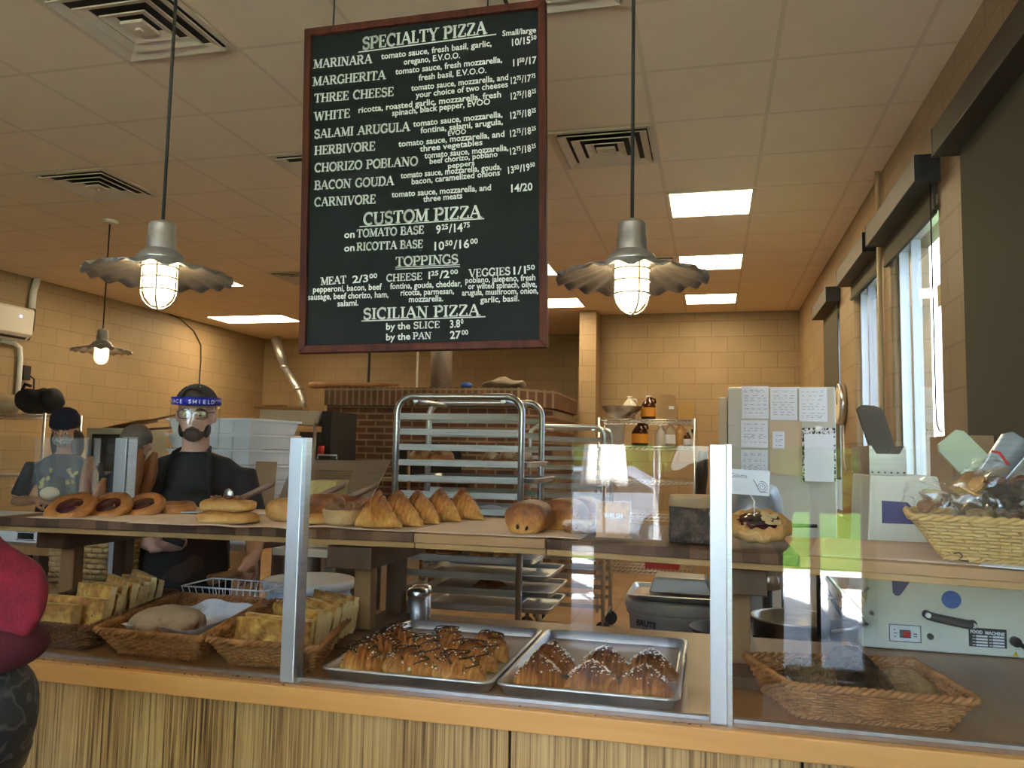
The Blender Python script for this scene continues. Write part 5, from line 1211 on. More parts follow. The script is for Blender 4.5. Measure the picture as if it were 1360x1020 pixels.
for i, (x, y, dz, m_, lab) in enumerate(HEAP):
    r = thing('bagged_bread', lab, 'bagged bread', (x, y, zb_ + dz - .04), GB)
    random.seed(i * 5 + 1); c = Vector((x, y, zb_ + dz)); b_ = MB()
    for k in range(7):
        R_ = Matrix.Rotation(random.uniform(0, 6.3), 3, 'Z') @ Matrix.Rotation(random.uniform(-1.1, 1.1), 3, 'X')
        b_.ell(c + Vector((random.uniform(-.020, .020), random.uniform(-.020, .020), random.uniform(-.016, .016))), (.036, .030, .0065), 16, 8, R_)
    b_.jit(.006, 30, i).build('crisps', m_, r)
    q_ = MB().ell(c, (.058, .052, .044), 20, 12).jit(.020, 30, i + 2).jit(.012, 66, i); q_.sm = [False] * len(q_.sm); q_.build('clear_bag', M_FILM, r)
    if i == 6: MB().tube([(x + .0, y - .04, zb_ + dz + .062), (x + .012, y - .052, zb_ + dz + .058), (x + .030, y - .055, zb_ + dz + .030)], .0035, 6).build('twist_tie', M('red_tie', (.55, .03, .03), .5), r)
one('price_slip', MB().box((.63, 1.965, ST + .006), (.12, .05, .002), rz=-.4), M_CARD, 'blank white slip of paper lying before the pale basket', 'paper')
tx = MB().tube([(.535, 2.035, ST + .022), (.545, 2.03, ST + .025), (.55, 2.025, ST + .018), (.54, 2.02, ST + .010), (.56, 2.018, ST + .008)], .0015, 5); one('pen_scribble', tx, M_BLK, 'black scribble mark on the paper left of the pale basket', 'mark')
bagged(-2.50, 2.42, CT + .001, (.10, .09, .065), M_RYE, 'bagged loaf on the counter beyond the side glass', 31, 'bagged loaves at the left end')
bagged(-2.72, 2.38, CT + .001, (.11, .09, .07), M_OAT, 'bagged loaf next to the red sleeve at far left', 32, 'bagged loaves at the left end')
# ------------------------------------------------------------------ bin with pans on its lid
BX, BY = -.18, 4.45
br_ = thing('rubbish_bin', 'round grey lidded bin with pans on top, behind the almond croissants', 'bin', (BX, BY, 0))
M_BIN = M('grey_bin_plastic', (.30, .31, .31), .5)
MB().lathe([(.20, .02), (.205, .0), (.21, .03), (.255, .66), (.268, .67), (.268, .70)], (BX, BY, 0), 44).build('barrel', M_BIN, br_)
MB().lathe([(.270, .69), (.276, .70), (.276, .735), (.265, .745), (.18, .756), (.0005, .758)], (BX, BY, 0), 44).build('lid', M_BIN, br_)
tx = MB(); tn = Vector((-.56, -.83, 0)); tc_ = Vector((BX, BY, .628)) + tn * .262; td = Vector((.83, -.56, 0))
text_into(tx, 'BRUTE', .040, frame_mtx(tc_ - td * .062, td, (0, 0, 1)), width=.125, bold=.0015); tx.box(tc_ + Vector((0, 0, -.018)), (.05, .002, .016), rz=-.59)
tx.build('lettering', M_BLK, br_, recalc=False)
pan(-.43, .08, 4.22, 4.66, .7585, 'crumb covered sheet pan lying on the grey bin lid', 'pans on the bin', M_PARCH)
lp = thing('loaf_pan', 'dark inverted loaf pan on the sheet pan over the bin', 'pan', (-.15, 4.44, .787))
MB().rings([[Vector((-.16 + sx * w, 4.44 + sy * d, .787 + h)) for sx, sy in ((-1, -1), (1, -1), (1, 1), (-1, 1))] for w, d, h in ((.16, .12, 0), (.135, .10, .075), (.12, .09, .08))], smooth=False).build('body', M('dark_pan', (.20, .20, .19), .4, .8), lp, bevel=.006)
MB().b2((.003, 4.30, .787), (.04, 4.58, .832)).build('rim', M_PAN, lp)
# ------------------------------------------------------------------ wire shelving with jars at the back
def wire_shelf(lab, x0, x1, y0, y1, levels, zt):
    r = thing('wire_shelving', lab, 'shelving', ((x0 + x1) / 2, (y0 + y1) / 2, 0), 'chrome wire shelving')
    for x in (x0, x1):
        for y in (y0, y1): MB().cyl((x, y, 0), (x, y, zt), .0127, n=10).build('post', M_ALU, r)
    for z in levels:
        s = MB()
        for y in (y0, y1):
            s.cyl((x0, y, z), (x1, y, z), .005, n=6).cyl((x0, y, z - .03), (x1, y, z - .03), .004, n=6)
            m = int((x1 - x0) / .05)
            for k in range(m): s.cyl((x0 + (x1 - x0) * k / m, y, z - .03), (x0 + (x1 - x0) * (k + 1) / m, y, z), .003, n=4, cap=False)
        for x in (x0, x1): s.cyl((x, y0, z), (x, y1, z), .005, n=6)
        m = int((x1 - x0) / .035)
        for k in range(1, m): s.cyl((x0 + (x1 - x0) * k / m, y0, z + .003), (x0 + (x1 - x0) * k / m, y1, z + .003), .003, n=4, cap=False)
        s.build('shelf', M_ALU, r)
    return r
SX0, SX1, SY0, SY1 = -1.06, -.155, 7.75, 8.2
wire_shelf('chrome wire shelving of jars beside the block pillar', SX0, SX1, SY0, SY1, (.42, .92, 1.26, 1.585, 1.845), 1.86)
def jug(x, y, z, R, H, mat, lab, grp, label=None, handle=True, cap=M_WHITE):
    r = thing('jug', lab, 'jug', (x, y, z), grp)
    MB().lathe([(R * .9, 0), (R, .01), (R, H * .55), (R * .85, H * .68), (R * .35, H * .88), (R * .28, H * .9), (R * .28, H * .95)], (x, y, z), 22).build('body', mat, r)
    MB().lathe([(R * .33, H * .94), (R * .33, H), (.0005, H)], (x, y, z), 16).build('cap', cap, r)
    if handle: MB().tube([(x + R * .3, y, z + H * .9), (x + R * .85, y, z + H * .86), (x + R * .95, y, z + H * .68)], R * .14, 8).build('handle', mat, r)
    if label: MB().lathe([(R * 1.012, H * .12), (R * 1.012, H * .5)], (x, y, z), 22, cap=False).build('label', label, r)
M_SYR = M('dark_syrup', (.05, .015, .006), .15); M_ORL = M('orange_label', (.75, .30, .02), .6); M_MILK = M('cloudy_plastic', (.62, .58, .50), .4)
GJ = 'jars on the wire shelving'
zt_ = 1.853; zs_ = 1.593
one('steel_bowl', MB().lathe([(.05, 0), (.12, .03), (.18, .09), (.20, .125), (.205, .128), (.19, .12), (.0005, .03)], (-.86, 7.95, zt_), 32), M_STEEL, 'wide steel bowl on the top of the wire shelving', 'bowl', GJ)
jug(-.80, 8.1, zt_, .075, .24, M_MILK, 'cloudy white jug standing behind the steel bowl', GJ)
jug(-.60, 7.93, zt_, .072, .235, M_SYR, 'dark syrup jug with orange label on the top shelf', GJ, M_ORL)
one('carton', MB().b2((-.47, 7.85, zt_), (-.32, 8.05, zt_ + .12)).box((-.41, 7.9, zt_ + .19), (.16, .02, .10), ry=.08), M_CARDB, 'open brown carton in the middle of the top wire shelf', 'box', GJ)
one('carton', MB().b2((-.315, 7.85, zt_), (-.165, 8.15, zt_ + .16)).b2((-.28, 7.87, zt_ + .158), (-.2, 8.0, zt_ + .168)), M('orange_carton', (.55, .33, .10), .7), 'orange carton at the right end of the top wire shelf', 'box', GJ)
one('paper_label', MB().b2((-.40, 7.846, zt_ + .10), (-.35, 7.849, zt_ + .13)), M_CARD, 'white sticker on the open brown carton', 'label')
r = thing('plastic_tub', 'white plastic tub at the left of the second wire shelf', 'tub', (-.96, 7.93, zs_), GJ)
MB().lathe([(.09, 0), (.10, .2), (.106, .2), (.106, .215), (.0005, .215)], (-.93, 7.95, zs_), 24).build('pail', M_WHITE, r)
jug(-.68, 7.92, zs_, .08, .24, M_SYR, 'dark syrup jug with orange label on the second shelf', GJ, M_ORL)
jug(-.48, 7.9, zs_, .06, .21, M_MILK, 'white label jug in the middle of the second shelf', GJ)
jug(-.385, 7.9, zs_, .058, .23, M('tan_jar', (.45, .36, .26), .5), 'tall tan jar right of the white label jug', GJ, M_CARD, False)
jug(-.285, 7.9, zs_, .058, .23, M('amber_jar', (.50, .28, .09), .4), 'tall amber jar second from the right', GJ, None, False)
for i in range(3): jug(-.235 + .022 * i + .01, 7.85 + .10 * i, zs_, .036, .15 + .02 * i, M_MILK if i % 2 else M_SYR, ('small jar at the front right of the second shelf', 'small pale jar behind the front right one', 'small dark jar at the rear right of the second shelf')[i], GJ, M_CARD, False)
one('red_crate', MB().b2((-.62, 7.85, .428), (-.3, 8.15, .58)), M('red_plastic', (.42, .03, .03), .5), 'red crate on the low shelf of the wire shelving', 'crate')
one('oven_glove', MB().tube([(-.08, 7.78, 1.55), (-.09, 7.76, 1.35), (-.10, 7.76, 1.15)], [.04, .06, .05], 10), M_BLK, 'black oven glove hanging right of the wire shelving', 'glove')
# ------------------------------------------------------------------ tall fridge with papers
fr = thing('fridge', 'tall beige fridge covered with paper sheets', 'fridge', (.48, 6.45, 0))
M_FR = M('beige_enamel', (.56, .52, .42), .4)
MB().b2((.12, 6.12, .1), (.865, 6.80, 2.02)).build('cabinet', M_FR, fr, bevel=.01)
MB().b2((.055, 6.2, .15), (.115, 6.75, 1.95)).build('open_door', M('pale_gasket', (.62, .58, .47), .5), fr, bevel=.006)
MB().b2((.12, 6.10, 1.74), (.165, 6.118, 2.0)).b2((.12, 6.10, .3), (.165, 6.118, 1.73)).build('door_edge', M_FR, fr)
for x in (.17, .82):
    for y in (6.2, 6.7): MB().cyl((x, y, 0), (x, y, .1), .03).build('foot', M_BLK, fr)
M_INKB = M('blue_ink', (.15, .20, .50), .8); M_INKG = M('grey_ink', (.30, .30, .33), .8)
def pinned(x0, x1, z0, z1, lab, ink, seed, y=6.116, mat=M_CARD, cat='paper'):
    r = thing('pinned_sheet', lab, cat, ((x0 + x1) / 2, y, z0), 'sheets on the fridge')
    MB().b2((x0, y - .003, z0), (x1, y - .001, z1)).build('sheet', mat, r)
    if ink:
        l = MB(); random.seed(seed); z = z1 - .03
        while z > z0 + .02:
            x = x0 + .02
            while x < x1 - .03:
                w = random.uniform(.008, .03); l.b2((x, y - .0045, z), (min(x + w, x1 - .01), y - .0035, z + .003)); x += w + random.uniform(.005, .03)
            z -= random.choice((.012, .018, .03))
        l.build('writing', ink, r)
def pf(px, py): p = ony(px, py, 6.112); return p.x, p.z
def pin(a, b_, c, d, lab, ink, seed, mat=M_CARD, y=6.116): (x0, z1), (x1, z0) = pf(a, b_), pf(c, d); pinned(x0, x1, z0, z1, lab, ink, seed, y, mat)
pin(985, 513, 1021, 556, 'handwritten white sheet at the top left of the fridge', M_INKB, 1)
pin(1023, 515, 1059, 558, 'printed list sheet at the top middle of the fridge', M_INKG, 2)
pin(1061, 515, 1099, 560, 'faint printed sheet at the top right of the fridge', M_INKG, 3)
pin(984, 558, 1020, 595, 'handwritten sheet second down the left of the fridge', M_INKB, 4)
pin(984, 597, 1020, 633, 'handwritten sheet third down the left of the fridge', M_INKB, 5)
pin(1022, 559, 1066, 632, 'blank tan card behind the small clipped note', None, 6, M('tan_card', (.60, .46, .30), .7))
pin(1026, 573, 1042, 596, 'small clipped note in the middle of the fridge', M_INKB, 7, y=6.111)
cbd = thing('clipboard', 'clipboard with a patterned black and white edge on the fridge', 'clipboard', (.78, 6.108, 1.4))
(x0, z1), (x1, z0) = pf(1065, 568), pf(1110, 640)
MB().b2((x0, 6.100, z0), (x1, 6.108, z1)).build('board', M('speckle', (.03, .03, .03), .6, c2=(.75, .75, .72), scale=70, lo=.48, hi=.52), cbd)
MB().b2((x0 + .014, 6.096, z0), (x1 - .012, 6.0995, z1 - .045)).build('sheet', M_CARD, cbd)
MB().b2((x0 + .09, 6.088, z1 - .025), (x1 - .09, 6.0995, z1 + .012)).build('clip', M_STEEL, cbd)
ck = onx(1118, 537, 1.05)
cl = thing('wall_clock', 'round cream wall clock seen edge on beside the fridge', 'clock', (1.04, ck.y, ck.z))
MB().lathe([(.172, 0), (.172, .05), (.160, .056), (.160, .052)], (1.068, ck.y, ck.z), 40, (-1, 0, 0)).build('case', M_ALU, cl)
MB().lathe([(.160, .0), (.160, .051), (.12, .053), (.0005, .053)], (1.068, ck.y, ck.z), 40, (-1, 0, 0)).build('face', M('clock_face', (.74, .68, .56), .5), cl)
h_ = MB(); h_.box((1.013, ck.y + .03, ck.z + .03), (.002, .09, .008), rx=.8).box((1.013, ck.y - .01, ck.z + .05), (.002, .008, .11)); h_.build('hands', M_BLK, cl)
one('clock_cable', MB().tube([(1.062, ck.y, ck.z - .17), (1.062, ck.y + .01, ck.z - .45), (1.062, ck.y - .1, ck.z - .55)], .006, 6), M_WHITE, 'pale cable hanging under the wall clock', 'cable')
# ------------------------------------------------------------------ mixer
mx_ = thing('stand_mixer', 'big grey planetary mixer behind the galette', 'mixer', (.22, 4.3, 0))
M_MIX = M('mixer_grey', (.34, .35, .36), .35, .3)
mb = MB(); rs = []
for z, w, d in ((1.00, .115, .16), (1.04, .132, .20), (1.18, .138, .22), (1.29, .132, .21), (1.355, .105, .17), (1.375, .07, .12)):
    rs.append([Vector((.215 + w * math.copysign(abs(cos(a)) ** .7, cos(a)), 4.3 + d * math.copysign(abs(sin(a)) ** .7, sin(a)), z)) for a in [2 * pi * j / 40 for j in range(40)]])
mb.rings(rs).build('head', M_MIX, mx_)
MB().b2((.13, 4.36, .0), (.30, 4.56, 1.06)).build('column', M_MIX, mx_, bevel=.02)
MB().b2((.125, 4.10, .0), (.46, 4.58, .10)).build('base', M_MIX, mx_, bevel=.02)
MB().lathe([(.036, .86), (.062, .868), (.068, .91), (.060, .925), (.060, .94), (.080, .955), (.080, .985), (.066, 1.01)], (.262, 4.16, 0), 28).build('planetary_hub', M_STEEL, mx_)
MB().cyl((.262, 4.16, .55), (.262, 4.16, .87), .024).build('shaft', M_BLK, mx_)
MB().cyl((.335, 4.12, .62), (.335, 4.12, 1.0), .010).build('guard_rod', M_ALU, mx_)
for a, b_ in ((.105, .165), (.195, .315)):
    l = MB().b2((a, 4.072, 1.118), (b_, 4.085, 1.188)); l.build('control_panel', M('panel_grey_%d' % int(a * 1000), (.42, .43, .43), .5), mx_)
    q = MB(); y_ = 4.0705
    for (xa, za, xb, zb2) in ((a, 1.118, b_, 1.121), (a, 1.185, b_, 1.188), (a, 1.118, a + .003, 1.188), (b_ - .003, 1.118, b_, 1.188), (a + .012, 1.158, a + .04, 1.162), (a + .015, 1.14, a + .05, 1.144)): q.b2((xa, y_, za), (xb, y_ + .001, zb2))
    q.build('panel_marks', M_BLK, mx_)
MB().cyl((.03, 4.22, 1.13), (.10, 4.22, 1.13), .036).build('attachment_hub', M_ALU, mx_)
MB().cyl((.345, 4.2, 1.17), (.50, 4.2, 1.175), .010).build('lever', M_BLK, mx_)
bw = thing('mixing_bowl', 'deep steel mixing bowl with a rolled rim under the mixer', 'bowl', (.305, 3.21, .55))
n_ = 40; prof_ = [(.09, .55), (.125, .58), (.15, .72), (.155, .90), (.163, .905), (.163, .915), (.150, .912), (.145, .72), (.12, .60), (.0005, .57)]
MB().lathe(prof_, (.305, 3.21, 0), n_).build('bowl', M_STEEL, bw)
MB().tube([(.148, 3.18, .905), (.12, 3.16, .92), (.12, 3.2, .92), (.148, 3.18, .89)], .006, 6).build('handle', M_ALU, bw)
one('black_pan', MB().lathe([(.10, 0), (.13, .05), (.135, .05), (.10, .005), (.0005, .005)], (.05, 3.14, .82), 28), M_BLK, 'black round pan left of the mixing bowl', 'pan')
lt = thing('low_table', 'low steel table holding the bowl and pan behind the counter', 'table', (.2, 3.12, 0))
MB().b2((-.06, 3.04, .51), (.46, 3.38, .548)).build('top', M_STEEL, lt)
MB().b2((-.03, 3.06, .548), (.13, 3.20, .818)).build('riser', M_LEG, lt)
for x in (-.03, .43):
    for y in (3.07, 3.35): MB().cyl((x, y, 0), (x, y, .51), .018).build('leg', M_STEEL, lt)
# ------------------------------------------------------------------ food machine
fm = thing('food_machine', 'cream bread slicing machine with blue triangle and dot', 'machine', (.75, 2.9, CT))
M_CRM = M('cream_enamel', (.70, .70, .58), .32)
M_NAVY = M('navy_paint', (.018, .018, .16), .4)
pl = [(.44, .938), (1.05, .938), (1.05, 1.10), (.885, 1.127), (.75, 1.172), (.70, 1.30), (.66, 1.455), (.473, 1.455), (.457, 1.176), (.455, 1.075), (.442, 1.047)]
MB().prism(pl[::-1], 2.66, 2.98, 'xz').build('body', M_CRM, fm, bevel=.004)
MB().prism([(.525, 1.192), (.612, 1.192), (.553, 1.103), (.546, 1.096), (.536, 1.096), (.529, 1.103)][::-1], 2.657, 2.6605, 'xz').build('navy_triangle', M_NAVY, fm)
MB().prism([(.503, 1.31), (.60, 1.31), (.60, 1.345), (.575, 1.375), (.503, 1.378)][::-1], 2.657, 2.6605, 'xz').build('navy_patch', M_NAVY, fm)
MB().cyl((.688, 2.6605, 1.093), (.688, 2.656, 1.093), .026, n=36).build('blue_dot', M('blue_dot', (.0, .10, .48), .4), fm)
h_ = MB(); h_.tube([(.617, 2.655, 1.048), (.622, 2.635, 1.046), (.64, 2.625, 1.043), (.72, 2.625, 1.030), (.737, 2.635, 1.028), (.742, 2.655, 1.027)], .0125, 10)
hh = h_.build('handle', M_BLK, fm)
for x, z in ((.617, 1.049), (.737, 1.028)): MB().cyl((x, 2.632, z), (x, 2.622, z), .0075).build('bolt', M_ALU, hh)
sp = MB().b2((.516, 2.6575, .961), (.604, 2.6605, 1.012)); sp_ = sp.build('switch_plate', M('plate_white', (.74, .76, .76), .35), fm, bevel=.001)
q = MB()
for (a, b_, c, d) in ((.516, .961, .604, .963), (.516, 1.010, .604, 1.012), (.516, .961, .518, 1.012), (.602, .961, .604, 1.012), (.583, .985, .593, .988), (.583, .978, .593, .980), (.529, .985, .538, .987), (.529, .975, .535, .977), (.529, .995, .533, .998)): q.b2((a, 2.6565, b_), (c, 2.6578, d))
q.build('plate_marks', M_BLK, sp_)
MB().b2((.545, 2.650, .975), (.574, 2.6578, .997)).build('rocker_bezel', M_BLK, sp_)
MB().box((.5625, 2.649, .986), (.018, .006, .017), rx=.2).build('rocker', M('red_rocker', (.55, .015, .015), .3), sp_)
for x, z in ((.522, .966), (.598, .966), (.522, 1.006), (.598, 1.006)): MB().cyl((x, 2.6578, z), (x, 2.655, z), .003, n=10).build('screw', M_ALU, sp_)
MB().cyl((.628, 2.6605, .983), (.628, 2.648, .983), .0085, n=18).build('knob', M_BLK, fm)
MB().cyl((.655, 2.6605, .981), (.655, 2.656, .981), .004, n=10).build('pilot_screw', M_ALU, fm)
MB().cyl((.468, 2.6605, 1.042), (.468, 2.65, 1.040), .006, n=12).build('pin', M_ALU, fm)
np_ = MB().b2((.732, 2.6575, .962), (.832, 2.6605, 1.016)).build('name_plate', M_BLK, fm, bevel=.002)
tx = MB(); text_into(tx, 'FOOD  MACHINE', .013, frame_mtx((.736, 2.657, 1.001), (1, 0, -.03), (0, 0, 1)), width=.090, bold=.0006)
for r_ in range(4):
    for c_ in range(2): tx.box((.766 + c_ * .044, 2.6572, .993 - r_ * .0085), (.030, .0006, .005)); tx.box((.745 + c_ * .044, 2.6572, .993 - r_ * .0085), (.008, .0006, .002))
tx.build('plate_print', M_PAINT, np_, recalc=False)
MB().cyl((.852, 2.6605, .985), (.852, 2.64, .985), .014).build('cable_gland', M_BLK, fm)
MB().tube([(.852, 2.642, .985), (.87, 2.62, .975), (.90, 2.62, .95), (.94, 2.60, .942), (1.0, 2.62, .942)], .007, 8).build('power_cord', M_BLK, fm)
wt_ = MB().prism([(.845, .942), (.862, .942), (.8535, .957)][::-1], 2.657, 2.6605, 'xz').build('warning_sticker', M('warning_yellow', (.75, .50, .02), .5), fm)
MB().b2((.8528, 2.6565, .946), (.8542, 2.6572, .953)).build('warning_bolt', M_BLK, wt_)
MB().b2((.474, 2.68, 1.456), (.580, 3.0, 1.52)).prism([(.474, 1.52), (.495, 1.52), (.480, 1.545), (.474, 1.545)][::-1], 2.68, 3.0, 'xz').prism([(.56, 1.52), (.58, 1.52), (.58, 1.545), (.574, 1.545)][::-1], 2.68, 3.0, 'xz').build('hopper', M_STEEL, fm)
q = MB()
for k in range(6): q.cyl((.482 + k * .018, 2.681, 1.463), (.482 + k * .018, 2.678, 1.463), .003, n=8)
q.build('hopper_screws', M_BLK, fm)
def pp(px, py, y): p = ony(px, py, y); return (p.x, p.z)
MB().prism([pp(*q, 2.85) for q in ((1137, 543), (1144, 538), (1160, 539), (1171, 543), (1189, 596), (1176, 611), (1155, 596))], 2.84, 2.86, 'xz').build('feed_chute', M('dull_brown_steel', (.085, .065, .048), .65), fm)
MB().add([(.312, 2.60, 1.19), (.455, 2.60, 1.02), (.455, 2.98, 1.02), (.312, 2.98, 1.19), (.312, 2.60, 1.182), (.455, 2.60, 1.010), (.455, 2.98, 1.010), (.312, 2.98, 1.182)], [(0, 1, 2, 3), (7, 6, 5, 4), (0, 4, 5, 1), (1, 5, 6, 2), (2, 6, 7, 3), (3, 7, 4, 0)]).build('side_chute', M_STEEL, fm)
MB().b2((.308, 2.60, 1.168), (.316, 2.98, 1.192)).build('chute_lip', M_ALU, fm)
MB().cyl((.33, 2.75, .938), (.33, 2.75, 1.165), .007).cyl((.33, 2.75, 1.13), (.42, 2.75, .97), .006).build('chute_strut', M_BLK, fm)
MB().tube([(.35, 2.62, .985), (.40, 2.60, 1.0), (.45, 2.62, 1.015)], .005, 6).tube([(.34, 2.64, 1.08), (.40, 2.61, 1.085), (.455, 2.62, 1.12)], .004, 6).build('wire_guard', M_ALU, fm)
MB().b2((.36, 2.72, .9375), (.44, 2.95, 1.0)).build('motor_box', M_BLK, fm)
mt_ = thing('machine_table', 'steel table carrying the bread slicing machine', 'table', (.7, 3.0, 0))
MB().b2((.445, 2.705, .90), (1.06, 3.0, .935)).build('top', M_STEEL, mt_)
for x in (.47, 1.02):
    for y in (2.76, 2.96): MB().b2((x - .02, y - .02, 0), (x + .02, y + .02, .90)).build('leg', M_STEEL, mt_)
# second machine at the far right: plates and carton leaning behind the bread basket
pt2 = thing('slicer_cover', 'tilted steel slicer cover plates behind the bagged bread', 'machine', (.95, 3.15, 0))
M_GRN = M('pale_green_enamel', (.55, .66, .45), .4)
T_ = Matrix.Translation((.875, 3.15, 1.52)) @ Matrix.Rotation(RAD(-42), 4, 'Y')
MB().prism([(-.055, -.09), (.055, -.09), (.055, .07), (.04, .09), (-.04, .09), (-.055, .07)], -.01, .01, 'xz').xf(T_ @ Matrix.Translation((0, 0, 0))).build('green_plate', M_GRN, pt2)
T_ = Matrix.Translation((.955, 3.10, 1.47)) @ Matrix.Rotation(RAD(32), 4, 'Y')
MB().prism([(-.05, -.16), (.05, -.16), (.05, .12), (.03, .145), (-.03, .145), (-.05, .12)], -.012, .012, 'xz').xf(T_).build('steel_plate', M_ALU, pt2, bevel=.004)
T_ = Matrix.Translation((.985, 3.0, 1.44)) @ Matrix.Rotation(RAD(38), 4, 'Y')
MB().prism([(-.03, -.18), (.03, -.18), (.03, .16), (-.03, .16)], -.008, .008, 'xz').xf(T_).build('front_plate', M_STEEL, pt2)
MB().box((.915, 2.965, 1.44), (.035, .03, .022), ry=.6).build('latch', M_BLK, pt2)
MB().b2((.78, 3.03, .0), (1.05, 3.28, 1.36)).build('body', M_CRM, pt2, bevel=.01)
one('carton', MB().b2((.88, 3.33, 1.30), (1.02, 3.65, 1.60)), M_CARDB, 'brown carton against the dark shade at far right', 'box')
one('side_cabinet', MB().b2((.62, 3.31, 0), (1.02, 3.75, 1.298)), M_FR, 'beige cabinet under the brown carton at far right', 'cabinet')
# ------------------------------------------------------------------ left background
ac = thing('air_conditioner', 'white wall air conditioner at the left edge', 'air conditioner', (-7.3, 6.6, 2.62))
MB().prism([(-7.42, 2.62), (-7.28, 2.60), (-7.19, 2.68), (-7.18, 2.94), (-7.20, 2.965), (-7.42, 2.965)], 6.2, 7.13, 'xz').build('body', M('ac_plastic', (.74, .70, .64), .4), ac, bevel=.01)
MB().box((-7.235, 6.66, 2.635), (.006, .84, .03), ry=.85).build('air_slot', M_BLK, ac)
MB().cyl((-7.179, 6.95, 2.86), (-7.176, 6.95, 2.86), .012, n=12).build('indicator', M('led', (.6, .4, 1.0), .4, emit=1.5), ac)
pc = thing('refrigerant_pipe', 'pipe bending up from the air conditioner to the ceiling', 'pipe', (-7.38, 7.22, 2.6))
MB().tube([(-7.38, 7.22, 2.66), (-7.38, 7.27, 2.78), (-7.38, 7.28, 3.0)], .045, 10).build('black_sleeve', M_BLK, pc)
MB().tube([(-7.38, 7.28, 3.0), (-7.38, 7.285, 3.2), (-7.38, 7.33, CEIL)], .036, 10).build('white_sleeve', M_WHITE, pc)
one('drain_pipe', MB().tube([(-7.38, 6.9, 2.595), (-7.38, 7.08, 2.59), (-7.38, 7.16, 2.55), (-7.38, 7.18, 2.42), (-7.38, 7.18, 1.8)], .026, 10), M_WHITE, 'pale drain pipe below the air conditioner', 'pipe')
ot = thing('wall_outlet', 'black wall socket with a plugged cord on the left wall', 'socket', (-7.41, 7.25, 2.27))
MB().b2((-7.42, 7.21, 2.20), (-7.35, 7.30, 2.36)).build('box', M_BLK, ot)
MB().tube([(-7.36, 7.28, 2.26), (-7.34, 7.34, 2.22), (-7.35, 7.36, 2.0), (-7.36, 7.32, 1.8)], .010, 6).build('cord', M_CORD, ot)
w_ = [onx(px, py, -7.405) for px, py in ((213, 411), (240, 424), (258, 440), (267, 458), (267, 480), (265, 505), (264, 530))]
one('wall_cable', MB().tube(w_, .008, 6), M_CORD, 'thin dark cable curving down the left wall above the man', 'cable')
# flue elbow beside the far corner
fl = [ony(px, py, 11.3) for px, py in ((366, 449), (378, 487), (396, 516), (402, 530), (403, 548))]
r = thing('vent_duct', 'silver crooked vent duct in the far left corner', 'duct', fl[-1])
MB().tube([fl[0], fl[1]], .075, 14).build('flexible_section', M_GALV, r)
MB().tube([fl[1], fl[2], fl[3], fl[4]], .058, 14).build('rigid_section', M_GALV, r)
for q in (1, 2): MB().ell(fl[q], (.08, .08, .05), 14, 8).build('joint', M_GALV, r)
# cream hood box at mid distance
hb = thing('dough_sheeter', 'cream boxed machine on a rod stand left of the brick oven', 'machine', (-4.0, 7.0, 0))
a, b_ = ony(345, 545, 6.9), ony(424, 560, 6.9)
MB().prism([(a.x, a.z - .12), (b_.x - .06, a.z - .14), (b_.x, a.z + .0), (a.x, a.z + .01)], 6.9, 7.5, 'xz').build('hood', M('hood_cream', (.58, .50, .36), .5), hb)
MB().b2((b_.x + .001, 6.95, a.z - .5), (b_.x + .10, 7.5, a.z - .0)).build('side_box', M_BLK, hb)
MB().b2((a.x, 6.95, a.z - .55), (b_.x, 7.45, a.z - .2)).build('cabinet', M('dark_shelf', (.05, .035, .025), .7), hb)
for x in (a.x + .03, b_.x - .04): MB().cyl((x, 6.9, 0), (x, 6.9, a.z - .12), .018, n=10).build('leg', M_ALU, hb)
MB().cyl((b_.x + .03, 6.9, a.z - .42), (b_.x + .03, 6.9, a.z - .33), .03).build('red_knob', M('red_plastic_b', (.5, .03, .03), .5), hb)
one('wood_offcuts', MB().box((a.x + .12, 7.1, a.z + .03), (.5, .16, .025), rz=.1).box((a.x + .02, 7.15, a.z + .055), (.28, .05, .02), rz=-.3), M_LEG, 'pale wood offcuts lying on the cream machine', 'wood')
# left wire rack with covered mound and black bag
wire_shelf('chrome wire shelving at the far left edge', -7.2, -6.1, 6.25, 6.7, (.5, 1.2, 1.775), 1.79)
one('covered_tray', MB().ell((-6.88, 6.45, 1.87), (.26, .18, .13), 26, 14).jit(.03, 7, 2), M('cloudy_cover', (.34, .26, .16), .5), 'plastic covered mound on the far left shelving', 'cover')
bag = thing('black_bag', 'black padded bag on the far left shelving', 'bag', (-6.32, 6.45, 1.78))
MB().ell((-6.40, 6.42, 1.92), (.17, .13, .135), 26, 16).jit(.04, 9, 1).build('body', M('black_cloth', (.010, .010, .012), .85), bag)
MB().ell((-6.22, 6.45, 1.92), (.10, .12, .12), 20, 12).jit(.03, 9, 6).build('side_pocket', bpy.data.materials['black_cloth'], bag)
MB().tube([(-6.45, 6.32, 2.02), (-6.40, 6.30, 2.07), (-6.34, 6.31, 2.05)], .015, 8).build('handle', bpy.data.materials['black_cloth'], bag)
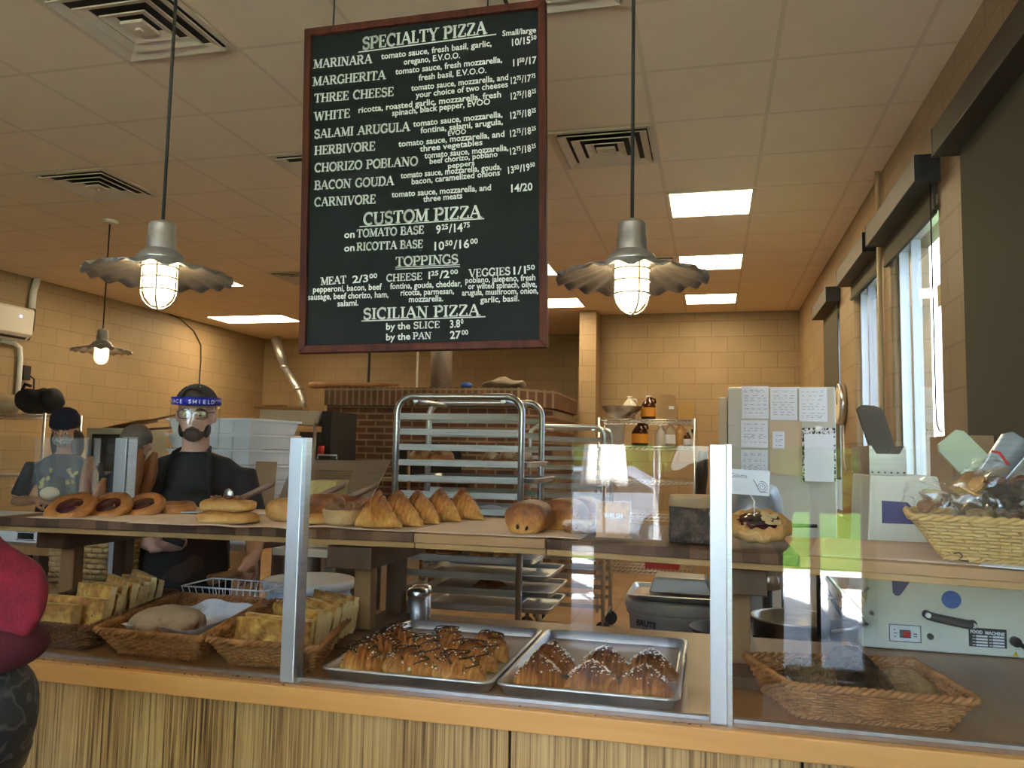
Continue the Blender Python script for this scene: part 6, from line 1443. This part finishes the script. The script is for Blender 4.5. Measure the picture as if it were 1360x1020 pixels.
# oven/microwave and peels behind the crew
tb_ = thing('back_table', 'steel back table under the microwave and peels', 'table', (-4.6, 5.75, 0))
MB().b2((-5.3, 5.5, 1.20), (-3.6, 6.05, 1.24)).build('top', M_STEEL, tb_)
for x in (-5.25, -3.65): MB().b2((x - .02, 5.55, 0), (x + .02, 6.0, 1.20)).build('leg', M_STEEL, tb_)
mw = thing('microwave', 'cream framed microwave between the two masked bakers', 'microwave', (-4.65, 5.7, 1.24))
a, b_ = ony(114, 568, 5.52), ony(170, 600, 5.52)
MB().b2((a.x, 5.53, 1.242), (b_.x, 5.98, a.z)).build('case', M('mw_cream', (.50, .46, .36), .5), mw, bevel=.006)
MB().b2((a.x + .06, 5.526, 1.29), (b_.x - .03, 5.531, a.z - .05)).build('door_window', M('dark_glass', (.02, .02, .02), .1), mw)
MB().cyl((a.x + .035, 5.515, 1.32), (a.x + .035, 5.515, a.z - .08), .01).build('handle', M_ALU, mw)
GP = 'wooden peels'
for i, (x0, x1, z0, z1, lab) in enumerate(((-4.95, -4.05, 1.62, 1.80, 'tilted wooden peel above the microwave, pale handle up'), (-4.9, -4.2, 1.60, 1.655, 'flat dark peel lying on the microwave'))):
    d = Vector((x1 - x0, 0, z1 - z0))
    one('baker_peel', MB().rings([[Vector((x0 + d.x * t, 5.75 + w * cos(a_), z0 + d.z * t + .012 + .010 * sin(a_))) for a_ in [2 * pi * j / 14 for j in range(14)]] for t, w in ((0, .08), (.04, .13), (.42, .13), (.50, .03), (1, .02))]), M_LEGD if i else M_LEG, lab, 'peel', GP)
one('stacked_boxes', MB().b2((-4.0, 5.6, 1.655), (-3.62, 5.9, 1.73)), M('grey_card', (.30, .26, .20), .8), 'flat grey box lying on the shelf left of the dough boxes', 'box')
one('upper_ledge', MB().b2((-4.05, 5.5, 1.61), (-3.3, 6.0, 1.65)).b2((-4.03, 5.55, 1.243), (-3.97, 5.95, 1.61)).b2((-3.66, 5.55, 1.243), (-3.62, 5.95, 1.61)), M_STEEL, 'steel riser shelf behind the capped baker', 'shelf')
one('grey_crate', MB().rings([[Vector((-4.95 + sx * w, 4.0 + sy * d, z)) for sx, sy in ((-1, -1), (1, -1), (1, 1), (-1, 1))] for w, d, z in ((.20, .16, 1.005), (.22, .18, 1.28), (.205, .165, 1.28), (.19, .15, 1.02))], smooth=False), M('grey_tub', (.20, .21, .22), .5), 'grey plastic tub at the left edge beside the baker', 'tub')
one('white_cup', MB().lathe([(.035, 0), (.05, .12), (.052, .12), (.034, .004), (.0005, .004)], (-4.42, 3.9, 1.005), 22), M_WHITE, 'white paper cup next to the grey tub', 'cup')
sb2 = thing('rear_bench', 'steel work bench in front of the masked baker', 'bench', (-4.6, 4.05, 0))
MB().b2((-5.6, 3.86, .96), (-3.75, 4.36, 1.003)).build('top', M_STEEL, sb2)
for x in (-5.55, -3.8): MB().b2((x - .02, 3.9, 0), (x + .02, 4.32, .96)).build('leg', M_STEEL, sb2)
# ------------------------------------------------------------------ people
M_SKIN = M('skin', (.60, .33, .23), .55, c2=(.66, .39, .28), scale=14, bump=.1, bscale=120, bdist=.001)
M_SKIND = M('skin_warm', (.46, .24, .15), .55, c2=(.52, .28, .18), scale=14)
M_HAIR = M('dark_hair', (.018, .011, .007), .6, c2=(.045, .026, .015), scale=60, stretch=(1, 1, .1), bump=.5, bscale=160)
M_TEE = M('black_tee', (.012, .012, .014), .85, c2=(.018, .018, .021), scale=8)
M_APRON = M('black_apron', (.007, .007, .008), .75)
M_JEAN = M('dark_trousers', (.015, .018, .028), .85)
M_EYE = M('eye_white', (.75, .72, .68), .3); M_IRIS = M('iris', (.03, .02, .012), .2)
class Person:
    def __init__(s, label, loc, rz, group=None):
        s.r = thing('person', label, 'person', loc, group); s.r.rotation_euler = (0, 0, rz); s.k = {}
    def part(s, name, mb, mat, parent=None, **k):
        return mb.build(name, mat, parent or s.r, local=True, **k)
def limb(mb, pts, rad, n=14): mb.tube(pts, rad, n)
def hand(mb, w, d, nrm, curl=.5, spread=.25, s=1.0, thumb=1):
    """w wrist, d finger direction, nrm back-of-hand normal; thumb: side sign"""
    d = Vector(d).normalized(); nrm = Vector(nrm); nrm = (nrm - d * nrm.dot(d)).normalized(); side = d.cross(nrm) * thumb
    w = Vector(w); R = Matrix((side, d, nrm)).transposed()
    mb.ell(w + d * .045 * s, (.040 * s, .052 * s, .017 * s), 16, 10, R)
    mb.tube([w - d * .03 * s, w, w + d * .03 * s], [.026 * s, .024 * s, .024 * s], 12)
    for i, (off, L) in enumerate(((.030, .072), (.010, .080), (-.011, .075), (-.030, .060))):
        p = w + d * .088 * s + side * off * s; a = 0; pts = [p - d * .02 * s]; q = d + side * (off * spread * 6)
        q.normalize()
        for sgm in (.42, .32, .26):
            pts.append(p.copy()); a += curl * (.9 if sgm == .42 else 1.0)
            p = p + (q * cos(a) - nrm * sin(a)) * L * sgm * s
        pts.append(p); mb.tube(pts, [.0095 * s, .0092 * s, .0085 * s, .0078 * s, .006 * s], 10)
    t0 = w + d * .02 * s + side * .026 * s; t1 = t0 + (d * .5 + side * .8 - nrm * .25) * .035 * s; t2 = t1 + (d * .85 + side * .35 - nrm * curl) * .034 * s; t3 = t2 + (d * .9 - side * .05 - nrm * curl) * .026 * s
    mb.tube([t0, t1, t2, t3], [.013 * s, .0125 * s, .0105 * s, .008 * s], 10)
def head(mb, c, s=1.0, tilt=0, yaw=0):
    """face toward -y; c is the centre of the skull"""
    st = len(mb.v); c = Vector(c)
    mb.ell((0, .012, .025), (.076 * s, .095 * s, .098 * s), 22, 14)
    mb.ell((0, -.012, -.035), (.066 * s, .078 * s, .085 * s), 20, 12)
    mb.ell((0, -.040, -.085), (.040 * s, .040 * s, .032 * s), 16, 10)
    mb.ell((0, -.058, .022), (.060 * s, .030 * s, .016 * s), 16, 8)
    mb.tube([(0, -.078, .015), (0, -.094, -.012), (0, -.108, -.032)], [.009 * s, .011 * s, .014 * s], 10)
    for x in (-.012, .012): mb.ell((x, -.092, -.034), (.010, .012, .008), 10, 6)
    for x in (-.036, .036): mb.ell((x, -.060, -.018), (.022, .026, .020), 12, 8)
    mb.ell((0, -.084, -.062), (.024, .012, .007), 12, 6); mb.ell((0, -.082, -.073), (.021, .012, .007), 12, 6)
    for x in (-1, 1):
        mb.ell((x * .079, .012, -.008), (.010, .020, .032), 12, 10, Matrix.Rotation(x * .3, 3, 'Z'))
    T_ = Matrix.Translation(c) @ Matrix.Rotation(yaw, 4, 'Z') @ Matrix.Rotation(tilt, 4, 'X')
    mb.xf(T_, st); return T_
def eyes(P, T_, s=1.0):
    e = MB()
    for x in (-.031, .031): e.ell((x, -.077, -.002), (.0125, .009, .0045), 14, 10)
    e.xf(T_); o = P.part('eyes', e, M_EYE)
    e = MB()
    for x in (-.031, .031): e.ell((x, -.0838, -.002), (.0060, .003, .0052), 12, 8)
    e.xf(T_); P.part('iris', e, M_IRIS, o)
    b = MB()
    for x in (-1, 1): b.tube([(x * .014, -.087, .020), (x * .032, -.086, .027), (x * .050, -.074, .021)], [.0045, .005, .003], 8)
    b.xf(T_); P.part('eyebrows', b, M_HAIR)
def torso(mb, grow=0.0, sh=.205, chest=.155, waist=.150, lean=0, zs=1.44, zh=.95, depth=.115):
    g = grow; rs = []; n = 28
    L = [(zh - .05, waist + .015, depth + .01), (zh + .06, waist + .01, depth), (zh + .2, waist, depth - .005), (zh + .34, chest + .01, depth + .005), (zs - .08, chest + .02, depth + .005), (zs - .02, sh - .035, depth - .02), (zs + .02, sh * .62, depth - .045), (zs + .05, .055, .055)]
    for z, w, d in L:
        f = (z - zh) / (zs - zh)
        rs.append([Vector(((w + g) * math.copysign(abs(cos(a)) ** .85, cos(a)), lean * f + (d + g) * math.copysign(abs(sin(a)) ** .85, sin(a)), z)) for a in [2 * pi * j / n for j in range(n)]])
    mb.rings(rs)
def legs(mb, grow=0, zh=.95):
    for s in (-1, 1): limb(mb, [(s * .09, 0, zh), (s * .10, -.01, .52), (s * .105, .01, .09)], [.088 + grow, .060 + grow, .042 + grow])
def feet(P, m=M_BLK):
    for s in (-1, 1): P.part('shoe', MB().ell((s * .105, -.06, .045), (.05, .14, .045), 18, 10), m, remesh=0)
# --- the man behind the counter with a face shield
pos = ony(262, 560, 3.22)
A = Person('man in black tee and face shield behind the shelf, holding a wooden handle', (pos.x, 3.22, 0), .40)
b = MB(); ht = head(b, (.0, -.03, 1.648), s=1.06, tilt=.06, yaw=.06)
limb(b, [(0, .005, 1.40), (0, -.005, 1.50), (0, -.01, 1.58)], [.072, .060, .058])
torso(b, 0, sh=.225, zs=1.435)
LS, RS = Vector((.212, .0, 1.365)), Vector((-.212, .0, 1.365))
LE, LW = Vector((.285, -.01, 1.12)), Vector((.31, -.21, 1.03)); RE, RWr = Vector((-.30, .0, 1.13)), Vector((-.10, -.16, 1.065))
for (s0, e0, w0) in ((LS, LE, LW), (RS, RE, RWr)): limb(b, [s0 * .8 + Vector((0, 0, .27)), s0, s0.lerp(e0, .5), e0, e0.lerp(w0, .35), w0], [.05, .062, .052, .043, .044, .028])
hand(b, LW, (-.25, -.55, -.62), (.75, -.55, .2), 1.25, .1, 1.05, -1)
hand(b, RWr, (.85, -.35, .12), (-.2, -.5, -.8), .9, .1, 1.05, -1)
legs(b)
A.part('body', b, M_SKIN, remesh=.0065, smooth_it=3)
eyes(A, ht)
# beard, hair
bd = MB(); bd.tube([(-.030, -.086, -.070), (0, -.098, -.056), (.030, -.086, -.070)], [.005, .008, .005], 8); bd.ell((0, -.054, -.087), (.044, .045, .036), 18, 12).ell((-.052, -.022, -.066), (.018, .044, .040), 12, 10).ell((.052, -.022, -.066), (.018, .044, .040), 12, 10).xf(ht)
mbd = A.part('beard', bd, M('beard_brown', (.045, .024, .014), .8), remesh=.006, smooth_it=2)
h = MB(); h.ell((0, .030, .030), (.083, .090, .088), 22, 14).xf(ht); A.part('hair', h, M_HAIR)
# cap worn backwards
M_CAPG = M('charcoal_cap', (.045, .045, .043), .85, c2=(.06, .06, .056), scale=20)
cp = MB(); rs = []; n = 36
for t in range(9):
    e = pi / 2 * t / 8
    rs.append([Vector((.091 * cos(e) * cos(2 * pi * j / n) if t < 8 else .002 * cos(2 * pi * j / n), .010 + (.108 * cos(e) if t < 8 else .002) * sin(2 * pi * j / n), .050 + .088 * sin(e) + (.018 * cos(2 * pi * j / n) ** 2 if t == 0 else 0))) for j in range(n)])
cp.rings(rs).xf(ht); cap_ = A.part('cap', cp, M_CAPG, solid=.003)
ck_ = MB(); ck_.tube([(-.052, -.083, .075), (-.045, -.082, .105), (-.02, -.078, .122), (.02, -.078, .122), (.045, -.082, .105), (.052, -.083, .075)], .006, 8).xf(ht); A.part('cap_strap_arch', ck_, M_CAPG, cap_)
fh = MB(); fh.ell((0, -.064, .082), (.046, .030, .032), 16, 10).xf(ht); A.part('forelock', fh, M_HAIR)
ct = MB(); text_into(ct, '~ ~ ~~ ~', .014, Matrix.Identity(4))
bm_ = MB()
for i, (w0, w1) in enumerate(((-.030, -.020), (-.017, -.004), (.0, .012), (.016, .028))):
    bm_.tube([(w0, -.0735 - .001, .1255), ((w0 + w1) / 2, -.0745, .1275), (w1, -.0735, .1255)], .0014, 5)
bm_.xf(ht); A.part('cap_stitching', bm_, M_PAINT, cap_)
# face shield: blue band with letters, clear visor
M_BAND = M('blue_band', (.012, .02, .40), .35)
n = 40; arc_ = [(sin(t) * .104, -.008 - cos(t) * .112) for t in [(-1.75 + 3.5 * i / n) for i in range(n + 1)]]
bn = MB()
vs = []; 
for (x, y) in arc_: vs += [Vector((x, y, .042)), Vector((x, y, .078)), Vector((x * 1.025, y * 1.03, .078)), Vector((x * 1.025, y * 1.03, .042))]
fs = []
for i in range(n):
    for q in range(4): fs.append((i * 4 + q, i * 4 + (q + 1) % 4, (i + 1) * 4 + (q + 1) % 4, (i + 1) * 4 + q))
bn.add(vs, fs, True).xf(ht); band = A.part('shield_band', bn, M_BAND)
vz = MB(); vs = []
for i in range(n + 1):
    x, y = arc_[i]; 
    for k in range(9): zz = .045 - .20 * k / 8; vs.append(Vector((x * (1.03 - .012 * k / 8), y * 1.04 - .010 * sin(k / 8 * 2.2) + .002 * sin(i * .7 + k), zz)))
fs = [(i * 9 + k, i * 9 + k + 1, (i + 1) * 9 + k + 1, (i + 1) * 9 + k) for i in range(2, n - 2) for k in range(8)]
vz.add(vs, fs, True).xf(ht); A.part('clear_visor', vz, GLASS('visor_film', (.96, .97, .98), 1.6, .06), solid=.0006)
lt_ = MB()
word = 'FACE SHIELD'; t0, t1 = -1.02, .86
for i, c in enumerate(word):
    if c == ' ': continue
    t = t0 + (t1 - t0) * i / (len(word) - 1); p = Vector((sin(t) * .1085, (-.008 - cos(t) * .112) * 1.035 - .001, .050))
    m_ = frame_mtx(p - Vector((cos(t), sin(t), 0)) * .006, (cos(t), sin(t), 0), (0, 0, 1))
    text_into(lt_, c, .025, m_ @ Matrix.Translation((.006, 0, 0)), align='CENTER', bold=.0004)
lt_.xf(ht); A.part('band_lettering', lt_, M_PAINT, band, recalc=False)
# glasses
gl = MB()
for x in (-.034, .034): gl.tube([(x + .027 * math.copysign(abs(cos(a)) ** .6, cos(a)), -.094 + abs(x + .027 * cos(a)) * .10, .001 + .019 * math.copysign(abs(sin(a)) ** .6, sin(a))) for a in [2 * pi * j / 28 for j in range(28)]], .0022, 6, closed=True)
gl.tube([(-.007, -.094, .006), (0, -.097, .009), (.007, -.094, .006)], .002, 6)
for s in (-1, 1): gl.tube([(s * .061, -.086, .010), (s * .080, -.03, .012), (s * .082, .03, .006)], .002, 6)
gl.xf(ht); A.part('glasses', gl, M('spectacle_frame', (.03, .025, .025), .35))
ln = MB()
for x in (-.034, .034): ln.ell((x, -.093, .001), (.0255, .0015, .018), 18, 8)
ln.xf(ht); A.part('lenses', ln, GLASS('lens_glass', (.93, .95, .96), 1.7))
# tee, apron, trousers
t = MB(); torso(t, .012, sh=.228, zs=1.43)
for (s0, e0) in ((LS, LE), (RS, RE)): limb(t, [s0 * .8 + Vector((0, 0, .265)), s0, s0.lerp(e0, .45), s0.lerp(e0, 1.0)], [.062, .070, .065, .062])
A.part('t_shirt', t, M_TEE, remesh=.009, smooth_it=4)
ap = MB(); rs = []; n2 = 15
for z, w, d in ((.52, .20, .155), (.80, .19, .155), (1.0, .185, .150), (1.12, .165, .148), (1.24, .13, .150), (1.31, .115, .152)):
    rs.append([Vector((w * (2 * j / (n2 - 1) - 1), -d + .05 * (2 * j / (n2 - 1) - 1) ** 2 * (w / .19), z)) for j in range(n2)])
fs = [(i * n2 + j, i * n2 + j + 1, (i + 1) * n2 + j + 1, (i + 1) * n2 + j) for i in range(5) for j in range(n2 - 1)]
ap.add([p for q in rs for p in q], fs, True); apn = A.part('apron', ap, M_APRON, solid=.004)
for s in (-1, 1): A.part('neck_strap', MB().tube([(s * .105, -.158, 1.30), (s * .095, -.140, 1.40), (s * .075, -.075, 1.475), (s * .055, .03, 1.50)], .009, 6), M_APRON, apn)
pk = MB()
for z in (1.16, 1.20): pk.ell((.075, -.156, z), (.004, .003, .015), 8, 6)
A.part('pocket_pens', pk, M_ALU, apn)
tr = MB(); legs(tr, .012, .93); tr.ell((0, 0, .94), (.165, .125, .12), 20, 12); A.part('trousers', tr, M_JEAN, remesh=.012, smooth_it=2); feet(A)
# what he holds
T_A = Matrix.Translation((pos.x, 3.22, 0)) @ Matrix.Rotation(.40, 4, 'Z')
hp = T_A @ (LW + Vector((-.035, -.055, -.055)))
tip = ony(276, 771, 2.97)
hv = (hp - Vector(tip)).normalized()
end_ = hp + hv * .05
pd = MB().tube([Vector(tip) + (end_ - Vector(tip)) * t for t in (0, .03, .3, .7, 1)], [.018, .024, .021, .017, .015], 12)
one('wooden_paddle', pd, M_LEG, 'wooden handle held in the hand of the man with the shield', 'tool')
ph = T_A @ (RWr + Vector((.085, -.05, .0)))
one('dark_phone', MB().box(ph + Vector((.0, -.01, .035)), (.085, .012, .03), rz=.5, ry=.35), M_BLK, 'small dark device in the other hand of the shielded man', 'phone')
# --- baker with navy beanie and grey mask shaping dough
pos = ony(88, 575, 4.75)
Bp = Person('long haired baker in navy beanie and patterned grey mask shaping dough', (pos.x, 4.75, 0), .55)
b = MB(); ht = head(b, (0, -.05, 1.60), s=.95, tilt=.28, yaw=-.1); limb(b, [(0, .0, 1.36), (0, -.01, 1.45), (0, -.03, 1.53)], [.062, .052, .050]); torso(b, 0, sh=.185, chest=.14, waist=.135, zs=1.39, zh=.93)
LS, RS = Vector((.19, 0, 1.34)), Vector((-.19, 0, 1.34)); LE, RE = Vector((.27, -.05, 1.10)), Vector((-.27, -.05, 1.10)); LW, RWr = Vector((.085, -.30, 1.135)), Vector((-.085, -.30, 1.13))
for (s0, e0, w0) in ((LS, LE, LW), (RS, RE, RWr)): limb(b, [s0 * .8 + Vector((0, 0, .26)), s0, s0.lerp(e0, .5), e0, e0.lerp(w0, .35), w0], [.045, .052, .045, .038, .039, .026])
hand(b, LW, (-.8, -.45, .05), (.2, -.6, .6), .55, .1, .95, -1); hand(b, RWr, (.8, -.5, .05), (-.2, -.6, .6), .55, .1, .95, 1); legs(b)
Bp.part('body', b, M_SKIND, remesh=.008, smooth_it=3); eyes(Bp, ht)
hr = MB().ell((0, .045, .0), (.088, .085, .10), 20, 12).ell((.07, .03, -.10), (.040, .055, .12), 14, 10).ell((-.07, .03, -.10), (.036, .055, .12), 14, 10).ell((0, .06, -.12), (.08, .05, .10), 14, 10).jit(.01, 14, 4).xf(ht)
Bp.part('hair', hr, M_HAIR, remesh=.008, smooth_it=1)
bn = MB().lathe([(.094, .025), (.099, .035), (.098, .065), (.096, .07), (.092, .10), (.074, .135), (.04, .155), (.0005, .160)], (0, .010, 0), 30)
for v in bn.v: v.y *= 1.08
bn.xf(ht); Bp.part('beanie', bn, M('navy_knit', (.012, .014, .035), .95, bump=.6, bscale=160))
mk = MB().ell((0, -.056, -.052), (.064, .058, .052), 20, 14).ell((0, -.10, -.034), (.020, .016, .020), 12, 8).xf(ht)
Bp.part('face_mask', mk, M('patterned_mask', (.18, .18, .18), .85, c2=(.42, .40, .36), scale=70, lo=.45, hi=.55), remesh=.007, smooth_it=2)
t = MB(); torso(t, .010, sh=.188, chest=.14, waist=.135, zs=1.385, zh=.93)
for (s0, e0) in ((LS, LE), (RS, RE)): limb(t, [s0 * .8 + Vector((0, 0, .255)), s0, s0.lerp(e0, .5), s0.lerp(e0, .85)], [.05, .062, .058, .056])
Bp.part('t_shirt', t, M('slate_tee', (.035, .042, .065), .9, c2=(.045, .05, .075), scale=5), remesh=.010, smooth_it=4)
M_PRINT = M('shirt_print', (.42, .36, .16), .8)
pr = MB(); random.seed(9)
for k in range(14): pr.ell((random.choice((-1, 1)) * random.uniform(.045, .11), -.126, 1.27 + random.uniform(-.06, .06)), (.012, .004, .018), 8, 6, Matrix.Rotation(random.uniform(-1, 1), 3, 'Y'))
Bp.part('shirt_print', pr, M_PRINT)['kind'] = 'stuff'
ap = MB(); rs = []
for z, w, d in ((.52, .18, .150), (.90, .16, .140), (1.10, .13, .135), (1.22, .055, .132), (1.28, .045, .130)):
    rs.append([Vector((w * (2 * j / (n2 - 1) - 1), -d + .04 * (2 * j / (n2 - 1) - 1) ** 2 * (w / .18), z)) for j in range(n2)])
ap.add([p for q in rs for p in q], [(i * n2 + j, i * n2 + j + 1, (i + 1) * n2 + j + 1, (i + 1) * n2 + j) for i in range(4) for j in range(n2 - 1)], True); Bp.part('apron', ap, M_APRON, solid=.004)
tr = MB(); legs(tr, .012, .91); tr.ell((0, 0, .92), (.15, .115, .12), 20, 12); Bp.part('trousers', tr, M_JEAN, remesh=.012); feet(Bp)
T_B = Matrix.Translation((pos.x, 4.75, 0)) @ Matrix.Rotation(.55, 4, 'Z')
dp = T_B @ Vector((0, -.365, 1.175))
one('dough_ball', MB().ell(dp, (.062, .055, .045), 24, 14), M('dough_white', (.70, .60, .44), .7), 'round pale dough ball between the hands of the baker', 'dough')
# --- baker with taupe cap, bent forward
pos = ony(178, 580, 4.28)
Cp = Person('baker in taupe cap and olive mask bending beside the shielded man', (pos.x + .03, 4.28, 0), .45)
b = MB(); ht = head(b, (.02, -.12, 1.50), tilt=.42, yaw=-.05); limb(b, [(0, .02, 1.28), (0, -.02, 1.37), (0, -.08, 1.44)], [.068, .058, .055]); torso(b, 0, sh=.21, zs=1.32, zh=.90, lean=0)
LS, RS = Vector((.22, -.03, 1.27)), Vector((-.22, -.03, 1.27)); LE, RE = Vector((.28, -.16, 1.04)), Vector((-.28, -.16, 1.04)); LW, RWr = Vector((.13, -.36, 1.06)), Vector((-.13, -.36, 1.06))
for (s0, e0, w0) in ((LS, LE, LW), (RS, RE, RWr)): limb(b, [s0 * .8 + Vector((0, 0, .25)), s0, s0.lerp(e0, .5), e0, e0.lerp(w0, .35), w0], [.05, .06, .05, .042, .042, .028])
hand(b, LW, (-.3, -.9, -.1), (0, -.1, 1), .5, .2, 1, -1); hand(b, RWr, (.3, -.9, -.1), (0, -.1, 1), .5, .2, 1, 1); legs(b, 0, .90)
Cp.part('body', b, M_SKIN, remesh=.009, smooth_it=3); eyes(Cp, ht)
h = MB().ell((0, .030, .020), (.084, .090, .085), 22, 14).xf(ht); Cp.part('hair', h, M_HAIR)
M_TAUPE = M('taupe_cap', (.12, .10, .08), .9, c2=(.15, .125, .10), scale=20)
cp = MB(); rs = []; n = 32
for q in range(9):
    e = pi / 2 * q / 8
    rs.append([Vector(((.093 * cos(e) if q < 8 else .002) * cos(2 * pi * j / n), .006 + (.108 * cos(e) if q < 8 else .002) * sin(2 * pi * j / n), .036 + .098 * sin(e))) for j in range(n)])
cp.rings(rs).xf(ht); cap_ = Cp.part('cap', cp, M_TAUPE)
br = MB(); br.ell((0, -.125, .034), (.080, .065, .008), 24, 8).xf(ht); Cp.part('cap_brim', br, M_TAUPE, cap_)
st_ = MB()
for z, w in ((.092, .042), (.080, .030)): st_.tube([(-w, -.088 + .02 * (z < .085) * -1, z), (0, -.098 + .02 * (z < .085) * -.6, z + .003), (w, -.088, z)], .0022, 5)
st_.xf(ht); Cp.part('cap_stitching', st_, M_PAINT, cap_)
mk = MB().ell((0, -.056, -.052), (.064, .058, .052), 20, 14).ell((0, -.10, -.034), (.020, .016, .020), 12, 8).xf(ht); Cp.part('face_mask', mk, M('olive_mask', (.10, .09, .05), .85), remesh=.007, smooth_it=2)
t = MB(); torso(t, .012, sh=.215, zs=1.315, zh=.90)
for (s0, e0, w0) in ((LS, LE, LW), (RS, RE, RWr)): limb(t, [s0 * .8 + Vector((0, 0, .245)), s0, s0.lerp(e0, .5), e0, e0.lerp(w0, .3)], [.06, .075, .066, .058, .054])
Cp.part('shirt', t, M('navy_shirt', (.012, .016, .035), .9), remesh=.012, smooth_it=3)
tr = MB(); legs(tr, .012, .88); tr.ell((0, 0, .90), (.16, .12, .12), 20, 12); Cp.part('trousers', tr, M_JEAN, remesh=.012); feet(Cp)
# --- customer cut by the left edge: red knit sleeve and patterned bag
D = Person('customer cut by the left edge in a red knit top', (-1.495, 1.02, 0), 0)
b = MB(); head(b, (0, -.02, 1.62), yaw=2.6); limb(b, [(0, 0, 1.38), (0, 0, 1.48), (0, -.01, 1.56)], [.07, .058, .056]); torso(b, 0, sh=.20, zs=1.40); legs(b)
RS2, RE2, RW2 = Vector((.22, 0, 1.35)), Vector((.455, .0, 1.285)), Vector((.16, .28, 1.23)); LS2, LE2, LW2 = Vector((-.22, 0, 1.35)), Vector((-.32, .02, 1.10)), Vector((-.2, .25, 1.1))
RE2 = Vector((.40, .03, 1.245))
for (s0, e0, w0) in ((RS2, RE2, RW2), (LS2, LE2, LW2)): limb(b, [s0 * .8 + Vector((0, 0, .26)), s0, s0.lerp(e0, .5), e0, e0.lerp(w0, .35), w0], [.05, .06, .05, .044, .043, .028])
hand(b, RW2, (-.6, .75, .1), (0, .2, 1), .5, .1, 1, 1); hand(b, LW2, (.3, .9, .1), (0, .2, 1), .5, .1, 1, -1)
D.part('body', b, M_SKIN, remesh=.010, smooth_it=3)
D.part('hair', MB().ell((-.016, -.050, 1.652), (.092, .102, .104), 24, 14, Matrix.Rotation(2.6, 3, 'Z')), M_HAIR)
M_RED = M('red_knit', (.21, .004, .018), .9, c2=(.14, .003, .012), scale=40, bump=.7, bscale=220, bdist=.002)
M_REDD = M('dark_red_cuff', (.075, .004, .012), .9, bump=.6, bscale=160, bdist=.002)
t = MB(); torso(t, .02, sh=.21, zs=1.40)
limb(t, [RS2 * .8 + Vector((0, 0, .26)), RS2, RS2.lerp(RE2, .5), RE2, RE2.lerp(RW2, .5)], [.08, .098, .092, .085, .075]); limb(t, [LS2 * .8 + Vector((0, 0, .26)), LS2, LE2, LE2.lerp(LW2, .8)], [.07, .085, .07, .05])
D.part('red_sweater', t, M_RED, remesh=.010, smooth_it=4)
cf = MB(); cf.ell(RE2 + Vector((-.03, 0, -.062)), (.108, .100, .046), 28, 14); D.part('dark_band', cf, M_REDD, remesh=.008, smooth_it=2)
tr = MB(); legs(tr, .012, .93); tr.ell((0, 0, .94), (.165, .125, .12), 20, 12); D.part('trousers', tr, M_JEAN, remesh=.012); feet(D)
M_PAT = M('swirl_pattern', (.022, .023, .026), .7, c2=(.085, .08, .075), c3=(.014, .016, .022), scale=30, lo=.44, hi=.58, detail=1)
bgg = thing('shoulder_bag', 'grey swirl patterned rounded bag under the red sleeve at left', 'bag', (-1.16, 1.04, .94))
bm_ = MB(); bm_.ell((-1.16, 1.05, 1.065), (.125, .11, .13), 30, 20).jit(.008, 9, 2); bm_.build('body', M_PAT, bgg)
MB().tube([(-1.16, .955, 1.17), (-1.24, .93, 1.28), (-1.37, .90, 1.40), (-1.475, .95, 1.44)], .012, 8).build('strap', M_BLK, bgg)
MB().lathe([(.105, 0), (.113, .03), (.105, .04)], (-1.16, 1.05, .985), 30).build('base_band', M_BLK, bgg)
# --- the photographer, seen only as a dark reflection in the glass
E = Person('photographer in dark clothes standing before the counter', (.06, -.42, 0), pi)
b = MB(); head(b, (0, -.02, 1.68)); limb(b, [(0, 0, 1.42), (0, 0, 1.52), (0, -.01, 1.6)], [.07, .06, .058]); torso(b, 0, sh=.22, zs=1.44); legs(b)
for s in (-1, 1):
    s0, e0, w0 = Vector((s * .23, 0, 1.38)), Vector((s * .25, -.10, 1.12)), Vector((s * .09, -.24, 1.33)); limb(b, [s0 * .8 + Vector((0, 0, .27)), s0, s0.lerp(e0, .5), e0, e0.lerp(w0, .35), w0], [.05, .062, .052, .044, .044, .028]); hand(b, w0, (-s * .3, -.2, .9), (s * .6, -.6, 0), .5, .1, 1, -s)
E.part('body', b, M_SKIN, remesh=.010, smooth_it=3)
E.part('hair', MB().ell((0, .01, 1.72), (.09, .105, .095), 20, 12), M_HAIR)
t = MB(); torso(t, .03, sh=.235, zs=1.44, zh=.90); t.lathe([(.27, .45), (.275, .8), (.27, 1.1), (.25, 1.3), (.12, 1.42)], (0, 0, 0), 30)
for v in t.v[-150:]: v.y *= .55
for s in (-1, 1):
    s0, e0, w0 = Vector((s * .23, 0, 1.38)), Vector((s * .25, -.10, 1.12)), Vector((s * .09, -.24, 1.33)); limb(t, [s0 * .8 + Vector((0, 0, .27)), s0, s0.lerp(e0, .5), e0, e0.lerp(w0, .8)], [.07, .088, .078, .066, .05])
E.part('jacket', t, M('dark_jacket', (.012, .012, .016), .85), remesh=.012, smooth_it=3)
tr = MB(); legs(tr, .02, .93); tr.ell((0, 0, .94), (.17, .13, .12), 20, 12); E.part('trousers', tr, M_JEAN, remesh=.012); feet(E)
